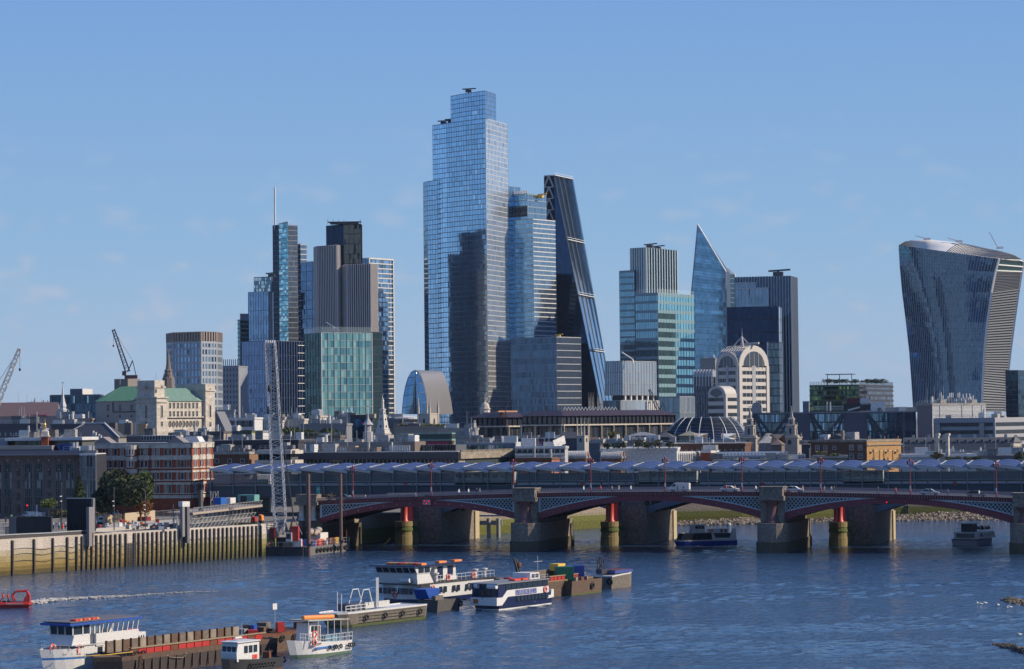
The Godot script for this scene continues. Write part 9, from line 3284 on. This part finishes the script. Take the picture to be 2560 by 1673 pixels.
	panes(o,2.6,15.2,3.12,3.98,8,-0.12,0.94)
	panes(o,5.6,15.2,1.15,1.85,9,0.04,0.82)
	front_panes(o,0.47,2.2,3.5,-5.0,-0.4,4)
	ex(o,"roof",paint(0.22,0.23,0.25),[-0.1,4.1,15.6,4.1,15.6,4.25,-0.1,4.25],-5.6,0.05)
	bx(o,"name_board",Vector3(8.5,2.53,-0.02),Vector3(6.2,0.78,0.08),paint(0.012,0.03,0.3,0.4))
	words(o,"name_lettering","LONDON BELLE",Vector3(8.5,2.52,0.03),0.62,paint(0.7,0.72,0.78),1.0)
	for z in[-4.4,-1.9]:
		m=MB.new()
		m.tube(Vector3(0.1,3.8,z),Vector3(0.1,3.8,z+(0.7 if z<-3 else 1.7)),0.4,-1.0,10)
		part(o,"raft_canister",m,wh)
	bx(o,"orange_panel",Vector3(-0.28,1.4,-4.0),Vector3(0.06,0.7,0.9),paint(0.6,0.13,0.03))
	for x in[8.2,10.6]:
		bx(o,"roof_raft",Vector3(x,4.4,-2),Vector3(1.8,0.25,1.2),M("life_red"))
	ex(o,"roof_cabin",wh,[11.4,4.25,14.6,4.25,14.3,5.3,11.6,5.3],-4.6,-1.2)
	panes(o,11.9,14.2,4.5,5.1,2,-1.17)
	rails(o,[Vector3(9,4.25,-0.2),Vector3(15.4,4.25,-0.2)],0.7,6,M("steel"))
	ex(o,"stern_deck",wh,[15.3,1.0,17.2,1.1,17.2,2.4,16.5,2.4,16.3,1.5,15.3,1.5],-5.2,-0.2)
	ring(o,14.2,2.55,0.05,"lifebuoy beside the name board of the party boat",0.42)
	o=vessel("rust_barge","rusty barge with red inner panels and a jib, behind the party boat","barge",1322,1500,57)
	hull(o,21,5.4,[[-0.4,2.6,"hull",M("hull_rust")],[2.6,2.8,"gunwale",paint(0.3,0.2,0.1)]],0.0,0,0,1)
	for i in 9:
		bx(o,"red_panel",Vector3(8+i*1.2,3.1,-0.4),Vector3(1.0,0.7,0.1),M("red_paint"))
	bx(o,"far_coaming",Vector3(12,3.5,-5.1),Vector3(15,1.5,0.2),M("hull_grey"))
	bx(o,"coaming_rail",Vector3(13,3.5,-0.4),Vector3(12,0.14,0.3),paint(0.35,0.26,0.15))
	bx(o,"yellow_tank",Vector3(15.6,4.6,-4),Vector3(2.4,1.2,1.8),M("yellow"))
	m=MB.new()
	m.bar(Vector3(3.5,3,-4),Vector3(1.7,6.8,-4),0.35)
	m.bar(Vector3(4.2,3,-4),Vector3(2.4,6.6,-4),0.35)
	part(o,"jib_arm",m,M("steel_dark"))
	m=MB.new()
	m.ball(Vector3(3.0,5.6,-3.7),Vector3(0.5,0.5,0.3))
	part(o,"jib_sheave",m,M("rust"))
	for i in 12:
		bx(o,"deck_load",Vector3(-4+i*0.9,3.1,-3+sin(i*2.3)*1.6),Vector3(1.1,0.5+0.3*(i % 3),1.2),[M("rust"),M("black"),M("hull_grey"),M("lead"),M("blue"),M("red_paint")][i % 6])
	rod(o,"lamp_mast",Vector3(7.6,2.8,-3),Vector3(7.6,7.0,-3),0.06,M("steel"))
	bx(o,"mast_arm",Vector3(7.8,6.0,-3),Vector3(2.6,0.1,0.1),M("steel"))
	o=vessel("brown_lighter","brown timber lighter with a rounded end, carrying two containers","barge",1431,1490,57)
	hull(o,10.5,4.2,[[-0.4,0.3,"weed_line",paint(0.1,0.11,0.04,0.9)],[0.3,2.5,"hull",M("hull_rust")]],0.0,0,0,0.85)
	for i in 14:
		bx(o,"deck_load",Vector3(1+rng.randf()*7,2.7,-0.8-rng.randf()*3.6),Vector3(0.9,0.6,0.8),[M("rust"),M("hull_grey"),M("stone")][i % 3],Basis(Vector3.UP,i))
	tyre(o,Vector3(6.6,1.4,0.1),0.6)
	var f:=o.transform
	for q in[[1.6,-2.6,2.6,M("rust"),"ridged green container on the brown lighter",paint(0.01,0.14,0.085,0.5)],[5.6,-2.9,2.7,M("rust"),"ridged blue container behind the green one",paint(0.01,0.05,0.3,0.5)]]:
		var c:=thing("cargo_container",q[4],"container",f*Transform3D(Basis(Vector3.UP,-0.85),Vector3(q[0],2.5,q[1])))
		bx(c,"body",Vector3(0,1.2,0),Vector3(3.0,2.4,2.2),q[5])
		for k in 9:
			bx(c,"ridge",Vector3(-1.35+k*0.34,1.2,1.12),Vector3(0.14,2.2,0.1),q[5])
	o=vessel("far_lighter","grey lighter with a blue coaming at the right end of the moored row","barge",1531,1473,57)
	hull(o,8.6,4.6,[[-0.4,2.4,"hull",M("hull_grey")],[2.4,2.65,"white_rim",wh]],0.0,0,-0.12,0.55)
	ex(o,"blue_coaming",paint(0.05,0.09,0.32,0.5),[2.4,2.6,8.6,2.6,8.6,3.1,2.4,3.1],-4.4,-0.8)
	bx(o,"brown_hold",Vector3(5.5,3.14,-2.6),Vector3(5.6,0.06,3.2),paint(0.14,0.03,0.03))
	m=MB.new()
	lattice(m,Vector3(1.2,2.6,-3),Vector3(1.0,5.6,-3),0.9,0.9,4,0.14)
	m.box(Vector3(1.4,3.0,-3),Vector3(2.0,0.8,1.2))
	part(o,"grab_rig",m,M("steel_dark"))
	tyre(o,Vector3(-0.1,1.3,-0.5),0.7,Vector3.RIGHT)
	o=vessel("red_speedboat","red inflatable speedboat with an arch, racing out at the left edge","speedboat",-38,1522,6)
	m=MB.new()
	for z in[0.0,-2.4]:
		m.path([Vector3(0,1.0,-1.2),Vector3(0.8,0.85,-1.2+(z+1.2)*0.8),Vector3(2.4,0.65,z),Vector3(7.2,0.6,z)],0.34,9)
		m.tube(Vector3(7.2,0.6,z),Vector3(7.7,0.6,z),0.34,0.1,9)
	part(o,"tube",m,M("red_paint"))
	ex(o,"keel",M("red_paint"),[0.6,0.5,1.6,-0.2,7.2,-0.2,7.2,0.6],-2.3,-0.1)
	words(o,"side_lettering","THAMES ROCKETS",Vector3(4.8,0.72,0.34),0.26,M("boat_white"),1.0,"Droid Sans")
	for z in[-0.2,-2.2]:
		m=MB.new()
		m.path([Vector3(4.7,1.0,z),Vector3(4.4,2.0,z),Vector3(4.9,2.7,z),Vector3(6.8,2.75,z)],0.14,6)
		part(o,"arch",m,M("red_paint"))
	ex(o,"engine_cowl",M("red_paint"),[6.2,0.8,7.3,0.8,7.3,2.0,6.9,2.75,6.7,2.7,6.8,2.0,6.4,1.7],-2.2,0.0)
	for i in 3:
		bx(o,"seat",Vector3(2.2+i*0.8,0.95,-1.2),Vector3(0.5,0.5,1.4),M("black"))
	wake("bright foam wake trailing behind the red speedboat",72,1510,1.5,[[72,1507],[130,1500],[200,1495],[270,1492],[330,1489],[430,1482],[540,1478]],1.3,900)
	wake("low foam line at the waterline of the blue and white tour boat",1720,1361,1.0,[[1722,1368],[1750,1367],[1790,1367],[1840,1366],[1880,1365]],0.7,260)
	o=vessel("tour_boat","blue and white tour boat with a raised wheelhouse under the middle arch","passenger boat",1697,1365,12)
	hull(o,14.6,4.6,[[-0.3,1.0,"hull",paint(0.015,0.05,0.42,0.4)],[1.0,1.3,"white_strake",wh]],0.16,0.7,0.0,0.95)
	ex(o,"glazed_saloon",M("win"),[0.6,1.3,8.6,1.3,8.6,2.9,1.2,2.9],-4.2,-0.2)
	for i in 6:
		bx(o,"window_post",Vector3(1.8+i*1.3,2.1,-0.17),Vector3(0.09,1.6,0.08),M("steel_dark"))
	ex(o,"wheelhouse",wh,[3.6,2.9,6.8,2.9,6.8,4.9,4.1,4.9],-3.6,-0.8)
	panes(o,4.3,6.6,3.9,4.7,3,-0.77,0.8)
	ex(o,"side_panel",wh,[8.4,1.2,14.4,1.2,14.2,3.9,13.4,3.9,12.8,1.7,9.2,1.7,8.6,2.9,8.2,2.9],-0.5,-0.1)
	bx(o,"upper_rail",Vector3(9.8,3.4,-0.4),Vector3(5.4,1.0,0.15),wh)
	bx(o,"painted_stern_shade",Vector3(11,2.0,-2.4),Vector3(4.4,1.6,3.4),M("steel_dark"))  # dark block painted in for the shade inside the open stern
	for x in[10.8,11.8]:
		bx(o,"red_board",Vector3(x,3.4,-0.3),Vector3(0.5,0.8,0.06),paint(0.25,0.06,0.05))
	ring(o,8.2,3.4,-0.25,"lifebuoy on the upper rail of the blue and white tour boat",0.4)
	o=vessel("tour_boat","white tour boat seen from its shaded stern near the right pier","passenger boat",2445,1365,57)
	hull(o,12,6.6,[[-0.3,1.2,"hull",paint(0.4,0.4,0.42)],[1.2,1.5,"dark_strake",nv]],0.0,0,0,0.6)
	ex(o,"saloon",wh,[0.5,1.5,11.5,1.5,10.5,3.1,0.5,3.1],-6.2,-0.3)
	panes(o,2.2,10.4,1.9,2.8,7,-0.26,0.7)
	bx(o,"stern_windows",Vector3(0.46,2.3,-3.3),Vector3(0.1,1.0,4.6),M("win"))
	rails(o,[Vector3(0.5,3.1,-6),Vector3(0.5,3.1,-0.4),Vector3(10,3.1,-0.4)],0.9,6,M("steel_dark"))
	ex(o,"bridge_house",M("steel_dark"),[1.6,3.1,4.4,3.1,4.4,5.0,1.6,5.0],-4.8,-2)
	bx(o,"bridge_roof",Vector3(3,5.1,-3.4),Vector3(3.8,0.15,3.8),M("steel"))
	for i in 16:
		m=MB.new()
		var p:=Vector3(5.0+(i/3)*0.95,3.1,-1.2-(i % 3)*1.4)
		m.lathe(p,[Vector2(0.2,0.4),Vector2(0.24,0.9),Vector2(0.1,1.05),Vector2(0.12,1.15),Vector2(0.12,1.3),Vector2(0,1.36)],7)
		part(o,"seat_back",m,[M("navy"),M("red_paint"),M("boat_white"),M("black")][i % 4])
	var gi:=["first from the left","second from the left","third from the left","fourth from the left","fifth, near the spit","sixth, nearest the spit","low on the dark spit"]
	var first:Node3D=null
	for q in[[2444,1510],[2453,1512],[2464,1510],[2496,1515],[2519,1521],[2526,1520],[2550,1589]]:
		var t:=frame(level(q[0],q[1],0.05),q[0]% 70)
		if first==null:
			first=thing("gull","","bird",t,"gulls by the right-hand spits")
			m=MB.new()
			m.ball(Vector3(0,0.14,0),Vector3(0.3,0.14,0.14),10)
			m.ball(Vector3(-0.24,0.3,0),Vector3(0.1,0.1,0.08),8)
			m.tube(Vector3(-0.16,0.18,0),Vector3(-0.24,0.3,0),0.08,0.06)
			m.tube(Vector3(0.24,0.16,0),Vector3(0.42,0.2,0),0.07,0.02)
			part(first,"body",m,M("white"),"",true)
			m=MB.new()
			m.tube(Vector3(-0.33,0.3,0),Vector3(-0.43,0.28,0),0.025,0.0)
			part(first,"beak",m,M("yellow"))
		else:
			var g:Node3D=first.duplicate()
			g.name=numbered("gull")
			add_child(g)
			g.transform=t
		get_child(-1).set_meta("label","small white gull resting by the water, "+gi.pop_front())

func wake(label:String,_px:float,_py:float,_k:float,line:Array,wide:float,n:int)->void:
	var m:=MB.new()
	var p:=[]
	for q in line:
		p.append(level(q[0],q[1],0.12))
	for i in n:
		var u:=pow(rng.randf(),1.7)
		var s:=u*(p.size()-1)
		var a:Vector3=p[int(s)].lerp(p[mini(int(s)+1,p.size()-1)],s-int(s))
		var r:=wide*(1.0-u*0.85)
		var e:=a+Vector3(rng.randfn(0,0.8),rng.randf_range(-0.16,0.12)*r,rng.randfn(0,0.6)*r*2.2+sin(u*40.0)*0.3)
		m.ball(e,Vector3(rng.randf_range(0.2,0.9),rng.randf_range(0.04,0.16),rng.randf_range(0.15,0.5))*(0.15+r*0.6),6)
	var o:=tag(part(self,"foam_wake",m,paint(0.6,0.58,0.54,0.9),"stuff",true),label,"wake")
	o.set_meta("kind","stuff")

func figure(pose:int,coat:Color,legs:Color,hair:Color)->ArrayMesh:
	var st:=0.32 if pose==1 else 0.07
	var skin:=Color(0.42,0.24,0.17)
	var sit:=pose==2
	var kn:=Vector3(0.42,0.5,0)if sit else Vector3(st*0.55,0.5,0.09)
	var kb:=Vector3(0.42,0.5,0)if sit else Vector3(-st*0.3,0.5,-0.09)
	var bones:=[
		[Vector3(0,0.92,0),Vector3(0.02,1.38,0),0.15,0.17,coat],[Vector3(0.02,1.4,0.13),Vector3(0.02,1.4,-0.13),0.09,0.09,coat],
		[Vector3(0.02,1.42,0),Vector3(0.03,1.55,0),0.06,0.06,skin],[Vector3(0.04,1.63,0),Vector3(0.05,1.67,0),0.095,0.1,skin],[Vector3(0.01,1.68,0),Vector3(0.0,1.7,0),0.1,0.1,hair],
		[Vector3(0.02,1.4,0.2),Vector3(-st*0.4,1.12,0.25),0.065,0.052,coat],[Vector3(-st*0.4,1.12,0.25),Vector3(-st*0.2+0.08,0.86,0.24),0.052,0.045,coat],
		[Vector3(0.02,1.4,-0.2),Vector3(st*0.3,1.12,-0.25),0.065,0.052,coat],[Vector3(st*0.3,1.12,-0.25),Vector3(st*0.6+0.1,0.88,-0.24),0.052,0.045,coat],
		[Vector3(0,0.92,0.09),kn,0.1,0.075,legs],[kn,Vector3(kn.x+(0.0 if sit else st*0.25),0.07,0.09),0.075,0.05,legs],
		[Vector3(0,0.92,-0.09),Vector3(kb.x,kb.y,-0.09),0.1,0.075,legs],[Vector3(kb.x,kb.y,-0.09),Vector3(kb.x-(0.0 if sit else st*0.6),0.09,-0.09),0.075,0.05,legs],
		[Vector3(kn.x+st*0.25,0.05,0.09),Vector3(kn.x+st*0.25+0.17,0.045,0.09),0.05,0.04,Color(0.02,0.02,0.02)],[Vector3(kb.x-st*0.6,0.06,-0.09),Vector3(kb.x-st*0.6+0.17,0.045,-0.09),0.05,0.04,Color(0.02,0.02,0.02)],
	]
	var c:=0.045
	var org:=Vector3(-0.55,-0.03,-0.42)
	var dim:=Vector3i(30,42,19)
	var val:=PackedFloat32Array()
	var hue:=PackedColorArray()
	val.resize(dim.x*dim.y*dim.z)
	hue.resize(val.size())
	for z in dim.z:
		for y in dim.y:
			for x in dim.x:
				var p:=org+Vector3(x,y,z)*c
				var acc:=0.0
				var near:=9.0
				var col:=coat
				for b in bones:
					var d:Vector3=b[1]-b[0]
					var t:=clampf((p-b[0]).dot(d)/maxf(d.length_squared(),1e-6),0,1)
					var e:float=p.distance_to(b[0]+d*t)-lerpf(b[2],b[3],t)
					acc+=exp(-e*55.0)
					if e<near:
						near=e
						col=b[4]
				val[x+dim.x*(y+dim.y*z)]=-log(maxf(acc,1e-30))/55.0
				hue[x+dim.x*(y+dim.y*z)]=col
	var vert:={}
	var step:=[1,dim.x,dim.x*dim.y]
	for z in dim.z-1:
		for y in dim.y-1:
			for x in dim.x-1:
				var at0:=x+dim.x*(y+dim.y*z)
				var sum:=Vector3.ZERO
				var n:=0
				for e in 12:
					var ax:=e/4
					var o:=[0,0,0]
					o[(ax+1)% 3]=e % 2
					o[(ax+2)% 3]=(e/2)% 2
					var i:int=at0+o[0]+o[1]*dim.x+o[2]*step[2]
					var j:int=i+step[ax]
					if(val[i]<0)!=(val[j]<0):
						var q:=Vector3(o[0],o[1],o[2])
						q[ax]+=val[i]/(val[i]-val[j])
						sum+=q
						n+=1
				if n:
					vert[at0]=org+(Vector3(x,y,z)+sum/n)*c
	var m:=MB.new()
	for k in vert:
		for ax in 3:
			var j:int=k+step[ax]
			if j<val.size()and(val[k]<0)!=(val[j]<0):
				var u:int=step[(ax+1)% 3]
				var w:int=step[(ax+2)% 3]
				if vert.has(k-u)and vert.has(k-w)and vert.has(k-u-w):
					m.col=hue[k]if val[k]<0 else hue[j]
					if val[k]<0:
						m.quad(vert[k-u-w],vert[k-w],vert[k],vert[k-u])
					else:
						m.quad(vert[k-u-w],vert[k-u],vert[k],vert[k-w])
	return mesh_of(m,true)

func people()->void:
	var cols:={"dark":Color(0.02,0.022,0.03),"red":Color(0.45,0.03,0.03),"white":Color(0.65,0.65,0.64),"grey":Color(0.16,0.16,0.18),"blue":Color(0.03,0.07,0.2),"tan":Color(0.4,0.28,0.18)}
	var hairs:=[Color(0.03,0.02,0.015),Color(0.1,0.06,0.03),Color(0.25,0.18,0.1)]
	var made:={}
	var spots:=[
		[1147,"white",1,"left of the red-columned pier"],[1171,"white",0,"standing alone left of the lamp"],[1192,"dark",1,"the left one of a pair"],[1199,"grey",1,"the right one of a pair"],
		[1459,"white",0,"close to a lamp, left of the middle arch"],[1502,"red",1,"over the left haunch of the middle arch"],[1530,"grey",1,"between the red-coated walker and the middle crown"],[1547,"tan",1,"near the middle crown"],[1577,"white",0,"at the middle crown"],
		[1694,"dark",0,"in front of the white van's middle"],[1709,"dark",1,"in front of the white van's tail"],[1816,"red",0,"in front of the white hatchback"],[1838,"tan",1,"right of the white hatchback"],[1890,"white",1,"left of the middle stone pier"],
		[2007,"tan",0,"right of the white saloon"],[2061,"grey",1,"just right of a lamp"],[2079,"white",1,"left of a pair past the lamp"],[2086,"dark",1,"right of a pair past the lamp"],[2195,"dark",0,"left of the right crown"],[2240,"red",1,"right of the right crown"],
		[2328,"dark",1,"in front of the pale blue saloon"],[2370,"blue",0,"between the pale blue and the dark saloon"],[2448,"white",1,"near the dark saloon at the right"],
	]
	for q in spots:
		var key:="%s%d" %[q[1],q[2]]
		if not made.has(key):
			made[key]=figure(q[2],cols[q[1]],[Color(0.03,0.035,0.06),Color(0.02,0.02,0.022),Color(0.14,0.12,0.1)][made.size()% 3],hairs[made.size()% 3])
		var c:Vector3=on(br,q[0],1226,-1.6)
		person(made[key],br*Transform3D(Basis(Vector3.UP,0.0 if int(q[0])% 2 else PI),Vector3(c.x,deck.call(c.x)-0.83,-1.6)),"person in %s %s on the footway, %s" %[q[1],"walking" if q[2]==1 else "standing",q[3]])
	var hv:=figure(0,Color(0.4,0.62,0.08),Color(0.02,0.05,0.25),hairs[0])
	person(hv,frame(level(28,1304,6.85),60),"person in a bright yellow-green jacket and blue trousers by the school")
	for q in[[14,1312,"dark","walking at the left edge by the school"],[133,1324,"white","left of three in white shirts by the tall steel shelter"],[147,1324,"white","middle of three in white shirts by the tall steel shelter"],[163,1323,"white","right of three in white shirts by the tall steel shelter"]]:
		person(made[q[2]+"0"],frame(level(q[0],q[1],6.85),40),"person in a %s top, %s" %[q[2],q[3]])
	var s:Node3D=get_node("red_speedboat")
	var rd:=figure(2,Color(0.55,0.04,0.03),Color(0.3,0.02,0.02),hairs[0])
	for q in[[2.0,"front one in red on the speedboat"],[2.9,"middle one in red on the speedboat"],[3.7,"rear one in red on the speedboat"]]:
		person(rd if q[0]<3.5 else made["red0"],s.transform*Transform3D(Basis(Vector3.UP,PI),Vector3(q[0],0.75 if q[0]<3.5 else 0.7,-1.2)),"person seated, "+str(q[1])if q[0]<3.5 else "person standing, "+str(q[1]))

func person(m:Mesh,t:Transform3D,label:String)->void:
	tag(inst(self,"person",m,M("any"),t),label,"person")
